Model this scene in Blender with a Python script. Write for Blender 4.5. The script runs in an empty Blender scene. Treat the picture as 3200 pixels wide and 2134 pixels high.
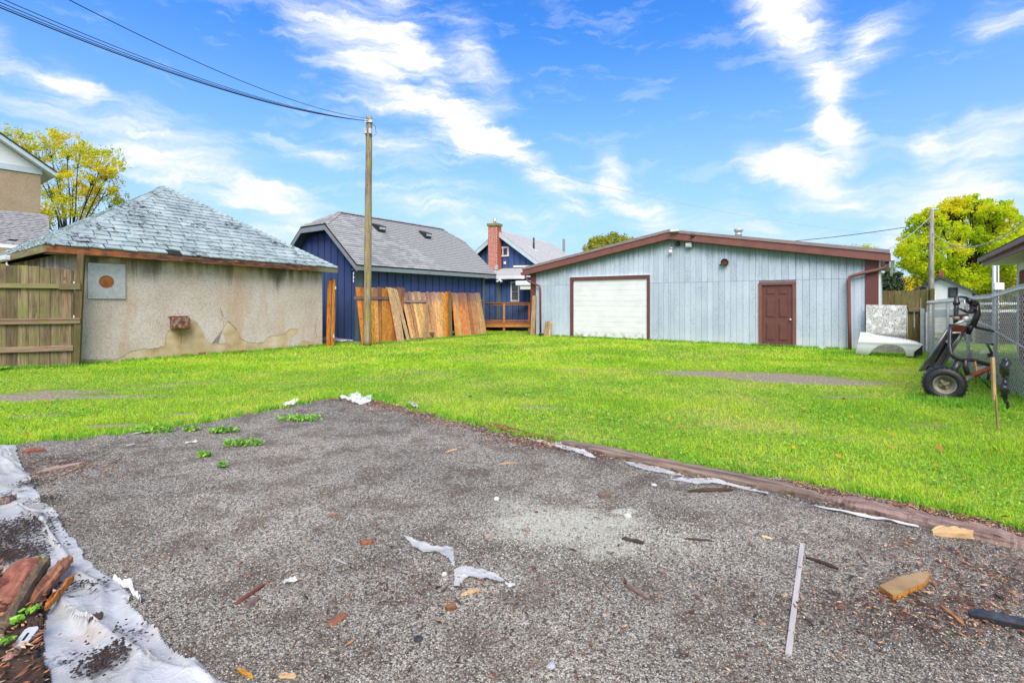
import bpy, math, random
import numpy as np
from mathutils import Vector, Matrix, noise as mnoise
R = math.radians
random.seed(7); np.random.seed(7)
C = bpy.context.scene.collection
SC = bpy.context.scene
F = 1600.0; HY = 945.0; CAMH = 1.5
# ------------------------------------------------------------------ camera
cam = bpy.data.cameras.new('camera'); camo = bpy.data.objects.new('camera', cam); C.objects.link(camo)
camo.location = (0, 0, CAMH); camo.rotation_euler = (R(90), 0, 0)
cam.lens = 18.0; cam.sensor_width = 36.0; cam.shift_y = -0.0381; cam.clip_end = 3000; cam.clip_start = 0.05
SC.camera = camo
SC.view_settings.view_transform = 'Standard'; SC.view_settings.look = 'None'
SC.view_settings.exposure = EXPOSURE = 0.85; SC.view_settings.gamma = 1
# ------------------------------------------------------------------ node helper
class NT:
    def __init__(s, tree): s.t = tree; s.n = tree.nodes; s.l = tree.links
    def new(s, typ, **kw):
        n = s.n.new(typ)
        for k, v in kw.items(): setattr(n, k, v)
        return n
    def lk(s, a, b): s.l.new(a, b)
    def put(s, sock, v):
        if hasattr(v, 'is_output') or isinstance(v, bpy.types.NodeSocket): s.l.new(v, sock)
        else: sock.default_value = v
    def math(s, op, a, b=0.0, c=None, clamp=False):
        n = s.new('ShaderNodeMath', operation=op); n.use_clamp = clamp
        s.put(n.inputs[0], a); s.put(n.inputs[1], b)
        if c is not None: s.put(n.inputs[2], c)
        return n.outputs[0]
    def mix(s, f, a, b, blend='MIX'):
        n = s.new('ShaderNodeMix', data_type='RGBA', blend_type=blend)
        s.put(n.inputs[0], f)
        for i, v in ((6, a), (7, b)):
            s.put(n.inputs[i], v if not isinstance(v, tuple) or len(v) == 4 else (*v, 1))
        return n.outputs[2]
    def noise(s, vec, scale, detail=4, rough=.55, dist=0, stretch=None):
        if stretch:
            m = s.new('ShaderNodeMapping'); s.lk(vec, m.inputs[0]); m.inputs[3].default_value = stretch; vec = m.outputs[0]
        n = s.new('ShaderNodeTexNoise'); s.lk(vec, n.inputs['Vector'])
        n.inputs['Scale'].default_value = scale; n.inputs['Detail'].default_value = detail
        n.inputs['Roughness'].default_value = rough; n.inputs['Distortion'].default_value = dist
        return n.outputs[0]
    def ramp(s, f, stops, interp='LINEAR'):
        n = s.new('ShaderNodeValToRGB'); s.lk(f, n.inputs[0]); cr = n.color_ramp; cr.interpolation = interp
        while len(cr.elements) < len(stops): cr.elements.new(0.5)
        for e, (p, c) in zip(cr.elements, stops):
            e.position = p; e.color = (*c, 1) if isinstance(c, tuple) else (c, c, c, 1)
        return n.outputs[0]
    def step(s, v, a, b, lo=0.0, hi=1.0):
        n = s.new('ShaderNodeMapRange', interpolation_type='SMOOTHSTEP'); s.put(n.inputs[0], v)
        n.inputs[1].default_value = a; n.inputs[2].default_value = b; n.inputs[3].default_value = lo; n.inputs[4].default_value = hi
        return n.outputs[0]
    def blob(s, vec, c, hl, hw, ang, soft=.25):
        m = s.new('ShaderNodeMapping', vector_type='TEXTURE'); s.lk(vec, m.inputs[0])
        m.inputs[1].default_value = (c[0], c[1], 0); m.inputs[2].default_value = (0, 0, ang); m.inputs[3].default_value = (hl, hw, 1)
        ln = s.new('ShaderNodeVectorMath', operation='LENGTH'); s.lk(m.outputs[0], ln.inputs[0])
        return s.step(ln.outputs['Value'], soft, 1.0, 1.0, 0.0)
# ------------------------------------------------------------------ world
SUN_EL, SUN_AZ = R(50), R(176)
w = bpy.data.worlds.new('World'); SC.world = w; w.use_nodes = True
w.node_tree.nodes.clear(); N = NT(w.node_tree)
sky = N.new('ShaderNodeTexSky', sky_type='NISHITA'); sky.sun_disc = False
sky.sun_elevation = SUN_EL; sky.sun_rotation = SUN_AZ; sky.air_density = 1.0; sky.dust_density = 0.3; sky.ozone_density = 2.0
tc = N.new('ShaderNodeTexCoord'); sep = N.new('ShaderNodeSeparateXYZ'); N.lk(tc.outputs['Generated'], sep.inputs[0])
az = N.math('ARCTAN2', sep.outputs[0], sep.outputs[1]); el = N.math('ARCSINE', sep.outputs[2])
cmb = N.new('ShaderNodeCombineXYZ'); N.lk(az, cmb.inputs[0]); N.lk(el, cmb.inputs[1]); AE = cmb.outputs[0]
# warp the cloud coordinates so that streak borders fray
nz = N.new('ShaderNodeTexNoise'); N.lk(tc.outputs['Generated'], nz.inputs['Vector']); nz.inputs['Scale'].default_value = 5; nz.inputs['Detail'].default_value = 6; nz.inputs['Roughness'].default_value = .6
sub = N.new('ShaderNodeVectorMath', operation='SUBTRACT'); N.lk(nz.outputs['Color'], sub.inputs[0]); sub.inputs[1].default_value = (.5, .5, .5)
scl = N.new('ShaderNodeVectorMath', operation='SCALE'); N.lk(sub.outputs[0], scl.inputs[0]); scl.inputs['Scale'].default_value = .11
add = N.new('ShaderNodeVectorMath', operation='ADD'); N.lk(AE, add.inputs[0]); N.lk(scl.outputs[0], add.inputs[1]); AEW = add.outputs[0]
def px_ae(x, y):
    x = x / .7347; y = y / .7347; u = x - 1600
    return math.atan2(u, F), math.atan2(HY - y, math.hypot(F, u))
streaks = [((640,-60),(1010,300),75,1.0),((780,-40),(960,170),85,1.0),((900,170),(1210,400),52,1.0),((1080,330),(1370,470),34,.85),((1040,60),(1165,265),60,.72),((930,110),(1110,250),80,.42),
 ((600,320),(860,390),26,.8),((760,290),(1080,430),60,.62),((820,380),(1260,480),50,.42),((500,430),(800,505),38,.62),((860,470),(1300,540),60,.5),
 ((-80,225),(620,400),80,.6),((120,150),(250,250),40,.5),((-100,60),(60,110),50,.5),((200,330),(560,430),60,.35),
 ((1720,-60),(1890,190),62,.85),((1800,-60),(1900,120),60,.62),((1890,190),(2120,20),62,.72),((1860,120),(1945,370),60,.95),((1900,250),(1960,390),55,.8),((1660,320),(1900,440),45,.9),((1750,350),(1960,480),60,.75),
 ((1390,330),(1420,440),38,.6),((1360,410),(1560,505),36,.62),((2110,310),(2200,370),40,.7),((2080,440),(2360,380),70,.7),((1950,430),(2360,520),85,.62),((2230,290),(2400,380),75,.6),((2230,20),(2420,80),60,.35),
 ((1000,250),(1330,450),30,.9),((860,20),(1040,260),40,.9),((1870,150),(1930,350),34,.9),((1905,140),(2080,40),26,.8),((1400,480),(1900,560),50,.4),((350,470),(760,560),60,.4),((-100,380),(150,520),110,.55)]
mask = None; FIB = {}
for (a, b, wd, inten) in streaks:
    A = px_ae(*a); B = px_ae(*b)
    c = ((A[0]+B[0])/2, (A[1]+B[1])/2); hl = math.dist(A, B)/2*1.3; ang = math.atan2(B[1]-A[1], B[0]-A[0])
    cosf = math.cos(c[0])
    mm = N.new('ShaderNodeMapping', vector_type='TEXTURE'); N.lk(AEW, mm.inputs[0]); mm.inputs[1].default_value = (c[0], c[1], 0); mm.inputs[2].default_value = (0, 0, ang); mm.inputs[3].default_value = (hl, wd/.7347/F*cosf*1.35, 1)
    ln = N.new('ShaderNodeVectorMath', operation='LENGTH'); N.lk(mm.outputs[0], ln.inputs[0])
    key = round(((ang+math.pi/2) % math.pi)/R(36)) % 5
    if key not in FIB:
        m2 = N.new('ShaderNodeMapping'); N.lk(AEW, m2.inputs[0]); m2.inputs[2].default_value = (0, 0, -(key*R(36)-math.pi/2)+.2); m2.inputs[1].default_value = (key*3.1, key*1.7, 0); m2.inputs[3].default_value = (2.2, 15.0, 1)
        ff = N.new('ShaderNodeTexNoise'); ff.noise_dimensions = '2D'; N.lk(m2.outputs[0], ff.inputs['Vector']); ff.inputs['Scale'].default_value = 1.0; ff.inputs['Detail'].default_value = 8; ff.inputs['Roughness'].default_value = .62
        FIB[key] = ff
    ff = FIB[key]
    f1 = N.math('SUBTRACT', ff.outputs[0], .5)
    m = N.math('MULTIPLY', N.step(N.math('ADD', ln.outputs['Value'], N.math('MULTIPLY', f1, 2.0)), .0, 1.0, 1.0, 0.0), N.math('ADD', N.math('MULTIPLY', f1, -1.5), inten*.95))
    m = N.math('MAXIMUM', m, 0.0)
    mask = m if mask is None else N.math('ADD', mask, m)
mask = N.math('MINIMUM', mask, 1.2)
# fine wisps, stretched along the streaks
mp = N.new('ShaderNodeMapping'); N.lk(AEW, mp.inputs[0]); mp.inputs[2].default_value = (0, 0, R(38)); mp.inputs[3].default_value = (1.0, 3.4, 1)
wisp = N.new('ShaderNodeTexNoise'); N.lk(mp.outputs[0], wisp.inputs['Vector']); wisp.inputs['Scale'].default_value = 4.5; wisp.inputs['Detail'].default_value = 11; wisp.inputs['Roughness'].default_value = .62
wf = wisp.outputs[0]
mp2_ = N.new('ShaderNodeMapping'); N.lk(AEW, mp2_.inputs[0]); mp2_.inputs[2].default_value = (0, 0, R(-30)); mp2_.inputs[3].default_value = (1.4, 6.5, 1)
fib = N.new('ShaderNodeTexNoise'); N.lk(mp2_.outputs[0], fib.inputs['Vector']); fib.inputs['Scale'].default_value = 6; fib.inputs['Detail'].default_value = 9; fib.inputs['Roughness'].default_value = .6
wmix = N.math('ADD', N.math('MULTIPLY', N.step(wf, .32, .66), .62), N.math('MULTIPLY', N.step(fib.outputs[0], .34, .66), .5))
dens = N.math('ADD', N.math('MULTIPLY', mask, N.math('ADD', N.math('MULTIPLY', wmix, .55), .62)), N.math('MULTIPLY', N.step(wmix, .6, 1.05), .22))
clouds = N.math('MINIMUM', N.math('POWER', dens, 1.15), 1.0)
# the cloud field goes on outside the framed part: broken cloud all round
nb = N.noise(tc.outputs['Generated'], 2.2, 7, .6, .3)
cosaz = sep.outputs[1]
other = N.math('MULTIPLY', N.step(nb, .38, .62), N.step(cosaz, .55, .15))
clouds = N.math('MAXIMUM', clouds, other)
hz = N.step(el, -.05, .54, 1.0, 0.0)
satn = N.new('ShaderNodeHueSaturation'); N.lk(sky.outputs[0], satn.inputs['Color']); satn.inputs['Saturation'].default_value = 1.22; satn.inputs['Hue'].default_value = .492; satn.inputs['Value'].default_value = 1.0
STR = 0.10
bluecol = N.mix(1.0, satn.outputs[0], (.60, 1.02, 1.62), 'MULTIPLY')
c1 = N.mix(N.math('MULTIPLY', hz, .93), bluecol, (3.0, 4.15, 5.35))
c2 = N.mix(clouds, c1, (5.6, 5.8, 6.0))
bg = N.new('ShaderNodeBackground'); N.lk(c2, bg.inputs[0]); bg.inputs[1].default_value = STR
wo = N.new('ShaderNodeOutputWorld'); N.lk(bg.outputs[0], wo.inputs[0])
# ------------------------------------------------------------------ sun
sd = bpy.data.lights.new('sun', 'SUN'); so = bpy.data.objects.new('sun', sd); C.objects.link(so)
sd.energy = 2.8; sd.angle = R(40); sd.color = (1, .93, .83)
dx, dy, dz = math.sin(SUN_AZ)*math.cos(SUN_EL), math.cos(SUN_AZ)*math.cos(SUN_EL), math.sin(SUN_EL)
so.rotation_euler = Vector((dx, dy, dz)).to_track_quat('Z', 'Y').to_euler()
# ------------------------------------------------------------------ geometry helpers
def G(px, py):
    Y = CAMH*F/(py-HY); return ((px-1600)*Y/F, Y)
def Gd(x, y): return G(x/.7347, y/.7347)
def P(px, py, Y): return ((px-1600)*Y/F, Y, CAMH+(HY-py)*Y/F)
ADIR = np.array((.8055, -.5925)); BDIR = np.array((.5925, .8055)); ROT = math.atan2(-.5925, .8055)
def on_plane(px, py, P0, d):
    """intersection of a pixel's ray with the vertical plane through P0 along d: (distance along d, height)"""
    k = (px-1600)/F; s = (k*P0[1]-P0[0])/(d[0]-k*d[1]); Y = P0[1]+s*d[1]
    return s, CAMH+(HY-py)*Y/F
def off(P0, a, b): return (P0[0]+ADIR[0]*a+BDIR[0]*b, P0[1]+ADIR[1]*a+BDIR[1]*b)
def tag(o, label=None, cat=None, group=None, kind=None):
    if label: o['label'] = label
    if cat: o['category'] = cat
    if group: o['group'] = group
    if kind: o['kind'] = kind
    return o
def thing(name, label, cat, loc=(0,0,0), rz=0, group=None):
    o = bpy.data.objects.new(name, None); C.objects.link(o); o.empty_display_size = .1
    o.location = loc; o.rotation_euler = (0, 0, rz); return tag(o, label, cat, group)
class MB:
    def __init__(s): s.v = []; s.f = []
    def add(s, vs, fs):
        k = len(s.v); s.v += [tuple(map(float, v)) for v in vs]; s.f += [tuple(i+k for i in f) for f in fs]; return s
    def box(s, x0, x1, y0, y1, z0, z1):
        return s.add([(x0,y0,z0),(x1,y0,z0),(x1,y1,z0),(x0,y1,z0),(x0,y0,z1),(x1,y0,z1),(x1,y1,z1),(x0,y1,z1)],
                     [(0,3,2,1),(4,5,6,7),(0,1,5,4),(1,2,6,5),(2,3,7,6),(3,0,4,7)])
    def obox(s, p0, p1, w, t, nrm=(0,-1,0), w1=None):
        p0 = Vector(p0); p1 = Vector(p1); d = (p1-p0).normalized(); n = Vector(nrm); n = (n-d*n.dot(d)).normalized(); sd_ = d.cross(n)
        w1 = w if w1 is None else w1; vs = []
        for p, ww in ((p0, w), (p1, w1)):
            for a, b in ((-1,-1),(1,-1),(1,1),(-1,1)): vs.append(p+sd_*(a*ww/2)+n*(b*t/2))
        return s.add(vs, [(0,3,2,1),(4,5,6,7),(0,1,5,4),(1,2,6,5),(2,3,7,6),(3,0,4,7)])
    def tube(s, pts, r, n=8, cap=True):
        pts = [Vector(p) for p in pts]; rs = r if isinstance(r, (list, tuple)) else [r]*len(pts); k = len(pts); vs = []
        ref = Vector((0,0,1)) if abs((pts[-1]-pts[0]).normalized().z) < .9 else Vector((0,1,0))
        for i, p in enumerate(pts):
            d = (pts[min(i+1,k-1)]-pts[max(i-1,0)]).normalized(); a = d.cross(ref).normalized(); b = d.cross(a)
            for j in range(n):
                t = 2*math.pi*j/n; vs.append(p+a*(math.cos(t)*rs[i])+b*(math.sin(t)*rs[i]))
        fs = [(i*n+j, i*n+(j+1)%n, (i+1)*n+(j+1)%n, (i+1)*n+j) for i in range(k-1) for j in range(n)]
        if cap: fs += [tuple(range(n))[::-1], tuple((k-1)*n+j for j in range(n))]
        return s.add(vs, fs)
    def prism(s, poly, f0, f1):
        """poly: 2-D points; f0, f1 map a 2-D point to the two end faces"""
        n = len(poly); vs = [f0(p) for p in poly]+[f1(p) for p in poly]
        return s.add(vs, [tuple(range(n)), tuple(range(2*n-1, n-1, -1))]+[(i, i+n, (i+1)%n+n, (i+1)%n) for i in range(n)])
    def lathe(s, prof, o, ax, n=24):
        o = Vector(o); ax = Vector(ax).normalized(); ref = Vector((0,0,1)) if abs(ax.z) < .9 else Vector((1,0,0)); a = ax.cross(ref).normalized(); b = ax.cross(a); k = len(prof)
        vs = [o+ax*h+(a*math.cos(2*math.pi*j/n)+b*math.sin(2*math.pi*j/n))*r for (r, h) in prof for j in range(n)]
        return s.add(vs, [(i*n+j, i*n+(j+1)%n, (i+1)*n+(j+1)%n, (i+1)*n+j) for i in range(k-1) for j in range(n)])
    def mesh(s, name, mat=None, smooth=False, bevel=0):
        me = bpy.data.meshes.new(name); me.from_pydata(s.v, [], s.f); me.update()
        if smooth: me.polygons.foreach_set('use_smooth', [True]*len(me.polygons))
        if mat: me.materials.append(mat)
        return me
    def build(s, name, mat=None, parent=None, smooth=False, bevel=0, loc=None):
        o = bpy.data.objects.new(name, s.mesh(name, mat, smooth)); C.objects.link(o)
        if parent: o.parent = parent
        if loc: o.location = loc
        if bevel:
            m = o.modifiers.new('bevel', 'BEVEL'); m.width = bevel; m.segments = 2; m.limit_method = 'ANGLE'
        return o
def npmesh(name, V, Fc, mat, parent=None):
    """fast mesh from arrays; Fc is (n,k)"""
    me = bpy.data.meshes.new(name); V = np.asarray(V, np.float32); Fc = np.asarray(Fc, np.int32); n, k = Fc.shape
    me.vertices.add(len(V)); me.vertices.foreach_set('co', V.ravel()); me.loops.add(n*k); me.loops.foreach_set('vertex_index', Fc.ravel())
    me.polygons.add(n); me.polygons.foreach_set('loop_start', np.arange(0, n*k, k, dtype=np.int32)); me.polygons.foreach_set('loop_total', np.full(n, k, np.int32))
    me.update(calc_edges=True); me.validate(); me.materials.append(mat)
    o = bpy.data.objects.new(name, me); C.objects.link(o)
    if parent: o.parent = parent
    return o
def inpoly(x, y, poly):
    c = np.zeros(x.shape, bool); n = len(poly); j = n-1
    for i in range(n):
        xi, yi = poly[i]; xj, yj = poly[j]
        c ^= ((yi > y) != (yj > y)) & (x < (xj-xi)*(y-yi)/(yj-yi+1e-12)+xi); j = i
    return c
# ------------------------------------------------------------------ materials
def mat_base(name, rough=.8, spec=.3, metal=0):
    m = bpy.data.materials.new(name); m.use_nodes = True; T = NT(m.node_tree); b = m.node_tree.nodes['Principled BSDF']
    b.inputs['Roughness'].default_value = rough; b.inputs['Metallic'].default_value = metal; b.inputs['Specular IOR Level'].default_value = spec
    tc = T.new('ShaderNodeTexCoord'); oi = T.new('ShaderNodeObjectInfo')
    off_ = T.new('ShaderNodeVectorMath', operation='MULTIPLY_ADD'); cm = T.new('ShaderNodeCombineXYZ')
    for i in range(3): T.lk(oi.outputs['Random'], cm.inputs[i])
    T.lk(cm.outputs[0], off_.inputs[0]); off_.inputs[1].default_value = (37, 17, 53); T.lk(tc.outputs['Object'], off_.inputs[2])
    return m, T, b, tc.outputs['Object'], off_.outputs[0], oi.outputs['Random']
def bump(T, b, h, strength=.3, dist=.01):
    n = T.new('ShaderNodeBump'); n.inputs['Strength'].default_value = strength; n.inputs['Distance'].default_value = dist
    T.lk(h, n.inputs['Height']); T.lk(n.outputs[0], b.inputs['Normal'])
def simple(name, c1, c2=None, scale=6, rough=.7, spec=.3, bmp=.15, metal=0, stretch=None, rnd=.12, detail=6, c3=None):
    m, T, b, ob, rv, rn = mat_base(name, rough, spec, metal)
    f = T.noise(rv, scale, detail, .6, 0, stretch)
    c2 = c2 or tuple(x*.75 for x in c1)
    st = [(.32, c2), (.62, c1)] if not c3 else [(.28, c2), (.5, c1), (.72, c3)]
    col = T.ramp(f, st)
    if rnd:
        hs = T.new('ShaderNodeHueSaturation'); T.lk(col, hs.inputs['Color'])
        T.lk(T.step(rn, 0, 1, 1-rnd*1.6, 1+rnd*1.6), hs.inputs['Value']); col = hs.outputs[0]
    T.lk(col, b.inputs['Base Color'])
    if bmp: bump(T, b, T.noise(rv, scale*5, 5, .6, 0, stretch), bmp, .01)
    return m
def wood(name, dark, mid, light, axis=2, rough=.7, knots=True, topdark=None, moss=None, spec=.35, rnd=.2):
    m, T, b, ob, rv, rn = mat_base(name, rough, spec)
    st = [14.0, 14.0, 14.0]; st[axis] = .9
    g = T.noise(rv, 1.6, 8, .62, .7, tuple(st)); col = T.ramp(g, [(.3, dark), (.48, mid), (.7, light)])
    st2 = [50.0, 50.0, 50.0]; st2[axis] = 2.2
    g2 = T.noise(rv, 1.4, 4, .6, .3, tuple(st2)); col = T.mix(T.step(g2, .3, .5, .45, 0.0), col, dark)
    if knots:
        vo = T.new('ShaderNodeTexVoronoi'); mp_ = T.new('ShaderNodeMapping'); T.lk(rv, mp_.inputs[0]); s3 = [7, 7, 7]; s3[axis] = 2.6; mp_.inputs[3].default_value = s3
        T.lk(mp_.outputs[0], vo.inputs['Vector']); vo.inputs['Scale'].default_value = 1; col = T.mix(T.step(vo.outputs['Distance'], .06, .14, .75, 0.0), col, tuple(x*.35 for x in dark))
    big = T.noise(rv, 1.1, 3, .5); col = T.mix(T.step(big, .45, .7, 0.0, .5), col, tuple(x*.55 for x in mid))
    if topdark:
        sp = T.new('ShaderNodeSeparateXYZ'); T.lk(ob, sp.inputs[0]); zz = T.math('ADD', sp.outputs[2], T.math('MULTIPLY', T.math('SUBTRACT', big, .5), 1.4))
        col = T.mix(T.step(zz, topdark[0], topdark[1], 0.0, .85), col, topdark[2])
    if moss: col = T.mix(T.step(T.noise(rv, 2.5, 5, .6), .45, .66, 0.0, .8), col, moss)
    hs = T.new('ShaderNodeHueSaturation'); T.lk(col, hs.inputs['Color']); T.lk(T.step(rn, 0, 1, 1-rnd, 1+rnd), hs.inputs['Value'])
    T.lk(T.step(T.math('FRACT', T.math('MULTIPLY', rn, 7.3)), 0, 1, .485, .515), hs.inputs['Hue'])
    T.lk(hs.outputs[0], b.inputs['Base Color']); bump(T, b, g2, .35, .006)
    return m
M = {}
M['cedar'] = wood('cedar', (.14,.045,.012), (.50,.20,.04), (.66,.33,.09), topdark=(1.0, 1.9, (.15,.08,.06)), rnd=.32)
M['orange'] = wood('orange_cedar', (.17,.06,.008), (.50,.20,.022), (.64,.33,.05))
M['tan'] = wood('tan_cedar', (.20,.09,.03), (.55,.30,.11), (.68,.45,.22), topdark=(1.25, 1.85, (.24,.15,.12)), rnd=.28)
M['tanplank'] = wood('tan_plank', (.15,.08,.035), (.42,.27,.13), (.55,.4,.22), rnd=.3)
M['darkrail'] = wood('dark_rail', (.07,.045,.04), (.17,.115,.1), (.28,.2,.18), axis=1, knots=False)
M['weathered'] = wood('weathered_board', (.05,.033,.02), (.16,.115,.06), (.28,.215,.12), moss=(.15,.145,.04), rnd=.3)
M['weatherrail'] = wood('weathered_rail', (.08,.05,.03), (.22,.15,.09), (.34,.26,.16), axis=0, moss=(.16,.15,.05))
M['mossboard'] = wood('mossy_board', (.045,.03,.012), (.14,.1,.035), (.24,.18,.07), moss=(.1,.1,.025))
M['pole'] = wood('pole_wood', (.1,.055,.03), (.27,.2,.12), (.42,.36,.27), moss=(.28,.25,.03), knots=True, rnd=0)
M['greypole'] = wood('grey_pole_wood', (.12,.10,.07), (.3,.27,.22), (.42,.4,.35), rnd=0)
M['deckwood'] = wood('deck_wood', (.3,.08,.025), (.5,.16,.05), (.6,.23,.08), axis=0, knots=False)
M['brown'] = simple('brown_metal', (.22,.085,.07), (.18,.068,.057), 3, .5, .4, .05, rnd=.03)
M['brown2'] = simple('dark_brown_metal', (.155,.056,.048), (.125,.045,.04), 3, .5, .4, .05, rnd=.0)
M['flash'] = simple('roof_flashing', (.30,.24,.235), (.2,.155,.15), 3, .45, .5, .05, stretch=(1,8,8), rnd=0)
M['white'] = simple('white_paint', (.78,.79,.78), (.68,.69,.68), 2, .5, .4, .05, rnd=.04)
M['whitemetal'] = simple('white_metal', (.70,.72,.72), (.6,.62,.62), 3, .4, .5, .05, rnd=.03)
M['galv'] = simple('galvanised', (.55,.57,.58), (.42,.44,.45), 8, .45, .5, .05, metal=.35, rnd=.05)
M['dark'] = simple('dark_metal', (.03,.03,.032), (.012,.012,.013), 9, .35, .5, .1, rnd=.1)
M['black'] = simple('black_paint', (.035,.035,.038), (.015,.015,.016), 12, .3, .5, .1, c3=(.09,.085,.08), rnd=.1) or simple('black_paint', (.018,.018,.02), (.008,.008,.009), 12, .3, .5, .1, rnd=.1)
M['glass'] = simple('window_glass', (.07,.085,.09), (.03,.035,.04), 1.5, .08, .8, 0, rnd=.2)
M['void'] = simple('dark_inside', (.012,.012,.014), (.006,.006,.007), 3, .9, .1, 0)
M['blue'] = simple('blue_siding', (.062,.098,.235), (.050,.080,.20), 2.5, .62, .25, .08, rnd=.05)
M['blue2'] = simple('house_blue_siding', (.063,.115,.26), (.05,.095,.22), 2.5, .62, .25, .08, rnd=.05)
M['batten'] = simple('batten_blue', (.035,.055,.15), (.028,.045,.12), 2.5, .62, .25, .08, rnd=.05)  # darker than the siding: the battens' shadow lines are put into this colour
M['trim'] = simple('grey_green_trim', (.12,.165,.17), (.095,.135,.14), 4, .6, .3, .05, rnd=.02)
M['greyfascia'] = simple('grey_fascia', (.24,.28,.30), (.2,.235,.25), 3, .5, .35, .05, rnd=.02)
M['paleblue'] = simple('pale_fascia', (.5,.58,.63), (.42,.5,.55), 3, .5, .35, .05, rnd=.02)
M['soffit'] = simple('soffit', (.12,.14,.14), (.09,.1,.1), 3, .7, .2, .05)
M['concrete'] = simple('concrete', (.34,.33,.3), (.2,.19,.17), 9, .85, .2, .3)
M['render'] = None
M['shinglegrey'] = simple('grey_shingle', (.335,.33,.33), (.265,.262,.265), 9, .9, .15, .2, rnd=.1)
M['shinglefar'] = simple('far_shingle', (.37,.36,.355), (.28,.27,.27), 7, .9, .15, .5, rnd=.2)
M['asphaltfelt'] = simple('roof_felt', (.035,.036,.038), (.018,.018,.019), 6, .95, .1, .3)
M['rust'] = simple('rusty_iron', (.22,.075,.035), (.08,.03,.02), 14, .75, .3, .3, c3=(.35,.36,.34))
M['rustbrown'] = simple('rust_brown', (.2,.06,.025), (.09,.03,.015), 14, .8, .25, .3)
M['steelsheet'] = simple('wet_steel_sheet', (.17,.175,.185), (.10,.085,.08), 5, .3, .6, .1, metal=.3, c3=(.27,.26,.26))
M['rubber'] = simple('tyre_rubber', (.022,.022,.024), (.012,.012,.013), 14, .5, .45, .2, rnd=0)
M['rim'] = simple('wheel_rim', (.30,.28,.22), (.15,.13,.09), 12, .45, .4, .1)
M['hub'] = simple('wheel_hub', (.33,.29,.15), (.17,.14,.07), 16, .6, .3, .1)
M['wire'] = simple('cable_black', (.03,.032,.035), (.02,.02,.02), 3, .5, .3, 0, rnd=0)
M['wirelight'] = simple('cable_pale', (.4,.42,.42), (.3,.3,.3), 3, .5, .3, 0, rnd=0)
M['mesh'] = simple('zinc_wire', (.72,.75,.76), (.5,.53,.54), 20, .4, .6, 0, metal=.2, rnd=0)
M['redbrick'] = simple('red_brick', (.42,.10,.05), (.28,.06,.03), 9, .85, .2, .3, rnd=.15, c3=(.42,.16,.1))
M['mortar'] = simple('mortar', (.68,.62,.56), (.5,.45,.4), 12, .9, .2, .3)
M['stoneedge'] = simple('wood_pale', (.5,.34,.17), (.33,.2,.09), 6, .7, .3, .2, rnd=.2)
M['rotten'] = wood('rotten_wood', (.07,.04,.028), (.23,.15,.12), (.40,.30,.25), axis=0, knots=False, rough=.75, rnd=.25)
M['rottenred'] = wood('rotten_red_wood', (.08,.028,.016), (.27,.10,.05), (.44,.2,.11), axis=0, knots=False, rough=.7, rnd=.25)
M['chipdark'] = simple('dark_chip', (.05,.03,.022), (.02,.013,.01), 15, .7, .3, .2, rnd=.4)
M['bark'] = simple('bark', (.09,.07,.05), (.045,.035,.025), 12, .9, .1, .4, stretch=(3,3,.6))
M['tyvek'] = simple('plastic_scrap', (.78,.78,.76), (.58,.58,.57), 8, .35, .5, .15)
def see_through(mt, k):
    t = NT(mt.node_tree); o_ = mt.node_tree.nodes['Material Output']; b_ = mt.node_tree.nodes['Principled BSDF']; tr = t.new('ShaderNodeBsdfTransparent'); mx = t.new('ShaderNodeMixShader'); mx.inputs[0].default_value = k
    t.lk(b_.outputs[0], mx.inputs[1]); t.lk(tr.outputs[0], mx.inputs[2]); t.lk(mx.outputs[0], o_.inputs[0])
see_through(M['tyvek'], .34)
M['greyslat'] = simple('grey_slat', (.44,.40,.37), (.33,.29,.27), 3, .45, .4, .1, stretch=(1,9,9))
M['stakes'] = M['stoneedge']
M['bag'] = simple('black_plastic', (.012,.012,.014), (.006,.006,.007), 20, .2, .7, .25)
M['fenderwhite'] = simple('white_car_paint', (.72,.74,.76), (.62,.64,.66), 2, .35, .5, .03, rnd=0)
M['brickred2'] = simple('bungalow_brick', (.38,.11,.06), (.28,.08,.05), 9, .85, .2, .3)
M['brickdark'] = simple('dark_brick', (.12,.085,.075), (.06,.045,.04), 9, .85, .2, .3)
M['soil'] = simple('dark_mulch', (.055,.035,.024), (.022,.015,.011), 18, .9, .2, .5)
M['hatch'] = simple('orange_rust_inside', (.42,.16,.05), (.2,.07,.03), 5, .8, .2, .2)
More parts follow.
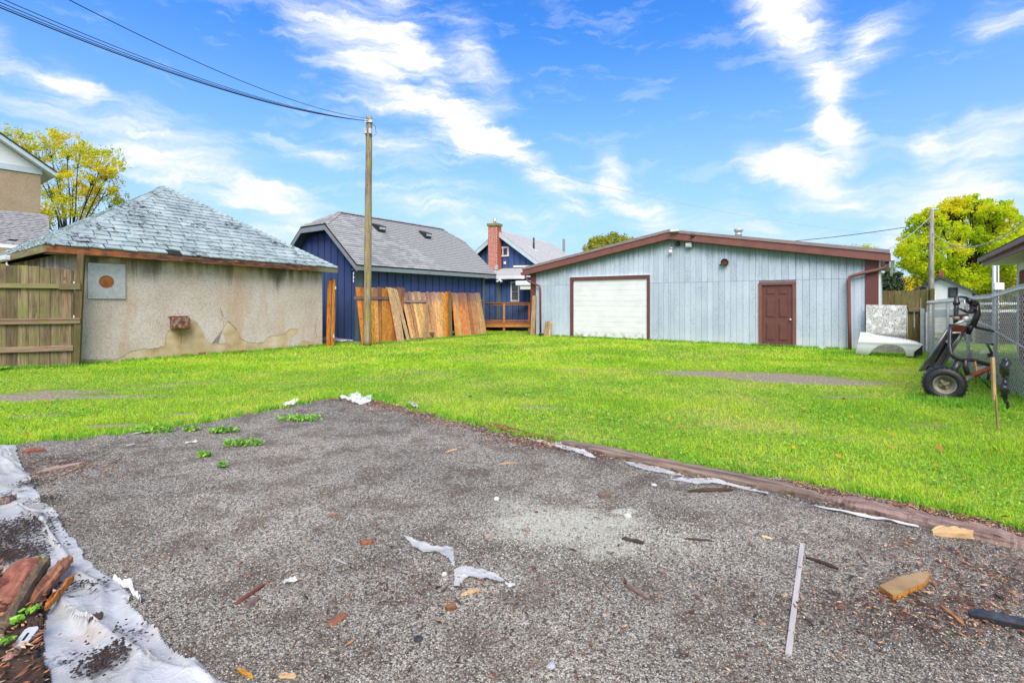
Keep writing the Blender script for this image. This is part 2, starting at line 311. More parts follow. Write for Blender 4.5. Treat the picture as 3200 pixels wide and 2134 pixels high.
# stucco (pebbledash coat)
def stucco(name, c, dark, dots=True, staintop=None):
    m, T, b, ob, rv, rn = mat_base(name, .9, .15)
    big = T.noise(ob, .9, 5, .6); col = T.ramp(big, [(.3, tuple(x*.85 for x in c)), (.5, c), (.7, (c[0]*1.06, c[1]*1.12, c[2]*1.22))])
    fine = T.noise(ob, 60, 3, .6); col = T.mix(T.step(fine, .34, .52, .55, 0.0), col, dark)
    if dots:
        vo = T.new('ShaderNodeTexVoronoi'); T.lk(ob, vo.inputs['Vector']); vo.inputs['Scale'].default_value = 46
        col = T.mix(T.math('MULTIPLY', T.step(vo.outputs['Distance'], .22, .36, 1.0, 0.0), T.step(T.noise(ob, 12, 3), .46, .54)), col, dark)
    if staintop:
        sp = T.new('ShaderNodeSeparateXYZ'); T.lk(ob, sp.inputs[0])
        streak = T.noise(ob, 1.2, 5, .6, 0, (1.8, 1.8, .15)); zz = T.math('ADD', sp.outputs[2], T.math('MULTIPLY', T.math('SUBTRACT', streak, .5), 2.6))
        col = T.mix(T.step(zz, staintop-.65, staintop+.05, 0.0, .9), col, (.10,.08,.055))
        rs = T.noise(ob, .8, 4, .6, 0, (1.5, 1.5, .35)); col = T.mix(T.step(rs, .5, .68, 0.0, .45), col, (.46,.26,.12))
    T.lk(col, b.inputs['Base Color']); bump(T, b, T.noise(ob, 70, 3, .7), .6, .012); return m
M['pebble'] = stucco('pebbledash', (.61,.515,.445), (.19,.15,.115), True, 2.75)
M['tallstucco'] = stucco('tall_house_stucco', (.44,.33,.22), (.07,.05,.04), True)
# bare render base showing under the fallen coat: combed horizontally
m, T, b, ob, rv, rn = mat_base('combed_render', .9, .15)
wv = T.new('ShaderNodeTexWave', wave_type='BANDS', bands_direction='Z'); T.lk(ob, wv.inputs[0]); wv.inputs['Scale'].default_value = 20; wv.inputs['Distortion'].default_value = 1.5; wv.inputs['Detail'].default_value = 2
col = T.ramp(T.noise(ob, 2, 5), [(.3, (.42,.28,.14)), (.5, (.60,.45,.27)), (.7, (.72,.60,.43))])
col = T.mix(T.step(wv.outputs[1], .2, .0, 0.0, .4), col, (.17,.11,.06)); T.lk(col, b.inputs['Base Color']); bump(T, b, wv.outputs[1], .5, .01); M['render'] = m
# shop cladding
m, T, b, ob, rv, rn = mat_base('shop_cladding', .55, .3)
sp = T.new('ShaderNodeSeparateXYZ'); T.lk(ob, sp.inputs[0])
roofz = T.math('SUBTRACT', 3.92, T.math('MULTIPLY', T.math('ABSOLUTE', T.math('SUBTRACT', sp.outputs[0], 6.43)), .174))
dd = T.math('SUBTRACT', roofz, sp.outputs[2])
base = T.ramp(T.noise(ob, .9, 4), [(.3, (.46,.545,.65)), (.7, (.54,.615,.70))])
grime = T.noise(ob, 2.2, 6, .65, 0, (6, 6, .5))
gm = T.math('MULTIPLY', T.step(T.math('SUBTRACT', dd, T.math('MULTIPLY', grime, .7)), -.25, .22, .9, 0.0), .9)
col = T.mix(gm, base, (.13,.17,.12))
spk = T.noise(ob, 34, 5, .8); area = T.noise(ob, 1.3, 4, .6, 0, (2.4, 2.4, .7))
col = T.mix(T.math('MULTIPLY', T.step(spk, .50, .60), T.step(area, .36, .66, .08, .62)), col, (.14,.16,.18))
low = T.math('ADD', sp.outputs[2], T.math('MULTIPLY', T.noise(ob, 2.0, 4), 1.1)); col = T.mix(T.step(low, .5, 1.15, .55, 0.0), col, (.68,.68,.68))
rib = T.new('ShaderNodeTexWave', wave_type='BANDS', bands_direction='X'); T.lk(ob, rib.inputs[0]); rib.inputs['Scale'].default_value = 7.5; rib.inputs['Distortion'].default_value = 0
col = T.mix(T.step(rib.outputs[1], .3, .0, 0.0, .16), col, (.2,.25,.28))
st = T.blob(ob, (0,0), 1, 1, 0)
hs = T.new('ShaderNodeHueSaturation'); T.lk(col, hs.inputs['Color']); T.lk(T.step(rn, 0, 1, .93, 1.05), hs.inputs['Value'])
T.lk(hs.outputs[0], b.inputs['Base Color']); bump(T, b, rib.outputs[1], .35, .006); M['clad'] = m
# garage door
m, T, b, ob, rv, rn = mat_base('garage_door_white', .5, .35)
sp = T.new('ShaderNodeSeparateXYZ'); T.lk(ob, sp.inputs[0])
col = T.ramp(T.noise(ob, 1.5, 5, .6, 0, (1, 1, 2)), [(.3, (.68,.69,.70)), (.6, (.78,.79,.80))])
col = T.mix(T.math('MULTIPLY', T.step(sp.outputs[2], .38, .05), T.step(T.noise(ob, 5, 5), .45, .65)), col, (.32,.30,.14))
col = T.mix(T.step(T.noise(ob, 3, 6, .7), .60, .72, 0.0, .35), col, (.42,.43,.44)); T.lk(col, b.inputs['Base Color']); M['gdoor'] = m
# old pale-green slates
m, T, b, ob, rv, rn = mat_base('pale_green_shingle', .75, .3)
geo = T.new('ShaderNodeNewGeometry'); pos = geo.outputs['Position']
col = T.ramp(T.noise(pos, 1.4, 4), [(.3, (.25,.31,.32)), (.7, (.38,.45,.45))])
hs = T.new('ShaderNodeHueSaturation'); T.lk(col, hs.inputs['Color']); T.lk(T.step(rn, 0, 1, .88, 1.08), hs.inputs['Value']); col = hs.outputs[0]
pat = T.noise(pos, 1.1, 5, .65); fl = T.noise(pos, 9, 6, .7)
col = T.mix(T.math('MULTIPLY', T.step(pat, .48, .64), T.step(fl, .49, .57)), col, (.045,.047,.045))
col = T.mix(T.step(T.noise(pos, 30, 4, .7), .60, .72, 0.0, .45), col, (.08,.085,.085))
T.lk(col, b.inputs['Base Color']); bump(T, b, fl, .4, .01); M['oldshingle'] = m
# rotten fascia
m, T, b, ob, rv, rn = mat_base('rotten_fascia', .8, .25)
col = T.ramp(T.noise(ob, 2.5, 8, .7, .8, (1.2, 1.2, 9)), [(.36, (.035,.022,.02)), (.47, (.10,.045,.035)), (.56, (.20,.09,.06)), (.66, (.42,.16,.06))])
sp = T.new('ShaderNodeSeparateXYZ'); T.lk(ob, sp.inputs[0]); col = T.mix(T.step(sp.outputs[1], -.7, .1, 0.0, .75), col, (.24,.25,.13))
col = T.mix(T.math('MULTIPLY', T.step(sp.outputs[1], -4.6, -6.3), T.step(T.noise(ob, 3, 4), .35, .6, 0.1, .7)), col, (.48,.16,.05))
T.lk(col, b.inputs['Base Color']); bump(T, b, T.noise(ob, 20, 5), .5, .01); M['fascia'] = m
# painted peeling plywood
m, T, b, ob, rv, rn = mat_base('peeling_plywood', .8, .2)
wv = T.new('ShaderNodeTexNoise'); mp_ = T.new('ShaderNodeMapping'); T.lk(ob, mp_.inputs[0]); mp_.inputs[3].default_value = (9, 9, 4.5); T.lk(mp_.outputs[0], wv.inputs[0]); wv.inputs['Scale'].default_value = 1.2; wv.inputs['Detail'].default_value = 3; wv.inputs['Distortion'].default_value = 3.5
fr = T.math('FRACT', T.math('MULTIPLY', wv.outputs[0], 7)); edge = T.math('ABSOLUTE', T.math('SUBTRACT', fr, .5))
col = T.mix(T.math('MULTIPLY', T.step(edge, .16, .24, .95, 0.0), T.step(T.noise(ob, 7, 5), .35, .5)), (.72,.72,.71), (.05,.045,.04)); col = T.mix(T.step(T.noise(ob, 3, 5), .55, .7, 0, .6), col, (.2,.18,.16)); spz = T.new('ShaderNodeSeparateXYZ'); T.lk(ob, spz.inputs[0]); col = T.mix(T.step(spz.outputs[2], .62, .5, 0.0, .72), col, (.09,.08,.07))  # lower part darkened: shade behind the fender arch painted in, along with dirt
T.lk(col, b.inputs['Base Color']); M['peel'] = m
# horizontal white siding
def siding(name, c, sc_):
    m, T, b, ob, rv, rn = mat_base(name, .5, .3); wv = T.new('ShaderNodeTexWave', wave_type='BANDS', bands_direction='Z', wave_profile='SAW'); T.lk(ob, wv.inputs[0]); wv.inputs['Scale'].default_value = sc_
    T.lk(T.mix(T.step(wv.outputs[1], .12, .0, 0.0, .35), c, tuple(x*.5 for x in c)), b.inputs['Base Color']); bump(T, b, wv.outputs[1], .5, .02); return m
M['sidewhite'] = siding('white_siding', (.74,.76,.78), 1.9)
# gravel
WP = [((1742,1640),.85,.55,.0,1.1),((1930,1640),.45,.30,.2,.85),((1620,1590),.5,.5,.3,.6),((1900,1720),.45,.2,.4,.75),((2130,1720),.5,.3,.2,.55),((1950,1600),.16,.1,0,1.4)]
def gravel_mat():
    m, T, b, ob, rv, rn = mat_base('gravel', .8, .3)
    vo = T.new('ShaderNodeTexVoronoi'); T.lk(ob, vo.inputs['Vector']); vo.inputs['Scale'].default_value = 120; vo.inputs['Randomness'].default_value = 1
    v2 = T.new('ShaderNodeTexVoronoi'); T.lk(ob, v2.inputs['Vector']); v2.inputs['Scale'].default_value = 62
    s1 = T.new('ShaderNodeSeparateColor'); T.lk(vo.outputs['Color'], s1.inputs[0]); s2 = T.new('ShaderNodeSeparateColor'); T.lk(v2.outputs['Color'], s2.inputs[0])
    f = T.math('ADD', T.math('MULTIPLY', s1.outputs[0], .6), T.math('MULTIPLY', s2.outputs[1], .4))
    col = T.ramp(f, [(.10, (.055,.045,.033)), (.32, (.205,.18,.145)), (.58, (.355,.325,.272)), (.9, (.52,.49,.43))])
    gap = T.step(vo.outputs['Distance'], .45, .75, 0.0, .75); col = T.mix(gap, col, (.03,.022,.018))
    gap2 = T.step(v2.outputs['Distance'], .6, .85, 0.0, .6); col = T.mix(gap2, col, (.03,.022,.018))
    med = T.noise(ob, 3.0, 6, .65); col = T.mix(T.step(med, .46, .62, 0.0, .62), col, (.09,.062,.042))
    lo = T.noise(ob, .7, 4, .6); hs = T.new('ShaderNodeHueSaturation'); T.lk(col, hs.inputs['Color']); T.lk(T.step(lo, .3, .7, .72, 1.22), hs.inputs['Value']); col = hs.outputs[0]
    msk = None
    for (pp, rx, ry, ang, k) in WP:
        x, y = G(*pp); q = T.math('MULTIPLY', T.blob(ob, (x, y), rx, ry, ang, .0), k); msk = q if msk is None else T.math('MAXIMUM', msk, q)
    msk = T.math('MULTIPLY', T.step(T.math('ADD', msk, T.math('MULTIPLY', T.math('SUBTRACT', T.noise(ob, 9, 6, .7), .5), 1.1)), .25, .9), T.step(f, .2, .42, .25, .9))
    col = T.mix(msk, col, (.50,.49,.42))
    dk = None
    for (pp, rx, ry, ang) in [((3050,1950),1.1,.35,.0),((3150,1800),.7,.5,.0),((1350,1275),2.4,.35,-.75),((1700,1390),1.6,.28,-.75),((2500,1560),2.0,.30,-.75),((2900,1610),1.2,.3,-.75),((2100,1460),1.5,.25,-.75),((130,1450),.9,.6,0)]:
        x, y = G(*pp); q = T.blob(ob, (x, y), rx, ry, ang, .1); dk = q if dk is None else T.math('MAXIMUM', dk, q)
    dk = T.math('MULTIPLY', dk, T.step(T.noise(ob, 7, 6, .7), .38, .58)); col = T.mix(T.math('MULTIPLY', dk, .8), col, (.045,.026,.02))
    T.lk(col, b.inputs['Base Color'])
    hgt = T.math('ADD', T.math('MULTIPLY', vo.outputs['Distance'], -.6), T.math('MULTIPLY', v2.outputs['Distance'], -.8)); bump(T, b, hgt, .8, .008)
    return m
M['gravel'] = gravel_mat()
m, T, b, ob, rv, rn = mat_base('gravel_stone', .75, .3)
geo = T.new('ShaderNodeNewGeometry'); col = T.ramp(geo.outputs['Random Per Island'], [(0, (.07,.058,.043)), (.35, (.23,.203,.163)), (.75, (.385,.355,.30)), (.97, (.53,.505,.45)), (1, (.3,.15,.10))]); T.lk(col, b.inputs['Base Color']); M['stones'] = m
m, T, b, ob, rv, rn = mat_base('pale_stone', .75, .3)
geo = T.new('ShaderNodeNewGeometry'); col = T.ramp(geo.outputs['Random Per Island'], [(0, (.28,.27,.22)), (1, (.56,.55,.48))]); T.lk(col, b.inputs['Base Color']); M['palestones'] = m
m, T, b, ob, rv, rn = mat_base('chip_litter', .75, .3)
geo = T.new('ShaderNodeNewGeometry'); col = T.ramp(geo.outputs['Random Per Island'], [(0, (.03,.018,.014)), (.45, (.1,.05,.035)), (.7, (.3,.1,.05)), (.88, (.5,.27,.12)), (1, (.6,.45,.3))]); T.lk(col, b.inputs['Base Color']); M['chips'] = m
m, T, b, ob, rv, rn = mat_base('bark_flakes', .75, .3)
geo = T.new('ShaderNodeNewGeometry'); col = T.ramp(geo.outputs['Random Per Island'], [(0, (.03,.018,.014)), (.5, (.09,.045,.032)), (.8, (.22,.09,.05)), (.93, (.40,.20,.09)), (1, (.5,.36,.22))]); T.lk(col, b.inputs['Base Color']); M['barkflakes'] = m
# ground under the grass
BARE = [((2330,1172),2.3,.62,-.22,1.25),((2520,1190),1.7,.62,-.2,1.25),((20,1245),1.5,.5,.1,1.2),((200,1225),1.2,.4,.1,.75),((330,1240),1.5,.25,.1,.7),((560,1200),1.6,.22,.3,.55),((1700,1275),.6,.12,-.2,.6),((1500,1180),1.0,.15,0,.4),((2250,1150),.8,.3,0,.4),((1680,1275),.35,.12,0,.9),((1180,1185),.9,.2,.1,.5),((500,1215),.7,.2,.2,.6),((1360,1165),.8,.2,0,.5),((2650,1240),.7,.2,.1,.5),((2130,1290),.6,.15,0,.45),((2900,1330),.5,.15,0,.5),((350,1330),.6,.12,.1,.8),((120,1300),.6,.2,.1,.6),((560,1295),.4,.1,.2,.8)]
m, T, b, ob, rv, rn = mat_base('lawn_soil', .95, .1)
col = T.ramp(T.noise(ob, .5, 6, .6), [(.3, (.14,.25,.03)), (.5, (.22,.31,.05)), (.7, (.33,.32,.12))])
col = T.mix(T.step(T.noise(ob, 14, 5, .7), .4, .6, .55, 0.0), col, (.05,.055,.02))
msk = None
for (pp, rx, ry, ang, k) in BARE:
    x, y = G(*pp); q = T.math('MULTIPLY', T.blob(ob, (x, y), rx*1.1, ry*1.15, ang, .2), k); msk = q if msk is None else T.math('MAXIMUM', msk, q)
gr = T.ramp(T.noise(ob, 22, 4, .7), [(.3, (.10,.075,.05)), (.5, (.26,.21,.15)), (.7, (.40,.36,.32))]); msk = T.math('ADD', msk, T.math('MULTIPLY', T.math('SUBTRACT', T.noise(ob, 6, 5, .7), .5), 1.3)); col = T.mix(T.step(msk, .25, .75), col, gr)
T.lk(col, b.inputs['Base Color']); bump(T, b, T.noise(ob, 20, 5), .5, .03); M['ground'] = m
# grass blades
def leafmat(name, stops, trans=.35, posn=None):
    m = bpy.data.materials.new(name); m.use_nodes = True; T = NT(m.node_tree); b = m.node_tree.nodes['Principled BSDF']; out = m.node_tree.nodes['Material Output']
    geo = T.new('ShaderNodeNewGeometry'); f = geo.outputs['Random Per Island']
    if posn:
        nn = T.noise(geo.outputs['Position'], posn, 7, .7); f = T.math('ADD', T.math('MULTIPLY', f, .5), T.math('MULTIPLY', T.step(nn, .34, .68), .55))
    col = T.ramp(f, stops); T.lk(col, b.inputs['Base Color']); b.inputs['Roughness'].default_value = .55; b.inputs['Specular IOR Level'].default_value = .25
    tr = T.new('ShaderNodeBsdfTranslucent'); T.lk(T.mix(1.0, col, (1.3,1.25,.6), 'MULTIPLY'), tr.inputs[0]); ms = T.new('ShaderNodeMixShader'); ms.inputs[0].default_value = trans
    T.lk(b.outputs[0], ms.inputs[1]); T.lk(tr.outputs[0], ms.inputs[2]); T.lk(ms.outputs[0], out.inputs[0]); return m
M['grass'] = leafmat('grass_blades', [(0, (.17,.38,.03)), (.25, (.29,.54,.03)), (.5, (.46,.68,.04)), (.72, (.60,.73,.07)), (.88, (.68,.68,.15)), (1, (.62,.50,.24))], .4, .5)
M['clover'] = leafmat('weed_leaves', [(0, (.10,.30,.03)), (.5, (.20,.47,.035)), (1, (.36,.58,.08))], .3)
M['dryleaf'] = leafmat('fallen_leaves', [(0, (.42,.2,.03)), (.5, (.55,.38,.03)), (1, (.35,.13,.04))], .2)
M['yellowtree'] = leafmat('yellow_green_leaves', [(0, (.30,.46,.02)), (.35, (.48,.62,.02)), (.7, (.68,.72,.03)), (.92, (.80,.66,.03)), (1, (.78,.42,.04))], .55, .45)
M['locust'] = leafmat('locust_leaves', [(0, (.32,.42,.03)), (.4, (.58,.60,.04)), (.75, (.80,.66,.04)), (1, (.80,.52,.03))], .5, .5)
M['olive'] = leafmat('olive_leaves', [(0, (.16,.22,.02)), (.5, (.36,.40,.05)), (1, (.55,.46,.07))], .45, .5)
M['conifer'] = leafmat('conifer_needles', [(0, (.03,.06,.03)), (1, (.09,.13,.07))], .1)
# ================================================================== SETTING
gravel_poly = [Gd(x, y) for x, y in [(-420,1075),(-150,1040),(0,1022),(130,1011),(300,994),(450,974),(560,954),(640,938),(700,926),(780,914),(850,918),(900,928),(1000,951),(1100,978),(1200,1001),(1290,1012),(1400,1029),(1500,1046),(1600,1064),(1700,1081),(1800,1098),(1900,1116),(2000,1136),(2100,1160),(2200,1183),(2351,1218),(2600,1290),(3000,1400)]]
gp = []
for i in range(len(gravel_poly)-1):
    a, b_ = gravel_poly[i], gravel_poly[i+1]
    for k in range(8):
        t = k/8; x = a[0]+(b_[0]-a[0])*t; y = a[1]+(b_[1]-a[1])*t
        n_ = mnoise.noise(Vector((x*1.6, y*1.6, 3)))*.2+mnoise.noise(Vector((x*6, y*6, 5)))*.10+mnoise.noise(Vector((x*15, y*15, 5)))*.05
        gp.append((x, y+n_))
gp += [(9, -1.0), (9, -9), (-14, -9), (-14, 1.5)]
gb = MB(); gb.add([(-700,-700,0),(700,-700,0),(700,1400,0),(-700,1400,0)], [(0,1,2,3)])
tag(gb.build('ground', M['ground']), kind='structure')
def polyfill(poly, z):
    import bmesh
    bm = bmesh.new(); vs = [bm.verts.new((x, y, z)) for x, y in poly]; f = bm.faces.new(vs); bmesh.ops.triangulate(bm, faces=[f])
    if f.normal.z < 0: bmesh.ops.reverse_faces(bm, faces=bm.faces)
    return bm
bm = polyfill(gp, .006); me = bpy.data.meshes.new('gravel_yard'); bm.to_mesh(me); bm.free(); me.materials.append(M['gravel'])
o = bpy.data.objects.new('gravel_yard', me); C.objects.link(o); tag(o, kind='structure')
# ---------------------------------------------------------------- frames
SHOP0 = (.87, 23.32); SW = 12.87; SD = 11.0
BG0 = (-5.66, 18.9); ST0 = (-6.44, 17.4)
# ---------------------------------------------------------------- shingle courses
camv = Vector((0, 0, CAMH))
def shingles(root, O, U, V, ext, vmax, expo, tabw, mat, nmax, th=.012, gap=.012, jit=.01, seed=1, skip=0.0):
    rr = random.Random(seed); O = Vector(O); U = Vector(U).normalized(); V = Vector(V).normalized(); Nn = U.cross(V).normalized()
    if Nn.z < 0: Nn = -Nn
    full = []; st = MB(); rest = []
    nj = int(vmax/expo)+1
    shapes = []
    for k in range(5):
        mb = MB(); j = [rr.uniform(-jit, jit) for _ in range(6)]; g = gap/2
        a, b_ = -tabw/2+g+max(0, j[4])*.6, tabw/2-g
        mb.add([(a, j[0], th*1.5+abs(j[2])*1.2), (b_, j[1], th*1.5+abs(j[3])*1.2), (b_, expo*1.12, th*.4), (a, expo*1.12, th*.4), (a, j[0], 0.0), (b_, j[1], 0.0), (b_, expo*1.12, 0.0), (a, expo*1.12, 0.0)],
               [(0,1,2,3),(0,4,5,1),(1,5,6,2),(3,7,4,0)])
        shapes.append(mb)
    for j in range(nj):
        v0 = j*expo; v1 = min(v0+expo*1.12, vmax); L0, R0 = ext(v0); L1, R1 = ext(v1)
        if R0-L0 < .04: continue
        u = L0-rr.random()*tabw
        while u < R0:
            uc = u+tabw/2
            if rr.random() >= skip:
                if u >= max(L0, L1) and u+tabw <= min(R0, R1): full.append((uc, v0, rr.randrange(5), rr.uniform(-.012, .012)))
                else:
                    a0, b0 = max(u+gap/2, L0), min(u+tabw-gap/2, R0); a1, b1 = max(u+gap/2, L1), min(u+tabw-gap/2, R1)
                    if b0 > a0+.01:
                        if b1 < a1: a1 = b1 = (a1+b1)/2
                        f = lambda uu, vv, n_: O+U*uu+V*vv+Nn*n_
                        st.add([f(a0,v0,th*1.6), f(b0,v0,th*1.6), f(b1,v1,th*.4), f(a1,v1,th*.4), f(a0,v0,0), f(b0,v0,0)], [(0,1,2,3),(0,4,5,1)])
            u += tabw
    full.sort(key=lambda q: ((root.matrix_basis @ (O+U*q[0]+V*q[1]))-camv).length)
    meshes = [s.mesh('shingle', mat) for s in shapes]
    for i, (uc, v0, k, rz) in enumerate(full):
        c, s_ = math.cos(rz), math.sin(rz); U2 = U*c+V*s_; V2 = V*c-U*s_; p = O+U*uc+V*v0
        if i < nmax:
            ob_ = bpy.data.objects.new('shingle', meshes[k]); C.objects.link(ob_); ob_.parent = root
            mt = Matrix.Identity(4)
            for r_ in range(3): mt[r_][0] = U2[r_]; mt[r_][1] = V2[r_]; mt[r_][2] = Nn[r_]; mt[r_][3] = p[r_]
            ob_.matrix_basis = mt
        else:
            sh = shapes[k]; st.add([p+U2*x+V2*y+Nn*z for x, y, z in sh.v], sh.f)
    if st.v: tag(st.build('far_shingles', mat, root), kind='stuff')
def caps(root, p0, p1, wdt, mat, step=.16, th=.02, tilt=.06):
    p0 = Vector(p0); p1 = Vector(p1); L = (p1-p0).length; n = max(2, int(L/step)); d = (p1-p0).normalized()
    sd_ = d.cross(Vector((0,0,1))).normalized(); up = sd_.cross(d)
    me = None
    mb = MB(); s2 = step*1.35
    mb.add([(0,-wdt,-.045),(0,0,th*1.4),(0,wdt,-.045),(s2,-wdt,-.06),(s2,0,th*.3),(s2,wdt,-.06),(0,-wdt,-.065),(0,0,-.005),(0,wdt,-.065)], [(0,1,4,3),(1,2,5,4),(6,7,1,0),(7,8,2,1)])
    me = mb.mesh('ridge_cap', mat)
    for i in range(n):
        ob_ = bpy.data.objects.new('ridge_cap', me); C.objects.link(ob_); ob_.parent = root; p = p0+d*(L*i/n)
        mt = Matrix.Identity(4)
        for r_ in range(3): mt[r_][0] = d[r_]; mt[r_][1] = sd_[r_]; mt[r_][2] = up[r_]; mt[r_][3] = p[r_]
        ob_.matrix_basis = mt
# ================================================================== GREY SHOP
shop = thing('workshop', 'long grey-blue metal clad workshop with low brown edged gable and white garage door', 'workshop', (*SHOP0, 0), ROT)
def sp_(px, py, dy=0): return on_plane(px, py, off(SHOP0, 0, dy), ADIR)
gx0, gx1 = sp_(1784,1000)[0], sp_(2031,1000)[0]; gz = sp_(2031,859)[1]
dx0, dx1 = sp_(2372,1000)[0], sp_(2488,1000)[0]; dz = sp_(2430,881)[1]
def roofline(x): return 3.92-.174*abs(x-SW/2)
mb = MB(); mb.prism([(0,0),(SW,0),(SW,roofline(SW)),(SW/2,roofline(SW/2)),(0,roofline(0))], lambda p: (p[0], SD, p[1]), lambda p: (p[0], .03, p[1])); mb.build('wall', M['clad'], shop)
cw0 = sp_(1675,1000)[0]; cw1 = sp_(2704,1000)[0]
brk = set(); x = cw0
while x < cw1: brk.add(round(x, 3)); x += .203
brk |= {round(cw1,3), round(gx0,3), round(gx1,3), round(dx0,3), round(dx1,3), round(SW/2,3)}
brk = sorted(brk); LAP = 2.25
for a, c in zip(brk[:-1], brk[1:]):
    if c-a < .012: continue
    mid = (a+c)/2; z0 = .02
    if gx0 < mid < gx1: z0 = gz
    if dx0 < mid < dx1: z0 = dz
    g = .004; yj = random.uniform(0, .004)
    segs = ([(z0, LAP-.004, 0)] if z0 < LAP-.1 else [])+[(max(z0, LAP+.004), None, .003)]
    for (za, zb, dpt) in segs:
        mb = MB(); ta = zb or roofline(a+g)-.01; tb = zb or roofline(c-g)-.01; y0 = -.012-yj-dpt
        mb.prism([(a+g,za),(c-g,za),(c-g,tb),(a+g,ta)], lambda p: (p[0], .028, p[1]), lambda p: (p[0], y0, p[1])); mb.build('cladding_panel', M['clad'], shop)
for (a, c) in ((-.0, cw0-.003), (cw1+.003, SW)):
    MB().box(a, c, -.05, .027, 0, min(roofline(a), roofline(c))-.01).build('corner_trim', M['brown2'], shop)
MB().box(SW+.001, SW+.05, -.02, .1, 0, 2.78).build('edge_strip', M['white'], shop)
ov = .25
# rake fascia and roof slabs
for sgn in (0, 1):
    xe = -.30 if sgn == 0 else SW+.30; xm = SW/2
    ze, zm = roofline(xe), roofline(xm)
    q = [(xe, ze-.03), (xm, zm-.03), (xm, zm+.22), (xe, ze+.22)]
    MB().prism(q, lambda p: (p[0], -ov+.04, p[1]), lambda p: (p[0], -ov, p[1])).build('rake_fascia', M['brown'], shop)
    q = [(xe-.02, ze+.223), (xm, zm+.223), (xm, zm+.33), (xe-.02, ze+.33)]
    MB().prism(q, lambda p: (p[0], SD+.2, p[1]), lambda p: (p[0], -ov-.03, p[1])).build('roof', M['flash'], shop)
    q = [(xe, ze-.02), (xm, zm-.02), (xm, zm+.0), (xe, ze+.0)]
    MB().prism(q, lambda p: (p[0], .0-.02, p[1]), lambda p: (p[0], -ov+.045, p[1])).build('soffit', M['soffit'], shop)
    xg = xe+(-.10 if sgn == 0 else .0)
    MB().box(xg, xg+.10, -ov+.0, SD, ze+.0, ze+.12).build('gutter', M['brown'] if sgn == 0 else M['whitemetal'], shop)
def framed(parts, parent):
    for nm, bx_, mt in parts: MB().box(*bx_).build(nm, mt, parent, bevel=.004)
fw = .13
ix0, ix1, iz = gx0+fw, gx1-.10, gz-.14
gd = MB().box(ix0, ix1, .0, .02, .03, iz).build('garage_door', M['gdoor'], shop)
nS = 11; hS = (iz-.05)/nS
for k in range(nS):
    MB().box(ix0+.012, ix1-.012, -.022, -.001, 0.05+k*hS+.002, .05+(k+1)*hS-.002).build('door_slat', M['gdoor'], gd, bevel=.003)
MB().box(ix0, ix1, -.03, .0, .012, .045).build('bottom_seal', M['dark'], gd)
framed([('door_frame', (gx0, gx0+fw, -.07, .02, .0, gz-.141), M['brown2']), ('door_frame', (gx1-.10, gx1, -.07, .02, .0, gz-.141), M['brown2']), ('door_frame', (gx0, gx1, -.075, .02, gz-.14, gz), M['brown2'])], shop)
MB().box(gx0-.02, gx1+.02, -.09, .0, gz+.001, gz+.02).build('drip_cap', M['white'], shop)
jx0, jx1, jz = dx0+.10, dx1-.10, dz-.10
framed([('door_jamb', (dx0, dx0+.1, -.07, .02, .0, dz-.101), M['brown']), ('door_jamb', (dx1-.1, dx1, -.07, .02, .0, dz-.101), M['brown']), ('door_jamb', (dx0, dx1, -.075, .02, dz-.1, dz), M['brown'])], shop)
door = MB().box(jx0, jx1, -.018, .0, .05, jz).build('entry_door', M['brown2'], shop)
W_ = jx1-jx0; H_ = jz-.05
for cx in (.28, .70):
    for (z0, z1) in ((.085, .36), (.47, .78), (.855, .93)):
        xa = jx0+W_*(cx-.14); xb = jx0+W_*(cx+.14); za = .05+H_*z0; zb = .05+H_*z1
        mb = MB(); mb.prism([(xa,za),(xb,za),(xb,zb),(xa,zb)], lambda p: (p[0], -.017, p[1]), lambda p: ((p[0]-(xa+xb)/2)*.8+(xa+xb)/2, -.036, (p[1]-(za+zb)/2)*.93+(za+zb)/2)); mb.build('door_panel', M['brown2'], door)
        fr_ = MB(); g = .018
        fr_.box(xa-g, xb+g, -.026, -.0185, zb, zb+g); fr_.box(xa-g, xb+g, -.026, -.0185, za-g, za); fr_.box(xa-g, xa, -.026, -.0185, za+.0005, zb-.0005); fr_.box(xb, xb+g, -.026, -.0185, za+.0005, zb-.0005)
        fr_.build('door_moulding', M['brown2'], door)
MB().lathe([(0,-.075),(.02,-.073),(.032,-.055),(.03,-.04),(.014,-.03),(.014,0)], (jx1-.06, -.018, .05+H_*.43), (0,1,0), 14).build('door_knob', M['whitemetal'], door, True)
MB().box(dx0-.02, dx1+.02, -.16, -.001, .0, .05).build('threshold', M['dark'], shop)
# downspouts
def sppath(pts, dy): return [(sp_(x, y, dy)[0], dy, sp_(x, y, dy)[1]) for x, y in pts]
def flatpipe(pts, r): return MB().tube(pts, r, 4 if False else 8)
pl = sppath([(1644,862),(1646,874),(1653,880),(1675,889),(1686,894),(1688,904),(1689,1040)], -.14); pl[0] = (pl[0][0], -.2, pl[0][2]); flatpipe(pl, .045).build('downspout', M['brown2'], shop, True)
MB().box(pl[-1][0]-.03, pl[-1][0]+.32, -.24, -.08, .02, .12).build('downspout_shoe', M['dark'], shop, bevel=.01)
pr = sppath([(2764,836),(2744,843),(2700,853),(2666,861),(2655,866),(2652,878),(2654,1000),(2656,1096)], -.14); pr = [(sp_(2774,817,-.1)[0], -.1, sp_(2774,817,-.1)[1]), *pr]; flatpipe(pr, .05).build('downspout', M['brown'], shop, True)
mb = MB(); q = pr[0]; mb.box(q[0]-.09, q[0]+.16, -.2, .0, q[2], q[2]+.09).build('outlet_box', M['brown'], shop)
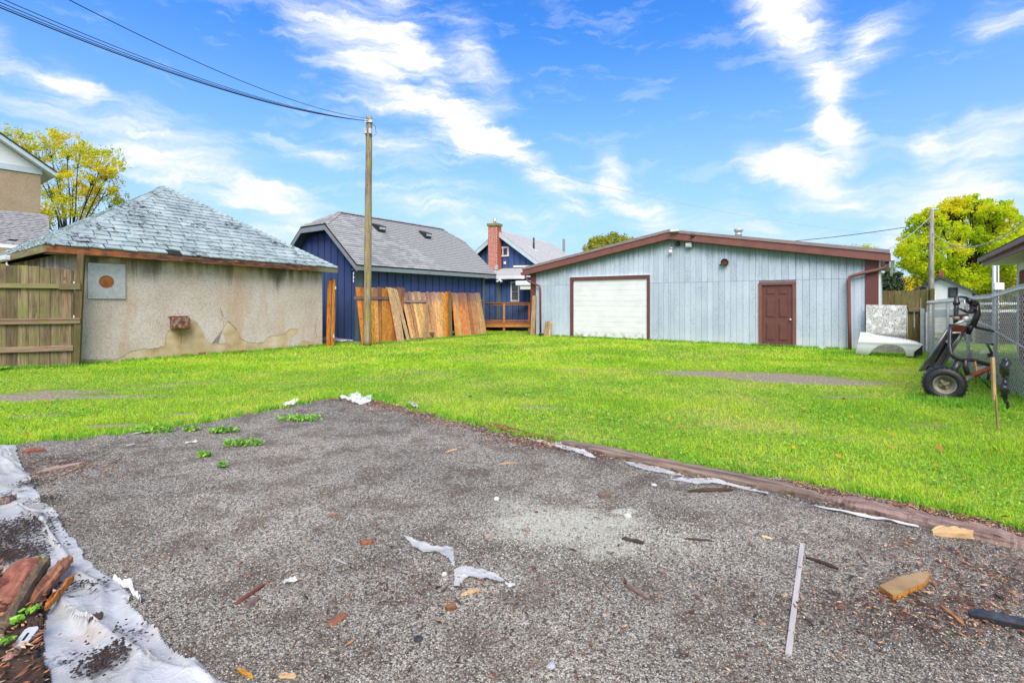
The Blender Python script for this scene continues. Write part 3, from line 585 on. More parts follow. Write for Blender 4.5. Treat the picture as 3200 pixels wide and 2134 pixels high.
# fixtures on the gable
def onw(px, py): s, z = sp_(px, py, -.05); return s, z
s, z = onw(2097, 783); mb = MB(); mb.lathe([(0,-.06),(.05,-.05),(.06,0)], (s, -.02, z+.08), (0,1,0), 12); lamp = mb.build('wall_lamp', M['galv'], shop, True); MB().lathe([(.0,-.0),(.05,0),(.08,-.1),(.06,-.12),(0,-.12)], (s, -.12, z+.02), (0,0,1), 12).build('lamp_shade', M['white'], lamp, True)
s, z = onw(2117, 762); mb = MB(); mb.lathe([(0,-.12),(.07,-.11),(.09,-.04),(.09,0)], (s, -.02, z), (0,1,.2), 12).build('security_camera', M['dark'], shop, True)
s, z = onw(2154, 766); mb = MB(); mb.box(s-.12, s+.12, -.16, -.02, z-.1, z+.1); fl_ = mb.build('floodlight', M['galv'], shop, bevel=.03); MB().box(s-.1, s+.1, -.165, -.161, z-.03, z+.08).build('flood_lens', M['white'], fl_)
s, z = onw(2116, 724); MB().box(s-.16, s+.16, -ov-.14, -ov-.001, z-.04, z+.04).build('strip_light', M['white'], shop, bevel=.02)
s, z = onw(2170, 738); MB().lathe([(0,-.1),(.06,-.09),(.08,0)], (s, -ov, z), (0,1,0), 12).build('soffit_camera', M['dark'], shop, True)
s, z = onw(2266, 820); mb = MB(); mb.lathe([(0,.0),(.10,.0),(.115,-.05),(.13,-.06),(.13,-.13),(.11,-.13),(.10,-.02),(0,-.02)], (s, -.02, z), (0,1,0), 18); vt = mb.build('vent_hood', M['dark'], shop, True)
MB().lathe([(0,-.09),(.095,-.09)], (s, -.02, z), (0,1,0), 16).build('vent_disc', M['rustbrown'], vt); MB().obox((s-.18, -.12, z-.12), (s-.05, -.12, z-.03), .05, .02).build('vent_flap', M['dark'], vt)
# stove pipe through the roof
P_ = P(2308, 750, 21.5); r0 = .13
loc = Matrix.Rotation(-ROT, 3, 'Z') @ Vector((P_[0]-SHOP0[0], P_[1]-SHOP0[1], 0)); zt = P(2308, 714, 21.5)[2]
mb = MB().lathe([(r0,3.3),(r0,zt-.28),(r0+.02,zt-.27),(r0+.02,zt-.24),(r0,zt-.23),(r0,zt-.14),(r0+.05,zt-.13),(r0+.05,zt-.03),(r0+.02,zt),(0,zt)], (loc.x, loc.y, 0), (0,0,1), 16); mb.build('stove_pipe', M['galv'], shop, True)
# ================================================================== BLUE GARAGE
bg_ = thing('garage', 'dark blue board and batten garage with grey shingled jerkinhead roof', 'garage', (*BG0, 0), ROT)
BW = 4.71; BL = 7.3; TN = 1.64/1.94
ze = 2.70; rz_top = lambda dx: ze+.16+dx*TN
RX0 = .4; RX1 = -5.11; RXM = (RX0+RX1)/2; RIDGE = rz_top(2.755)
clipdx = 1.94; zclip = rz_top(clipdx)
mb = MB(); mb.box(-BW, -.0, .0, BL, 0, 2.9); mb.build('wall', M['blue'], bg_)
def gabz(x):
    d = min(RX0-x, x-RX1); return min(ze-.06+d*TN, zclip-.22)
for yy, y1, nm in ((.0, .04, 'gable'), (BL-.04, BL, 'gable')):
    mb = MB(); poly = [(-BW,2.901),(0,2.901),(0,max(2.902,gabz(0))),(RX0-1.94-.0,zclip-.22),(RX1+1.94,zclip-.22),(-BW,max(2.902,gabz(-BW)))]
    mb.prism(poly, lambda p: (p[0], y1, p[1]), lambda p: (p[0], yy, p[1])); mb.build(nm, M['blue'], bg_)
for i in range(11):
    x = -.42-i*.43
    if x > -BW: MB().box(x-.02, x+.02, -.022, -.001, .12, gabz(x)-.01).build('batten', M['batten'], bg_)
for i in range(17):
    y = .52+i*.41
    if y < BL-.15: MB().box(.001, .022, y-.02, y+.02, .12, 2.66).build('batten', M['batten'], bg_)
for (x0, x1, y0, y1) in ((-.16, .03, -.03, -.0005), (.0005, .03, 0, .16), (.0005, .03, BL-.16, BL)):
    MB().box(x0, x1, y0, y1, .05, 2.69).build('corner_board', M['trim'], bg_)
MB().box(-BW-.02, .06, -.05, BL+.05, 0, .06).build('foundation', M['concrete'], bg_)
# roof body: two slopes, two clipped ends
Y0, Y1 = -.4, 7.72; YR0, YR1 = .82, 6.77
xa, xb = RX0-clipdx, RX1+clipdx
def rp(x, y, z): return (x, y, z)
top = [(RX0,Y0,rz_top(0)),(xa,Y0,zclip),(xb,Y0,zclip),(RX1,Y0,rz_top(0)),(RX1,Y1,rz_top(0)),(xb,Y1,zclip),(xa,Y1,zclip),(RX0,Y1,rz_top(0)),(RXM,YR0,RIDGE),(RXM,YR1,RIDGE)]
bot = [(x, y, z-.05) for x, y, z in top]
mb = MB(); mb.add(top+bot, [(0,7,6,9,8,1),(1,8,2),(3,2,8,9,5,4),(6,5,9),(10,11,18,19,16,17),(11,12,18),(12,13,14,15,19,18),(15,16,19),(0,1,11,10),(1,2,12,11),(2,3,13,12),(4,5,15,14),(5,6,16,15),(6,7,17,16),(0,10,17,7),(3,4,14,13)])
mb.build('roof', M['asphaltfelt'], bg_)
slope_len = math.hypot(2.755, 2.755*TN); cl = math.hypot(clipdx, clipdx*TN)
def ext_main(v):
    if v <= cl: return (0, Y1-Y0)
    t = (v-cl)/(slope_len-cl); return ((YR0-Y0)*t, (Y1-Y0)-(Y1-YR1)*t)
Vd = Vector((-1, 0, TN)).normalized()
shingles(bg_, (RX0+.02, Y0, rz_top(0)-.01), (0,1,0), Vd, ext_main, slope_len, .142, .30, M['shinglegrey'], 260, th=.017, gap=.006, jit=.004, seed=3)
hv = Vector((0, YR0-Y0, RIDGE-zclip)); hl_ = hv.length; wb = xa-xb
shingles(bg_, (xb, Y0-.01, zclip+.002), (1,0,0), hv, lambda v: (wb/2*v/hl_, wb-wb/2*v/hl_), hl_, .142, .3, M['shinglegrey'], 20, th=.009, gap=.004, jit=.004, seed=4)
up = .03
caps(bg_, (xa, Y0, zclip+up), (RXM, YR0, RIDGE+up), .12, M['shinglegrey']); caps(bg_, (xb, Y0, zclip+up), (RXM, YR0, RIDGE+up), .12, M['shinglegrey'])
caps(bg_, (RXM, YR0, RIDGE+up), (RXM, YR1, RIDGE+up), .14, M['shinglegrey'], .18); caps(bg_, (xa, Y1, zclip+up), (RXM, YR1, RIDGE+up), .12, M['shinglegrey'])
# rake fascia boards (front), soffit, eave fascia
def fasc(p, q, nm='rake_fascia', h=.24, y=Y0):
    mb = MB(); mb.prism([(p[0],p[1]-h),(q[0],q[1]-h),(q[0],q[1]-.052),(p[0],p[1]-.052)], lambda r: (r[0], y+.04, r[1]), lambda r: (r[0], y, r[1])); return mb.build(nm, M['greyfascia'], bg_)
e0 = rz_top(0)
fasc((xa, zclip), (RX0, e0)); fasc((RX1, e0), (xb, zclip)); fasc((xb, zclip), (xa, zclip))
mb = MB(); 
for (p, q) in (((RX0,e0),(xa,zclip)),((xa,zclip),(xb,zclip)),((xb,zclip),(RX1,e0))):
    mb.add([(p[0],Y0+.04,p[1]-.2),(q[0],Y0+.04,q[1]-.2),(q[0],0,q[1]-.2),(p[0],0,p[1]-.2)], [(0,1,2,3)])
mb.build('soffit', M['soffit'], bg_)
MB().box(RX0-.03, RX0+.005, Y0, Y1, e0-.2, e0-.052).build('eave_fascia', M['greyfascia'], bg_)
MB().box(.03, RX0-.031, Y0+.05, Y1, e0-.17, e0-.15).build('eave_soffit', M['soffit'], bg_)
# roof vents
for px, py in ((1182,708),(1327,735)):
    # on the slope: find point on plane x = RXM+something
    s, z = on_plane(px, py, off(BG0, RX0-2.05, 0), BDIR); zz = rz_top(2.05)
    v = MB(); v.add([(.20,-.19,-.20),(.20,.19,-.20),(.24,.19,.02),(.24,-.19,.02),(-.24,-.21,.16),(-.24,.21,.16),(-.24,.21,.02),(-.24,-.21,.02)], [(0,1,2,3),(3,2,5,4),(4,5,6,7),(0,3,4,7),(1,6,5,2)])
    vo_ = v.build('roof_vent', M['dark'], bg_, loc=(RX0-2.0, s, zz+.09), bevel=.012)
    MB().box(.205, .243, -.15, .15, -.12, -.03).build('vent_louvre', M['galv'], vo_)
# bits of torn foam hanging at the corner
mb = MB()
for k in range(12): mb.tube([(.10+random.uniform(-.02,.02), -.30+random.uniform(-.02,.02), 2.6-k*.03), (.10+random.uniform(-.03,.03), -.3, 2.565-k*.03)], random.uniform(.006,.018), 5)
mb.build('torn_insulation', M['white'], bg_)
# ================================================================== STUCCO GARAGE
sg = thing('stucco_garage', 'old beige pebbledash garage with pale green hip roof and crumbling lower wall', 'garage', (*ST0, 0), ROT)
SL = 6.85
MB().box(-7.6, -.021, -SL, -.0, 0, 2.62).build('wall', M['render'], sg)
def sw(px, py): 
    s, z = on_plane(px, py, ST0, BDIR); return s, z
z1 = lambda x, y: sw(x/1.96, 400+y/1.96); z2 = lambda x, y: sw(600+x/2.413, 500+y/2.413)
edge = [z1(500,1400), z1(590,1418), z1(720,1412), z1(800,1370), z1(870,1352), z1(940,1352), z1(1008,1335), z1(1022,1250), z1(1090,1205), z1(1160,1178), z1(1200,1182), z1(1235,1235), z1(1262,1290), z1(1290,1318), z1(1340,1322),
        z2(150,1385), z2(262,1382), z2(240,1310), z2(235,1270), z2(262,1215), z2(300,1225), z2(345,1280), z2(372,1345), z2(450,1378), z2(540,1378), z2(575,1330), z2(680,1315), z2(745,1272), z2(800,1272), z2(806,1308), z2(740,1345), z2(726,1402), z2(800,1400), z2(840,1360), z2(880,1368), z2(950,1395)]
edge = [(min(s, -.01), max(z, .03)) for s, z in edge]; edge[0] = (-SL+.0, .25)
ed = []
for i in range(len(edge)-1):
    for k in range(7):
        t = k/7; s = edge[i][0]*(1-t)+edge[i+1][0]*t; z = edge[i][1]*(1-t)+edge[i+1][1]*t
        ed.append((s+random.uniform(-.008,.008)*(k>0), z+random.uniform(-.022,.022)*(k>0)))
ed.append((0, edge[-1][1]))
import bmesh
def slab(poly, f0, f1, name, mat, parent):
    """prism of a concave outline, properly triangulated"""
    bm = bmesh.new(); a = [bm.verts.new(f0(p)) for p in poly]; b_ = [bm.verts.new(f1(p)) for p in poly]; n = len(poly)
    fa = bm.faces.new(a); fb = bm.faces.new(b_[::-1]); bm.normal_update(); bmesh.ops.triangulate(bm, faces=[fa, fb], ngon_method='EAR_CLIP')
    for i in range(n): bm.faces.new((a[i], b_[i], b_[(i+1)%n], a[(i+1)%n]))
    bmesh.ops.recalc_face_normals(bm, faces=bm.faces); me = bpy.data.meshes.new(name); bm.to_mesh(me); bm.free(); me.materials.append(mat)
    o = bpy.data.objects.new(name, me); C.objects.link(o)
    if parent: o.parent = parent
    return o
slab([(-SL, 2.6)]+ed+[(0, 2.6)], lambda p: (-.028, p[0], p[1]), lambda p: (-.012, p[0], p[1]), 'pebbledash_coat', M['pebble'], sg)
MB().box(-7.6, -.0, -SL-.03, -SL-.001, .25, 2.6).build('pebbledash_side', M['pebble'], sg)
# cracks: thin recessed lines as dark fine tubes just inside the coat
for pts in ([z2(215,1130), z2(245,1185), z2(300,1240), z2(345,1285)], [z2(572,1300), z2(576,1270)], [z1(1110,1320), z1(1108,1230), z1(1105,1150), z1(1078,1105)], [z1(1350,1100), z1(1365,1160), z1(1372,1230)], [z2(940,1180), z2(930,1290), z2(945,1350)]):
    q = []
    for i in range(len(pts)-1):
        for k in range(5):
            t = k/5; q.append((-.012, pts[i][0]*(1-t)+pts[i+1][0]*t+random.uniform(-.012,.012), pts[i][1]*(1-t)+pts[i+1][1]*t+random.uniform(-.012,.012)))
    MB().tube(q, .003, 4).build('crack', M['void'], sg)
# exposed red bricks at the foot
for i in range(20):
    s = -4.3+i*.21+random.uniform(-.02,.02)
    if i in (3,4,9,10,15): continue
    h = random.uniform(.04,.10); MB().box(-.028, random.uniform(-.022,-.012), s, s+.19, 0, h).build('brick', M['redbrick'], sg)
# roof
RXe, RYr, RYl, RXb = .35, .35, -7.15, -8.05
zr, zl = 2.68, 2.81
A = (RXe, RYr, zr); B_ = (RXe, RYl, zl); Cc = (RXb, RYl, zl-.05); D = (RXb, RYr, zr); E1 = (-3.9, -3.35, 5.33); E2 = (-4.35, -3.35, 5.33)
mb = MB(); lo = [(p[0], p[1], p[2]-.06) for p in (A, B_, Cc, D)]
mb.add([A, B_, Cc, D, E1, E2]+lo, [(0,4,1),(1,4,5,2),(2,5,3),(3,5,4,0),(6,7,8,9),(0,1,7,6),(1,2,8,7),(2,3,9,8),(3,0,6,9)]); mb.build('roof', M['asphaltfelt'], sg)
def tri_shingles(root, P0, P1, P2, P3, expo, tabw, nmax, seed, mt='oldshingle'):
    """eave P0->P1, top P2 (above the P0 side) and P3"""
    P0, P1, P2, P3 = map(Vector, (P0, P1, P2, P3)); U = (P1-P0).normalized(); w = P2-P0; V = (w-U*w.dot(U)); H = V.length; V.normalize()
    wu = w.dot(U); w2 = (P3-P0).dot(U); L = (P1-P0).length
    shingles(root, P0-V*.03, U, V, lambda v: (wu*v/H, L+(w2-L)*v/H), H, expo, tabw, M[mt], nmax, th=.014, gap=.024, jit=.02, seed=seed, skip=.012)
tri_shingles(sg, A, B_, E1, E1, .245, .33, 285, 11)
tri_shingles(sg, B_, Cc, E1, E2, .245, .33, 0, 12)
caps(sg, (A[0],A[1],A[2]+.02), (E1[0],E1[1],E1[2]+.03), .12, M['oldshingle'], .17); caps(sg, (B_[0],B_[1],B_[2]+.02), (E1[0],E1[1],E1[2]+.03), .13, M['oldshingle'], .17); caps(sg, (E1[0],E1[1],E1[2]+.03), (E2[0],E2[1],E2[2]+.03), .13, M['oldshingle'], .17)
mb = MB(); mb.add([(RXe-.03,RYr,zr-.17),(RXe,RYr,zr-.17),(RXe,RYl,zl-.18),(RXe-.03,RYl,zl-.18),(RXe-.03,RYr,zr-.03),(RXe+.012,RYr,zr-.03),(RXe+.012,RYl,zl-.03),(RXe-.03,RYl,zl-.03)], [(0,3,2,1),(4,5,6,7),(1,2,6,5),(2,3,7,6),(3,0,4,7),(0,1,5,4)]); mb.build('eave_fascia', M['fascia'], sg)
mb = MB(); mb.add([(RXe-.03,RYl,zl-.18),(RXe-.03,RYl-.03,zl-.18),(RXb,RYl-.03,zl-.23),(RXb,RYl,zl-.23),(RXe-.03,RYl,zl-.03),(RXe-.03,RYl-.03,zl-.03),(RXb,RYl-.03,zl-.08),(RXb,RYl,zl-.08)], [(0,1,2,3),(4,7,6,5),(1,5,6,2),(0,4,5,1)]); mb.build('side_fascia', M['weatherrail'], sg)
MB().box(RXb, RXe-3.3, RYl-.17, RYl-.035, zl-.21, zl-.08).build('gutter', M['whitemetal'], sg, bevel=.02)
MB().tube([(RXe-3.4, RYl-.1, zl-.2), (RXe-3.4, RYl-.1, zl-.36), (RXe-3.2, RYl+.05, zl-.46), (RXe-2.95, RYl+.2, zl-.48)], .045, 8).build('downspout', M['whitemetal'], sg, True)
MB().box(.001, RXe-.032, RYl+.02, RYr-.02, 2.602, 2.62).build('eave_soffit', M['rotten'], sg)
# steel plate with a round opening
s0, za = sw(274,933); s1, zb = sw(391,827); sc_, zc = sw(332,881); r_ = .155
n = 28; bm = bmesh.new(); outer = []; inner = []
plate = MB(); ci = [(sc_+r_*math.cos(2*math.pi*k/n), zc+r_*math.sin(2*math.pi*k/n)) for k in range(n)]
co = []
for k in range(n):
    c_, s_ = math.cos(2*math.pi*k/n), math.sin(2*math.pi*k/n)
    tx = ((s1-sc_) if c_ > 0 else (s0-sc_))/c_ if abs(c_) > 1e-6 else 1e9; tz = ((zb-zc) if s_ > 0 else (za-zc))/s_ if abs(s_) > 1e-6 else 1e9
    t = min(abs(tx), abs(tz)); co.append((sc_+c_*t, zc+s_*t))
for (qx, qz) in ((s0,za),(s1,za),(s0,zb),(s1,zb)):
    kk = min(range(n), key=lambda k: math.dist(co[k], (qx, qz))); co[kk] = (qx, qz)
plate.add([(.03, *p) for p in co]+[(.03, *p) for p in ci]+[(.004, *p) for p in ci]+[(.004, *p) for p in co], [(k, (k+1)%n, (k+1)%n+n, k+n) for k in range(n)]+[(k+n, (k+1)%n+n, (k+1)%n+2*n, k+2*n) for k in range(n)]+[(k, k+3*n, (k+1)%n+3*n, (k+1)%n) for k in range(n)])
pl_ = plate.build('steel_plate', M['galv'], sg)
MB().lathe([(r_*1.02,.0),(r_*1.02,-.0)], (.012, sc_, zc), (1,0,0), n)
mb = MB(); mb.lathe([(0,0),(r_+.005,0)], (.006, sc_, zc), (1,0,0), n).build('opening_back', M['hatch'], pl_)
for (a, b_) in ((s0+.05,za+.05),(s1-.05,zb-.05),(s0+.05,zb-.05),(s1-.05,za+.05),((s0+s1)/2,za+.04)): MB().lathe([(0,.008),(.008,.006),(.01,0)], (.03, a, b_), (1,0,0), 8).build('screw', M['dark'], pl_)

# rusty wall vent
s0, za = sw(531,1028); s1, zb = sw(585,989)
mb = MB(); mb.add([(.0,s0,za),(.2,s0+.03,za+.03),(.2,s1,za+.0),(0,s1,za-.03),(0,s0,zb),(.2,s0+.03,zb-.03),(.2,s1,zb-.04),(0,s1,zb)], [(4,5,6,7),(0,1,5,4),(1,2,6,5),(2,3,7,6)]); vt = mb.build('wall_vent', M['rust'], sg); MB().box(.0, .05, s0-.04, s1+.02, zb+.001, zb+.02).build('vent_lip', M['rust'], vt)
# ================================================================== LEANING POSTS AT THE GARAGE CORNER
lp = thing('leaning_posts', 'bundle of bright orange fence posts leaning on the right corner of the stucco garage', 'posts', (*off(ST0, .25, .1), 0), ROT)
for (b0, t0, w_, mt) in (((.0,-.05),(-.17,.12),.10,'orange'),((.02,.07),(-.15,.26),.09,'orange'),((-.06,.16),(-.2,.33),.09,'cedar')):
    MB().obox((b0[0], b0[1], 0), (t0[0], t0[1], 2.26+random.uniform(-.06,.06)), w_, .09, (1,0,0)).build('post', M[mt], lp, bevel=.006)
MB().box(.075, .09, .08, .12, .3, .42).build('bracket', M['whitemetal'], lp); MB().box(-.06, -.045, .25, .29, 1.95, 2.05).build('bracket', M['whitemetal'], lp)
# rubble between the garages
rb = thing('scrap_pile', 'low pile of grey pipes and slabs between the two garages', 'scrap', (*G(1055,1070), 0), ROT)
for k in range(5): MB().tube([(-.5+random.uniform(-.1,.1), -.25+k*.13, .10+.02*(k%2)), (.35+random.uniform(-.1,.2), -.3+k*.15, .07)], .035, 8).build('pipe', M['galv'], rb, True)
MB().box(-.7, .3, -.4, -.3, 0, .12).build('slab', M['concrete'], rb); MB().box(-.3, .6, .35, .5, 0, .1).build('slab', M['concrete'], rb); MB().box(-.9, -.4, .0, .4, .0, .16).build('slab', M['concrete'], rb)
# ================================================================== LEANING FENCE PANELS
XB, XT = .95, .28
def bs(px, x=XB): return on_plane(px, 1000, off(BG0, x, 0), BDIR)[0]
z3 = lambda x: 880+x/2.8
def fence_panel(label, top, bot, n, zt, mats, rails=(), xb=XB, xt=XT, seed=0, name='fence_panel', cat='fence panel', group='fence panels leaning on the blue garage'):
    rr = random.Random(seed); T0, T1 = bs(z3(top[0]), xt), bs(z3(top[1]), xt); B0, B1 = bs(z3(bot[0]), xb), bs(z3(bot[1]), xb); sm = (B0+B1)/2
    rt = thing(name, label, cat, (*off(BG0, xb, sm), 0), ROT, group); nr = Vector((zt, 0, xb-xt)).normalized()
    for k in range(n):
        tb = B0+(B1-B0)*(k+.5)/n-sm; tt = T0+(T1-T0)*(k+.5)/n-sm; wb_ = abs(B1-B0)/n*.94; wt_ = abs(T1-T0)/n*.94; e = rr.uniform(-.025,.025); dn = rr.uniform(-.014,.014)
        MB().obox((dn, tb, rr.uniform(.0,.03)), (xt-xb+dn, tt, zt+e), wb_, .02, nr, wt_).build('picket', M[rr.choice(mats)], rt)
    for (f, a, b_, outw, hh) in rails:
        p = lambda u: Vector((0, B0+(B1-B0)*u-sm, 0)).lerp(Vector((xt-xb, T0+(T1-T0)*u-sm, zt)), f)+nr*outw
        MB().obox(p(a), p(b_), hh, .04, nr).build('rail', M['darkrail'], rt)
    return rt
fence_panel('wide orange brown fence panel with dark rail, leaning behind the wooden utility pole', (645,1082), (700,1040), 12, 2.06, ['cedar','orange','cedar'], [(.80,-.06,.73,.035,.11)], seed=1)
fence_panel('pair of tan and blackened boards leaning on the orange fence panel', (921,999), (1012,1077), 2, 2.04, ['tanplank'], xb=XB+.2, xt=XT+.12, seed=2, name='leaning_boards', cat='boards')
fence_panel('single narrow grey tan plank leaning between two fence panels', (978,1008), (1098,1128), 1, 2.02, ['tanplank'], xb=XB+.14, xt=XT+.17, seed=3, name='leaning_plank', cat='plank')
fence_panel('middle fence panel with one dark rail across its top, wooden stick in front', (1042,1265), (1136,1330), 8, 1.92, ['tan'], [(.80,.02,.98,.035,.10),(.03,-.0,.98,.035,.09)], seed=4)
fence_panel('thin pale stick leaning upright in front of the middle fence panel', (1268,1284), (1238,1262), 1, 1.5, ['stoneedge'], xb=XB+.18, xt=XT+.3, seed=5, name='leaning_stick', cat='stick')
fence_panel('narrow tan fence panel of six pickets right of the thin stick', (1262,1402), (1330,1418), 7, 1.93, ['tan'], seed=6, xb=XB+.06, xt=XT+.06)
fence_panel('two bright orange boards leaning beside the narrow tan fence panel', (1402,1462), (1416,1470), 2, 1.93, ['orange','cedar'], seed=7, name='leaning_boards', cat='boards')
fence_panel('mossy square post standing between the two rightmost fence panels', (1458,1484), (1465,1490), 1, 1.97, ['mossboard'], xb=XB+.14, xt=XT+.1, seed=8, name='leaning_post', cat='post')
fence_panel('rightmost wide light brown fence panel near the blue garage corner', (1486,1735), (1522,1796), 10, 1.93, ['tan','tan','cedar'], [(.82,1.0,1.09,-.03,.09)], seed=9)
for (zx, zz_, lab) in ((1311,.26,'small square end of a timber sticking out under the middle fence panel'),(1492,.26,'small square end of a timber beside the mossy post')):
    q = off(BG0, XB+.05, bs(z3(zx))); o = MB().box(-.25, .08, -.045, .045, zz_-.045, zz_+.045).build('timber_end', M['weathered']); o.location = (*q, 0); o.rotation_euler = (0,0,ROT); tag(o, lab, 'timber', 'timber ends under the leaning panels')
# ================================================================== UTILITY POLE
px_, py_ = G(1147, 1082)
up_ = thing('utility_pole', 'tall mossy wooden utility pole standing in front of the blue garage', 'utility pole', (px_, py_, 0))
PT = P(1154, 366, py_)
mb = MB(); pts = []; rs = []
for k in range(40):
    t = k/39; pts.append((.0+(PT[0]-px_)*t+mnoise.noise(Vector((0,0,k*.4)))*.012, 0, PT[2]*t)); rs.append(.135-.035*t+mnoise.noise(Vector((5,0,k*1.1)))*.006)
mb.tube(pts, rs, 18).build('pole', M['pole'], up_, True)
tx, tz = PT[0]-px_, PT[2]
MB().box(tx-.13, tx+.13, -.13, -.09, tz-.22, tz-.14).build('bracket', M['galv'], up_)
for dx_ in (-.09, .07): MB().box(tx+dx_-.05, tx+dx_+.05, -.18, -.09, tz-.62, tz-.44).build('junction_box', M['galv'], up_, bevel=.01)
MB().tube([(tx+.11,-.05,tz-.2),(tx+.22,-.05,tz-.35),(tx+.25,-.05,tz-.6),(tx+.13,-.06,tz-.7),(tx+.1,-.1,tz-.55)], .008, 5).build('loop_cable', M['wire'], up_)
MB().tube([(tx-.09,-.14,tz-.62),(tx-.1,-.13,tz-1.5),(-.125,-.05,3.0)], .007, 5).build('ground_wire', M['wirelight'], up_)
# ================================================================== OVERHEAD CABLES
def cable(name, label, pts, A, B, r, mat, group=None, dz=0):
    """fit a sagging parabola over the plan line A-B through the sampled pixels"""
    A = np.array(A[:2], float); B = np.array(B[:2], float); d = B-A; L = np.linalg.norm(d); d /= L; ts, zs = [], []
    for (x, y) in pts:
        s, z = on_plane(x/.7347, y/.7347, A, d); ts.append(s); zs.append(z)
    c = np.polyfit(ts, zs, 2); t0, t1 = min(0, min(ts)), L; q = [(A[0]+d[0]*t, A[1]+d[1]*t, np.polyval(c, t)+dz) for t in np.linspace(0, L, 48)]
    o = MB().tube([np.subtract(p, q[0]) for p in q], r, 6).build(name, mat, None, True); o.location = q[0]; return tag(o, label, 'cable', group)
top = (PT[0], py_-.1)
gE = (-9.2, 6.2)
ctrl = [(835,276),(700,258),(560,222),(400,168),(240,110),(100,58),(0,22)]
for k, (dy0, lab) in enumerate(((0, 'lowest of the bundled black cables running from pole top to upper left'), (-5, 'second lowest black cable of the bundle running to upper left'), (-12, 'third black cable of the bundle, just under the top one'), (-19, 'uppermost black cable of the close bundle to upper left'))):
    p = [(x, y+dy0*(835-x)/835*(1 if k < 3 else 1.15)) for x, y in ctrl]
    cable('overhead_cable', lab, p, top, gE, .007 if k else .011, M['wire'], 'cables running from the pole to the upper left')
cable('overhead_cable', 'single thin cable high above the bundle, running from pole to top edge', [(838,272),(700,238),(560,188),(400,122),(280,64),(166,0)], top, (-6.6, 6.0), .007, M['wire'], 'cables running from the pole to the upper left')
cable('overhead_cable', 'long thin cable crossing the sky from the wooden pole to the right tree', [(870,285),(1000,322),(1200,382),(1400,440),(1600,483),(1800,508),(2000,526),(2351,545)], (PT[0]+.1, py_), (24, 30), .0055, M['wirelight'], 'thin cables over the workshop')
YP = 27.0; RP = ((2910-1600)/F*YP, YP)
cable('overhead_cable', 'dark cable sagging from the grey right pole down behind the workshop roof', [(2081,522),(2000,533),(1900,546),(1800,556),(1700,562)], RP, (5.5, 33), .02, M['wire'], 'thin cables over the workshop')
cable('overhead_cable', 'pale cable from the grey right pole down to the workshop eave corner', [(2105,527),(2060,560),(2020,582)], RP, (11.3, 17.0), .014, M['wirelight'], 'thin cables over the workshop')
cable('overhead_cable', 'upper pale cable hanging in a deep curve right of the grey pole', [(2131,524),(2150,545),(2180,560),(2220,567),(2260,560),(2300,540),(2350,510)], RP, (21, 15), .02, M['wirelight'], 'pale cables right of the grey pole')
cable('overhead_cable', 'lower pale cable hanging in a shallow curve right of the grey pole', [(2135,558),(2170,566),(2220,569),(2270,560),(2310,545),(2350,518)], RP, (21.3, 14), .014, M['wirelight'], 'pale cables right of the grey pole')
# ================================================================== LEFT FENCE
FP = G(245, 1147); FR = math.atan2(.56, 1.26)
lf = thing('wooden_fence', 'weathered green brown board fence with three rails at the left edge', 'fence', (*FP, 0), FR)
for i in range(16):
    x1 = -.13-i*.192; MB().box(x1-.186, x1, .0, .022, .05+random.uniform(-.02,.02), 2.27+.012*i+random.uniform(-.015,.015)).build('board', M['weathered'], lf)
MB().box(-.12, -.09, .0, .02, .1, 2.24).build('board', M['mossboard'], lf)
MB().obox((-.04,.02,0), (.05,.02,2.62), .13, .12, (0,-1,0)).build('post', M['mossboard'], lf, bevel=.006)
for (z, h, x0, x1) in ((1.87,.10,-3.2,-.33),(1.87,.14,-.335,.06),(1.05,.075,-1.36,.05),(1.12,.04,-1.36,.05),(1.08,.1,-3.2,-1.365),(.45,.12,-3.2,-.08)):
    MB().box(x0, x1, -.065 if h < .14 else -.075, -.001, z-h/2, z+h/2).build('rail', M['weatherrail'], lf, bevel=.003)
for z in (1.95, 1.17, .6): MB().box(-.085, -.06, -.03, .0, z-.05, z+.03).build('hinge', M['whitemetal'], lf)
# ================================================================== TALL HOUSE AT LEFT
hy = 25.0; hx = (127-1600)/F*hy; HP = np.array((hx, hy)); TR = math.atan2(BDIR[1], BDIR[0])
def hp(px, py, out=0.0):
    P0 = (hx+ADIR[0]*out, hy+ADIR[1]*out); return on_plane(px, py, P0, BDIR)
th = thing('tall_house', 'tall tan stucco house with white gable siding at the left edge', 'house', (hx, hy, 0), TR)
zt_ = hp(127, 545)[1]
MB().box(-9, 0, 0, 8, 0, zt_).build('wall', M['tallstucco'], th)
ex, er = hp(176, 540, .45); x2, z2_ = hp(0, 418, .45); sl = (z2_-er)/(ex-x2); mid = -4.5
def rz(x): return er-(x-ex)*(-sl) if False else er+(ex-x)*sl
mb = MB(); mb.prism([(-9,zt_+.001),(-.0,zt_+.001),(0,zt_+.2),(mid,rz(mid)-.3),(-9,zt_+.2)], lambda p: (p[0], .05, p[1]), lambda p: (p[0], -.02, p[1])); mb.build('gable_siding', M['sidewhite'], th)
MB().box(-9, .05, -.05, -.021, zt_-.02, zt_+.26).build('frieze_board', M['paleblue'], th)
mb = MB(); mb.prism([(ex,er),(mid,rz(mid)),(mid,rz(mid)-.26),(ex,er-.2)], lambda p: (p[0], -.40, p[1]), lambda p: (p[0], -.45, p[1])); mb.build('rake_fascia', M['paleblue'], th)
mb = MB(); mb.prism([(ex+.05,er+.03),(mid,rz(mid)+.08),(mid,rz(mid)+.001),(ex+.02,er+.001)], lambda p: (p[0], 8, p[1]), lambda p: (p[0], -.5, p[1])); mb.build('roof', M['dark'], th)
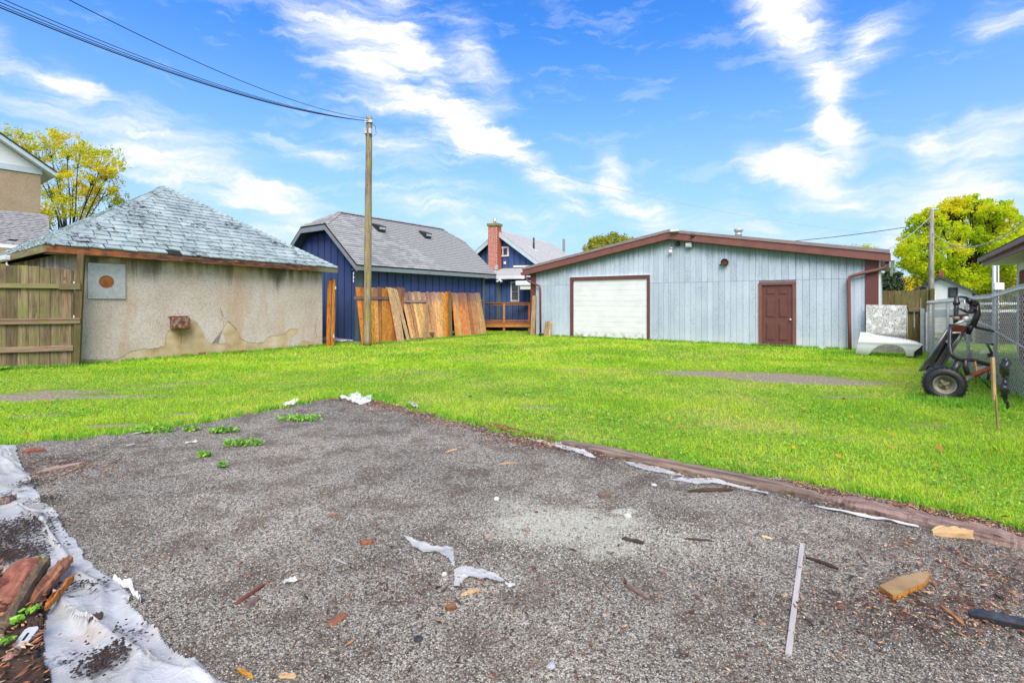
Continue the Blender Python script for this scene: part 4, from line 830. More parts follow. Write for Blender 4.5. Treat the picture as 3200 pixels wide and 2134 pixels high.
mb = MB(); mb.prism([(ex,er-.05),(mid,rz(mid)-.05),(mid,rz(mid)-.12),(ex,er-.2)], lambda p: (p[0], 8, p[1]), lambda p: (p[0], -.399, p[1])); mb.build('soffit', M['whitemetal'], th)
# lower shingled wing
lw = thing('neighbour_lean_to', 'low grey shingled roof with white gutter behind the left wooden fence', 'lean-to', (P(0,0,19)[0], 19, 0))
o0 = Vector((P(0,0,19)[0], 19, 0)); A1, A2, A3, A4 = [Vector(P(*q))-o0 for q in ((-120,752,18.6),(160,776,18.6),(-120,650,21),(150,724,21))]
mb = MB(); mb.add([A1, A2, A4, A3, *[p-Vector((0,0,.06)) for p in (A1, A2, A4, A3)]], [(0,1,2,3),(7,6,5,4),(0,4,5,1),(1,5,6,2)]); mb.build('roof', M['asphaltfelt'], lw)
tri_shingles(lw, A1, A2, A3, A4, .15, .33, 0, 31, 'shinglegrey'); caps(lw, A2+Vector((0,0,.03)), A4+Vector((0,0,.03)), .1, M['shinglegrey'], .2); caps(lw, A3+Vector((0,0,.03)), A4+Vector((0,0,.03)), .1, M['shinglegrey'], .2)
mb = MB(); mb.obox(A1+Vector((0,-.07,-.06)), A2+Vector((0,-.07,-.06)), .12, .12, (0,-1,0)); mb.build('gutter', M['whitemetal'], lw)
MB().box(A1.x, A2.x-.5, .1, 2, 0, 3.3).build('wall', M['tallstucco'], lw)
dsp = [Vector(P(x, y, 16.2))-o0 for x, y in ((20,790),(22,812),(35,826),(58,832))]; MB().tube(dsp, .05, 8).build('downspout', M['whitemetal'], lw, True)
# ================================================================== BLUE HOUSE
HA = np.array((.880,-.475)); HB = np.array((.475,.880)); HR = math.atan2(-.475, .880)
H0 = (-.86, 30.0)
hs_ = thing('blue_house', 'blue board and batten house with brick chimney behind the garages', 'house', (*H0, 0), HR)
def hw(px, py, dy=0):
    P0 = (H0[0]+HB[0]*dy, H0[1]+HB[1]*dy); return on_plane(px, py, P0, HA)
AP = 5.64; hsl = .72; hwid = 3.9
def hz_(x): return AP-abs(x)*hsl
mb = MB(); mb.prism([(-3.3,0),(3.3,0),(3.3,hz_(3.3)-.2),(0,AP-.2),(-3.3,hz_(3.3)-.2)], lambda p: (p[0], 8.1, p[1]), lambda p: (p[0], .4, p[1])); mb.build('wall', M['blue2'], hs_)
for i in range(-8, 9):
    x = i*.39+.12
    if abs(x) < 3.2: MB().box(x-.022, x+.022, .375, .399, 2.4, hz_(x)-.22).build('batten', M['batten'], hs_)
for sgn in (-1, 1):
    q = [(0,AP),(sgn*hwid,hz_(hwid)),(sgn*hwid,hz_(hwid)+.05),(0,AP+.06)]
    MB().prism(q, lambda p: (p[0], 8.2, p[1]), lambda p: (p[0], .0, p[1])).build('roof', M['shinglefar'], hs_)
    q = [(0,AP-.001),(sgn*hwid,hz_(hwid)-.001),(sgn*hwid,hz_(hwid)-.22),(0,AP-.24)]
    MB().prism(q, lambda p: (p[0], .04, p[1]), lambda p: (p[0], .0, p[1])).build('rake_fascia', M['paleblue'], hs_)
ln = math.hypot(3.9, 3.9*hsl)
shingles(hs_, (hwid, .0, hz_(hwid)+.055), (0,1,0), (-1,0,hsl), lambda v: (0, 8.2), ln, .15, .32, M['shinglefar'], 0, th=.008, gap=.004, jit=.003, seed=21)
sv, zv = hw(1563,800,.4)
MB().tube([(1.3, 2.2, 4.6), (1.3, 2.2, 5.45)], .06, 8).build('vent_stack', M['dark'], hs_, True); MB().box(-.3,.3,-.3,.3,-.01,.01).build('stack_flashing', M['paleblue'], hs_, loc=(1.3,2.2,AP+.07-1.3*hsl)).rotation_euler = (0, math.atan(hsl), 0)
# small gable window (px 1554-1590, 769-804)
s0, za = hw(1555,803,.35); s1, zb = hw(1590,770,.35)
wf_ = MB().box(s0, s1, .33, .41, za, zb).build('window', M['white'], hs_, bevel=.01)
MB().box(s0+.09, s1-.09, .318, .332, za+.1, zb-.1).build('pane', M['glass'], wf_); MB().box((s0+s1)/2-.03, (s0+s1)/2+.03, .312, .333, za+.1, zb-.1).build('mullion', M['white'], wf_)
for (qx, qy) in ((1563,748),(1578,822)):
    s, z = hw(qx, qy, .38); MB().box(s-.07, s+.07, .33, .398, z-.08, z+.08).build('outlet_cover', M['white'], hs_, bevel=.02)
# chimney with bricks
s0, _ = hw(1527.5,760,-.2); s1, _ = hw(1554,760,-.2); ztop = hw(1540,707,-.2)[1]; zbot = hw(1540,838,-.2)[1]
ch = MB().box(s0+.015, s1-.015, -.28, .28, zbot-.6, ztop-.02).build('chimney', M['mortar'], hs_)
mb = MB(); zc_ = zbot-.5; row = 0
while zc_ < ztop-.04:
    L = s1-s0; bw = L/2.5; x = s0-(bw/2 if row % 2 else 0)
    while x < s1-.01:
        a_, b_ = max(x, s0), min(x+bw-.022, s1)
        if b_-a_ > .03: mb.box(a_, b_, -.288, -.2, zc_, zc_+.055)
        x += bw
    y = -.19-(.1 if row % 2 else 0)
    while y < .28: mb.box(s0-.001 if True else 0, s0+.08, max(y,-.199), min(y+.18,.29), zc_, zc_+.055); mb.box(s1-.08, s1+.001, max(y,-.199), min(y+.19,.29), zc_, zc_+.062); y += .2
    zc_ += .075; row += 1
tag(mb.build('bricks', M['redbrick'], ch), kind='stuff')
MB().box(s0-.06, s1+.06, -.35, .35, ztop, ztop+.16).build('chimney_cap', wood('mossy_cap', (.12,.1,.03), (.26,.22,.06), (.38,.33,.1), knots=False), ch, bevel=.02)
MB().lathe([(.07,0),(.07,.12),(.10,.14),(.1,.16),(.06,.18),(.13,.3),(0,.3)], ((s0+s1)/2,0,ztop+.16), (0,0,1), 12).build('flue', M['galv'], ch, True)
MB().box(s1-.12, s1+.1, -.3, -.296, zbot-.1, zbot+.15).build('flashing', M['galv'], ch)
# lower wing: shed roof, gutter, wall with window
wl = -1.9
x0w, x1w = hw(1440,900,wl)[0], hw(1662,900,wl)[0]+1.5
zg = hw(1600,838,.35)[1]; zeav = hw(1600,868,wl-.3)[1]
mb = MB(); mb.add([(x0w,.38,zg),(x1w,.38,zg),(x1w,wl-.35,zeav+.05),(x0w,wl-.35,zeav+.05),(x0w,.38,zg-.06),(x1w,.38,zg-.06),(x1w,wl-.35,zeav),(x0w,wl-.35,zeav)], [(0,3,2,1),(3,7,6,2),(4,5,6,7)]); mb.build('wing_roof', M['shinglefar'], hs_)
mb = MB(); mb.obox((x0w+2.2,.3,zg+.09),(x1w,.3,zg+.02),.10,.05).build('flashing_strip', M['white'], hs_)
MB().box(x0w, x1w, wl, wl+.1, 0, zeav+.0).build('wing_wall', M['blue2'], hs_)
i = 0; x = x0w+.1
while x < x1w: MB().box(x-.02, x+.02, wl-.022, wl-.001, .5, zeav-.05).build('batten', M['batten'], hs_); x += .36
g1 = hw(1553,868,wl-.35)[0]; g2 = hw(1640,868,wl-.35)[0]
MB().box(g1, g2, wl-.47, wl-.351, zeav-.08, zeav+.08).build('gutter', M['white'], hs_, bevel=.02)
sgc0, sgc1 = hw(1554,900,wl)[0], hw(1566,900,wl)[0]
MB().box(sgc0, sgc1, wl-.035, wl-.0225, .5, zeav-.05).build('corner_board', M['trim'], hs_)
s0, za = hw(1596,943,wl-.04); s1, zb = hw(1623,879,wl-.04)
wn = MB().box(s0, s1, wl-.07, wl-.001, za, zb).build('window', M['white'], hs_, bevel=.01)
MB().box(s0+.09, s1-.07, wl-.085, wl-.071, za+.1, (za+zb)/2-.02).build('pane', M['glass'], wn); MB().box(s0+.09, s1-.07, wl-.085, wl-.071, (za+zb)/2+.03, zb-.09).build('pane', M['glass'], wn)
for k in range(9):
    z_ = za+.14+k*(zb-za-.28)/8; MB().box(s0+.1, s1-.08, wl-.088, wl-.0855, z_, z_+.022).build('blind_slat', M['concrete'], wn)
s0, za = hw(1622,893,wl-.5); s1, zb = hw(1700,877,wl-.5)
MB().box(s0, s1, wl-.9, wl-.08, za, zb).build('porch_roof', M['white'], hs_, bevel=.02); s2_ = hw(1635,900,wl-.5)[0]
MB().box(s2_, s1, wl-.85, wl-.2, za-.2, za-.001).build('porch_beam', M['white'], hs_); MB().box(s2_+.1, s1, wl-.09, wl-.0235, .5, za-.21).build('porch_shade_wall', M['blue'], hs_)
# twin floodlight on the gutter
s, z = hw(1562,876,wl-.5)
fl_ = MB().box(s-.05, s+.05, wl-.56, wl-.475, z-.02, z+.1).build('twin_floodlight', M['white'], hs_)
for sg_ in (-1, 1): MB().lathe([(.03,0),(.075,.15),(0,.15)], (s+sg_*.04, wl-.53, z), (sg_*.7,-.4,-.6), 12).build('lamp_head', M['white'], fl_, True)
# deck
DY = 26.6
dk = thing('deck', 'orange stained deck with black balusters attached to the blue house', 'deck', (P(1590,0,DY)[0], DY, 0))
zf = P(0,1008,DY)[2]; zt2 = P(0,945.5,DY)[2]; xl, xr = (1500-1590)/F*DY, (1685-1590)/F*DY
MB().box(xl, xr, 0, .04, zf-.24, zf-.04).build('rim_board', M['deckwood'], dk)
for k in range(16): MB().box(xl, xr, -.03+k*.145, -.03+k*.145+.135, zf-.036, zf).build('deck_board', M['deckwood'], dk)
postx = [(1486-1590)/F*DY, (1575-1590)/F*DY, (1654-1590)/F*DY]
for x in postx: MB().box(x-.05, x+.05, -.005, .1, zf+.001, zt2-.03).build('railing_post', M['deckwood'], dk); MB().box(x-.06, x+.06, .045, .16, 0, zf-.25).build('deck_post', M['deckwood'], dk)
MB().box(xl, xr, -.02, .13, zt2-.029, zt2+.01).build('top_rail', M['deckwood'], dk)
MB().box(xl, xr, .03, .07, zt2-.13, zt2-.04).build('sub_rail', M['deckwood'], dk); MB().box(xl, xr, .03, .07, zf+.06, zf+.14).build('bottom_rail', M['deckwood'], dk)
x = xl+.05
while x < xr:
    if min(abs(x-q) for q in postx) > .07: MB().box(x-.011, x+.011, .008, .029, zf+.06, zt2-.05).build('baluster', M['black'], dk)
    x += .102
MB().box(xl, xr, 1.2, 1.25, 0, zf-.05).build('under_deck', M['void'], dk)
# lone post behind the house
o = MB().box(-.1, .1, -.1, .1, 0, P(0,747,42)[2]).build('far_post', M['greypole']); o.location = (P(1762,0,42)[0], 42, 0); tag(o, 'square grey post top rising behind the blue house roof', 'post')
# ================================================================== BOARDS AT THE SHOP CORNER
def lean(px0, py0, px1, py1, w_, t_, label, mt, name='leaning_plank', cat='plank'):
    s0, z0 = sp_(px0, py0, -.3); s1, z1 = sp_(px1, py1, -.08); rt = off(SHOP0, s0, -.3)
    o = MB().obox((0,0,0), (s1-s0, .22, z1), w_, t_, (0,-1,0)).build(name, M[mt]); o.location = (*rt, 0); o.rotation_euler = (0,0,ROT); return tag(o, label, cat)
lean(1664,1048,1670,924,.20,.05,'tall weathered plank leaning on the brown corner trim of the workshop','tanplank')
lean(1707,1049,1713,1004,.26,.04,'short wide weathered board leaning near the workshop downspout','tanplank','short_board','board')
lean(1717,1050,1722,1006,.05,.10,'short narrow stick leaning beside the short wide board','stoneedge','short_stick','stick')
# ================================================================== RIGHT END: FENCE, PLYWOOD, FENDER
rf = thing('board_fence', 'dark mossy board fence joining the workshop right corner', 'fence', (*off(SHOP0, SW+.07, .1), 0), ROT)
for i in range(8):
    x = .02+i*.155; MB().box(x, x+.148, 0, .02, .05, 1.86+random.uniform(-.012,.012)+(.02 if i > 5 else 0)).build('board', M['mossboard'], rf)
MB().box(.66, 1.12, -.06, -.001, 1.22, 1.34).build('rail', M['weatherrail'], rf); MB().box(0, .7, .021, .06, 1.30, 1.40).build('rail', M['weatherrail'], rf)
MB().box(.93, 1.03, -.12, -.061, 0, 1.32).build('metal_post', M['galv'], rf); MB().box(1.05, 1.12, -.16, -.09, 0, 1.22).build('white_post', M['whitemetal'], rf); MB().box(1.16, 1.26, -.1, .03, 0, 1.9).build('end_post', M['mossboard'], rf)
s0 = sp_(2706,1000,-.35)[0]; s1, zt3 = sp_(2834,952,-.35)
o = thing('plywood_sheet', 'peeling white painted plywood sheet leaning on the board fence', 'plywood', (*off(SHOP0, (s0+s1)/2, -.35), 0), ROT)
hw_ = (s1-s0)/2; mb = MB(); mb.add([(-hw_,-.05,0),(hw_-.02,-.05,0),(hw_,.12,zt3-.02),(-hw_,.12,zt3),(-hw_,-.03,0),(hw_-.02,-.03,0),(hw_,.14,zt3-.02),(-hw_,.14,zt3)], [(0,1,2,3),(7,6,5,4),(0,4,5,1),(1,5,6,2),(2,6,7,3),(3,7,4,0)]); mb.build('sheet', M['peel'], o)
FD = G(2780, 1116)
def fd(px, py): return on_plane(px, py, FD, ADIR)
z7 = lambda x, y: fd(2700+x/2.85, 850+y/2.85)
outl = [fd(2672,1108), fd(2680,1070), fd(2688,1039), fd(2712,1041), z7(100,562), z7(200,578), z7(300,592), z7(400,608), z7(470,625), z7(522,650), z7(485,685), z7(445,712), z7(441,752), z7(372,752), z7(366,712), z7(345,680), z7(310,660), z7(260,648), z7(190,645), z7(130,658), z7(90,685), z7(55,725), z7(28,752)]
ft = thing('car_fender', 'loose white car fender with wheel arch standing against the plywood', 'car fender', (*FD, 0), ROT)
def bulge(p): return -.10*math.sin(max(0, min(1, p[1]/.66))*math.pi)**.7
outl = [(s, max(z, .0)) for s, z in outl]
gx, gy = np.meshgrid(np.arange(min(p[0] for p in outl)-.01, max(p[0] for p in outl)+.02, .0125), np.arange(-.01, .72, .0125), indexing='ij'); ins = inpoly(gx, gy, outl)
cells = ins[:-1,:-1] & ins[1:,1:] & ins[:-1,1:] & ins[1:,:-1]; use = np.zeros(gx.shape, bool); use[:-1,:-1] |= cells; use[1:,:-1] |= cells; use[:-1,1:] |= cells; use[1:,1:] |= cells
id_ = -np.ones(gx.shape, int); id_[use] = np.arange(use.sum()); i_, j_ = np.where(cells); gyc = np.clip(gy, 0, .66)/.66; bl = -.10*np.sin(gyc*math.pi)**.7-.02*np.exp(-((gy-.40)/.05)**2)
fo = npmesh('fender_panel', np.stack([gx[use], bl[use], gy[use]], 1), np.stack([id_[i_,j_], id_[i_+1,j_], id_[i_+1,j_+1], id_[i_,j_+1]], 1), M['fenderwhite'], ft); fo.data.polygons.foreach_set('use_smooth', [True]*len(fo.data.polygons))
fs_ = fo.modifiers.new('thick', 'SOLIDIFY'); fs_.thickness = .012; fs_.offset = 0
mb = MB(); tp = outl[2:10]
for a, c in zip(tp[:-1], tp[1:]): mb.add([(a[0], bulge(a)+.001, a[1]+.001), (c[0], bulge(c)+.001, c[1]+.001), (c[0], .06, c[1]+.015), (a[0], .06, a[1]+.015)], [(0,1,2,3)])
mb.build('top_return', M['fenderwhite'], ft, True)
mb = MB(); ar = outl[13:]
for a, c in zip(ar[:-1], ar[1:]): mb.add([(a[0], bulge(a), a[1]), (c[0], bulge(c), c[1]), (c[0], .12, c[1]), (a[0], .12, a[1])], [(0,1,2,3)])
mb.build('arch_lip', M['fenderwhite'], ft)
mb = MB(); a = z7(445,712); c = z7(522,650); mb.add([(a[0]+.01,.02,a[1]),(c[0],.02,c[1]),(c[0],.04,0),(a[0],.04,0)], [(0,1,2,3)]); mb.build('dark_backing', M['dark'], ft)
# ================================================================== CHAIN LINK FENCE
CL0 = np.array((12.15, 15.0)); CL1 = np.array((4.4, 1.98)); cd = CL1-CL0; CLL = float(np.linalg.norm(cd)); cd /= CLL
cf = thing('chain_link_fence', 'galvanised chain link fence running along the right side of the yard', 'fence', (*CL0, 0), math.atan2(cd[1], cd[0]))
def ztop_(s): return np.interp(s, [0, 6.5, 8.2, 12.2, CLL], [1.50, 1.62, 1.76, 1.85, 1.85])
cell = .105; nc = int(CLL/cell); nr_ = 18
mb = MB(); r_ = .0042
V_, F_ = [], []
for i in range(nc):
    for fam in (0, 1):
        pts = []
        for j in range(nr_+1):
            s = (i+.5*((j+fam) % 2))*cell; z = ztop_(s)*(j/nr_)*.99+.01; pts.append((s, (.006 if (j+fam) % 2 else -.006), z))
        pts = np.array(pts); base = len(V_)
        for p in pts:
            for (a_, b_) in ((-r_, 0), (r_, r_), (r_, -r_)): V_.append((p[0]+a_, p[1]+b_, p[2]))
        for j in range(nr_):
            for q in range(3): k0 = base+j*3+q; k1 = base+j*3+(q+1) % 3; F_.append((k0, k1, k1+3, k0+3))
o = npmesh('wire_mesh', V_, F_, M['mesh'], cf); tag(o, kind='stuff')
q = [(s, 0, float(ztop_(s))-.03) for s in np.linspace(0, CLL, 20)]; MB().tube(q, .021, 10).build('top_rail', M['mesh'], cf, True)
sg_tw = MB()
for i in range(nc*2): s = i*cell/2; z = float(ztop_(s)); sg_tw.obox((s, -.012, z-.03), (s+.018, .012, z+.045), .006, .006, (0,1,0))
tag(sg_tw.build('twisted_barbs', M['mesh'], cf), kind='stuff')
for s in (.35, 2.6, 4.6, 6.53, 9.0, 11.4, 14.0): MB().tube([(s, .035, 0), (s, .035, float(ztop_(s))+.03)], .033, 12).build('fence_post', M['galv'], cf, True)
MB().tube([(6.6, -.0, 1.0), (8.2, 0, .80), (9.0, 0, .72), (CLL, 0, .6)], .014, 8).build('tension_cable', M['mesh'], cf, True); MB().tube([(3.6, .05, 1.22), (6.5, .05, 1.02)], .02, 8).build('brace_rail', M['mesh'], cf, True)
# ================================================================== SCRAP CHASSIS WITH WHEEL
WY = 7.80; wx, wy_ = (2952-1600)/F*WY, WY
ck = thing('scrap_axle_frame', 'upended black scrap vehicle frame with one off-road wheel leaning on the chain link fence', 'scrap frame', (wx, wy_, 0))
ax = Vector((.5925, .8055, 0)); k0 = Vector((wx, wy_, 0)); Rw = .262
wc = Vector((0, 0, Rw-.012))
prof = [(.14,.0),(.148,-.03),(.18,-.045),(.222,-.035),(.25,-.01),(Rw,.03),(Rw+.004,.09),(Rw,.15),(.25,.185),(.21,.205),(.17,.2),(.14,.19)]
wheel = MB().lathe(prof, wc, ax, 40).build('tyre', M['rubber'], ck, True)
trd = MB()
for k in range(26):
    t = 2*math.pi*k/26; a_ = ax.cross(Vector((0,0,1))).normalized(); u_ = a_*math.cos(t)+Vector((0,0,1))*math.sin(t)
    for (h0, h1) in ((-.02,.07),(.1,.2)):
        p0_ = wc+u_*(Rw-.004)+ax*h0; p1_ = wc+u_*(Rw+.004)+ax*h1; trd.obox(p0_, p1_, .032, .02, u_)
trd.build('tread_lugs', M['rubber'], wheel)
rim = MB().lathe([(0,.055),(.03,.05),(.045,.075),(.085,.08),(.095,.04),(.118,.03),(.128,-.01),(.143,-.018),(.15,-.005)], wc, ax, 32).build('rim', M['rim'], ck, True)
MB().lathe([(0,.01),(.03,.012),(.036,.055)], wc, ax, 16).build('hub', M['hub'], rim, True)
mb = MB()
for k in range(4):
    t = math.pi/2*k+.5; a_ = ax.cross(Vector((0,0,1))).normalized(); u_ = a_*math.cos(t)+Vector((0,0,1))*math.sin(t); mb.obox(wc+u_*.03+ax*.035, wc+u_*.075+ax*.06, .035, .02, ax)
mb.build('hub_arms', M['hub'], rim)
zz2 = lambda x, y, Y: Vector(P(2860+x/3.92, 900+y/3.92, Y))-k0
def tb(name, pts, r, mt, n=8): return MB().tube([zz2(*p) for p in pts], r, n).build(name, M[mt], ck, True)
# sheet metal ramp panel: outline with slots
shp = [(45,1020),(440,440),(640,470),(300,1010)]
def sheet(name, quad, Ys, mt, th_=.02):
    p = [zz2(x, y, Y) for (x, y), Y in zip(quad, Ys)]; nrm = (p[1]-p[0]).cross(p[3]-p[0]).normalized()
    mb = MB(); mb.add([*p, *[q+nrm*th_ for q in p]], [(0,1,2,3),(7,6,5,4),(0,4,5,1),(1,5,6,2),(2,6,7,3),(3,7,4,0)]); return mb.build(name, M[mt], ck)
sheet('floor_pan', [(50,1020),(425,470),(640,480),(300,1005)], (8.5,8.35,8.55,8.65), 'steelsheet')
sheet('pan_top_rust', [(440,440),(450,540),(560,560),(640,470)], (8.30,8.32,8.45,8.5), 'rustbrown')
for (a_, b_, r) in (((60,1015,8.45),(438,445,8.28),.022),((300,1000,8.6),(655,440,8.5),.024),((200,980,8.5),(395,640,8.35),.015),((345,860,8.5),(560,560,8.42),.014)): tb('pan_edge', (a_, b_), r, 'steelsheet')
sheet('slot', [(235,915),(372,660),(405,680),(262,905)], (8.42,8.28,8.28,8.42), 'void', .006); sheet('slot', [(125,1000),(165,945),(180,955),(140,1005)], (8.42,8.4,8.4,8.42), 'void', .006); sheet('slot', [(195,1010),(240,960),(250,968),(215,1015)], (8.44,8.42,8.42,8.44), 'void', .006)
tb('pan_bracket', [(445,550,8.2),(550,545,8.2),(540,600,8.22),(490,660,8.25)], .014, 'galv')
tb('frame_tube', [(440,450,8.15),(425,560,8.1),(425,700,8.05),(435,800,8.0),(475,850,8.0),(545,880,8.0),(690,880,8.0),(930,945,7.9)], .028, 'black', 10)
tb('frame_tube', [(530,900,8.0),(490,980,8.0),(440,1060,8.0)], .05, 'black', 10)
tb('frame_tube', [(700,470,8.4),(760,330,8.4),(745,190,8.4)], .045, 'dark', 10)
tb('frame_tube', [(690,460,8.4),(650,560,8.45)], .035, 'dark', 8)
tb('steering_column', [(495,440,8.2),(500,300,8.2),(505,110,8.2)], .032, 'black', 10); tb('column_collar', [(505,165,8.2),(505,205,8.2)], .045, 'dark', 10); tb('column_collar', [(500,350,8.2),(500,385,8.2)], .045, 'rim', 10)
tb('handlebar', [(505,112,8.2),(560,106,8.25),(625,118,8.3),(660,150,8.3)], .018, 'black'); tb('handlebar_clamp', [(640,140,8.3),(680,180,8.3)], .04, 'dark', 10)
tb('linkage', [(520,240,8.2),(570,265,8.2),(640,300,8.25),(700,300,8.3)], .018, 'black'); tb('linkage', [(500,440,8.15),(620,390,8.15)], .02, 'galv'); tb('linkage', [(600,130,8.3),(612,290,8.3)], .012, 'galv')
sheet('gear_bracket', [(520,400,),(525,330),(655,320),(655,370)], (8.3,8.3,8.35,8.35), 'rustbrown', .04); sheet('fin', [(410,340),(470,330),(470,362),(450,360)], (8.2,8.2,8.2,8.2), 'mossboard', .02)
MB().lathe([(0,-.03),(.05,-.03),(.05,.03),(0,.03)], zz2(628,383,8.15), (0,1,0), 14).build('gear_pulley', M['galv'], ck, True)
mb = MB()
for k in range(9):
    mb.lathe([(0,0),(random.uniform(.03,.055),.02),(random.uniform(.025,.045),.06),(0,.08)], zz2(725+random.uniform(-30,40), 180+k*16, 8.35), (random.uniform(-.5,.5),.3,1), 9)
mb.build('engine_lump', M['dark'], ck)
tb('side_bar', [(690,460,8.4),(760,485,8.6),(955,530,9.1)], .022, 'dark'); tb('fork_leg', [(610,880,8.0),(615,970,8.0),(645,1060,8.0)], .035, 'black', 10)
sheet('mud_flap', [(610,870),(690,760),(690,860),(640,900)], (8.2,8.2,8.1,8.1), 'steelsheet', .03); sheet('bracket_web', [(700,890),(930,945),(770,1030),(740,960)], (7.98,7.9,7.95,7.98), 'steelsheet', .015)
tb('strap', [(735,900,7.9),(752,1030,7.9),(740,1175,7.9)], .012, 'yellowstrap' if 'yellowstrap' in M else 'orange')
shk = tb('shock_body', [(665,1090,7.75),(930,975,7.75)], .036, 'rustbrown', 12)
mb = MB(); a_ = zz2(590,1135,7.75); b_ = zz2(690,1085,7.75)
for k in range(6): c_ = a_.lerp(b_, k/5); mb.lathe([(.028,-.007),(.042,0),(.028,.007)], c_, (b_-a_), 14)
mb.build('shock_spring', M['rim'], shk, True)
tb('axle_stub', [(480,1180,7.95),(590,1135,7.8)], .03, 'black'); tb('hanging_rod', [(785,1085,7.8),(920,1230,7.8)], .010, 'dark')
tb('pedal_arm', [(950,690,8.3),(880,680,8.3),(935,790,8.3),(930,850,8.3)], .018, 'black'); sheet('pedal', [(905,800),(950,800),(950,850),(905,850)], (8.25,)*4, 'black', .03); tb('foot_rod', [(930,950,7.9),(890,1120,7.85)], .02, 'dark')
sheet('bumper_plate', [(805,770),(900,765),(900,800),(805,800)], (8.6,)*4, 'whitemetal', .02)
# stone by the wheel, stake and black bag
def rock(name, loc, r, mt, label, cat='stone', sq=.6, seed=0, group=None):
    import bmesh
    bm = bmesh.new(); bmesh.ops.create_icosphere(bm, subdivisions=2, radius=1)
    for v in bm.verts:
        n_ = 1+.28*mnoise.noise(v.co*1.6+Vector((seed*3.1, 0, 0))); v.co = Vector((v.co.x*r*n_, v.co.y*r*.8*n_, max(v.co.z, -.35)*r*sq*n_))
    me = bpy.data.meshes.new(name); bm.to_mesh(me); bm.free(); me.materials.append(M[mt]); o = bpy.data.objects.new(name, me); C.objects.link(o); o.location = (loc[0], loc[1], r*sq*.3+.006); o.rotation_euler = (0,0,seed); return tag(o, label, cat, group)
rock('stone', G(3027,1248), .06, 'palestones', 'pale stone in the grass just right of the wheel', seed=2)
rock('stone', G(3170,1235), .045, 'palestones', 'small pale stone in the grass at the right edge by the fence', seed=3)
sy = 6.0
stk = thing('wooden_stake', 'thin broken wooden stake standing in the grass before the fence post', 'stake', (P(3119,0,sy)[0], sy, 0))
zst = P(0,1122,sy+.4)[2]
MB().obox((0,.0,.0), (-.03,.0,.42), .018, .015, (0,-1,0)).build('lower_stick', M['stoneedge'], stk); MB().obox((-.035,.01,.36), (-.045,.02,P(0,1117,sy)[2]), .034, .024, (0,-1,0)).build('upper_stick', M['stoneedge'], stk)
bgt = thing('black_bag', 'crumpled glossy black plastic bag hanging beside the wooden stake', 'plastic bag', (P(3140,0,6.1)[0], 6.1, 0))
for (y0, y1, r, dx_) in ((1120,1180,.046,0),(1166,1215,.030,.006),(1185,1245,.044,-.008),(1220,1276,.020,.018)):
    z0, z1 = P(0,y1,6.1)[2], P(0,y0,6.1)[2]; n = 12; pts = [(dx_+math.sin(k*.8)*.008, 0, z0+(z1-z0)*k/n) for k in range(n+1)]; rs = [max(.006, r*math.sin(math.pi*(.08+.84*k/n))**.5*(1+.25*mnoise.noise(Vector((k*.9, y0, 0))))) for k in range(n+1)]
    o = MB().tube(pts, rs, 14).build('bag_fold', M['bag'], bgt, True)
    for v in o.data.vertices: v.co += v.normal*(mnoise.noise(v.co*32)*.022)
# ================================================================== BEYOND THE FENCE
def gable_house(): pass
wyh = 27.0; WC = (P(2937,0,wyh)[0], wyh)
wh = thing('white_cottage', 'small white sided cottage with dark roof edge behind the chain link fence', 'cottage', (*WC, 0), ROT)
cq = lambda x, y: on_plane(x, y, WC, ADIR)
zA = cq(2937,863)[1]; sL, zL = cq(2851,907); sR, zR = cq(3049,912)
mb = MB(); mb.prism([(sL*.9,0),(sR*.9,0),(sR*.9,zR+.05),(0,zA-.15),(sL*.9,zL)], lambda p: (p[0], 6, p[1]), lambda p: (p[0], 0, p[1])); mb.build('wall', M['sidewhite'], wh)
dgr = simple('dark_grey_roof', (.06,.065,.08), (.04,.045,.05), 5)
for (se, ze_) in ((sL, zL), (sR, zR)):
    MB().prism([(0,zA-.12),(se,ze_-.12),(se,ze_+.0),(0,zA+.02)], lambda p: (p[0], 6.2, p[1]), lambda p: (p[0], -.25, p[1])).build('roof', dgr, wh)
for (xa_, xb_) in ((2963,2993),(2876,2894)):
    x0, x1 = cq(xa_,900)[0], cq(xb_,900)[0]; zb2, za2 = cq(xa_,899)[1], cq(xa_,930)[1]
    wn = MB().box(x0, x1, -.04, -.001, za2, zb2).build('window', simple('dark_sash', (.03,.032,.035), None, 3, .5), wh); MB().box(x0+.07, x1-.07, -.055, -.041, za2+.07, zb2-.07).build('pane', M['glass'], wn)
cb = MB().box(-.0, .2, .6, .8, zA-.3, P(0,845,wyh)[2]).build('chimney', M['brickred2'], wh)
# grey pole with lamp head and sign
gpz = P(0,657,YP)[2]
gpole = thing('street_pole', 'grey wooden pole with small lamp head in front of the yellow tree', 'utility pole', (*RP, 0))
MB().tube([(0,0,0),(0,0,gpz*.5),(.03,0,gpz)], [.15,.125,.10], 12).build('pole', M['greypole'], gpole, True)
MB().box(-.02, .34, -.1, .1, gpz-.02, gpz+.07).build('lamp_head', M['galv'], gpole, bevel=.03); MB().box(-.06, .0, -.12, .0, 0, P(0,870,YP)[2]).build('conduit', M['galv'], gpole); MB().tube([(-.05,0,P(0,700,YP)[2]),(-.25,0,P(0,700,YP)[2]+.02),(-.32,0,P(0,700,YP)[2]+.1)], .02, 6).build('insulator_bracket', M['dark'], gpole)
MB().lathe([(0,0),(.06,.02),(.07,.08),(0,.12)], (-.22,-.05,P(0,706,YP)[2]), (0,0,1), 10).build('insulator', M['dark'], gpole, True)
sgn_ = thing('notice_sign', 'small white notice with blue stripe fixed to the grey pole', 'sign', (P(2916.5,0,YP-.3)[0], YP-.3, P(0,938,YP)[2]))
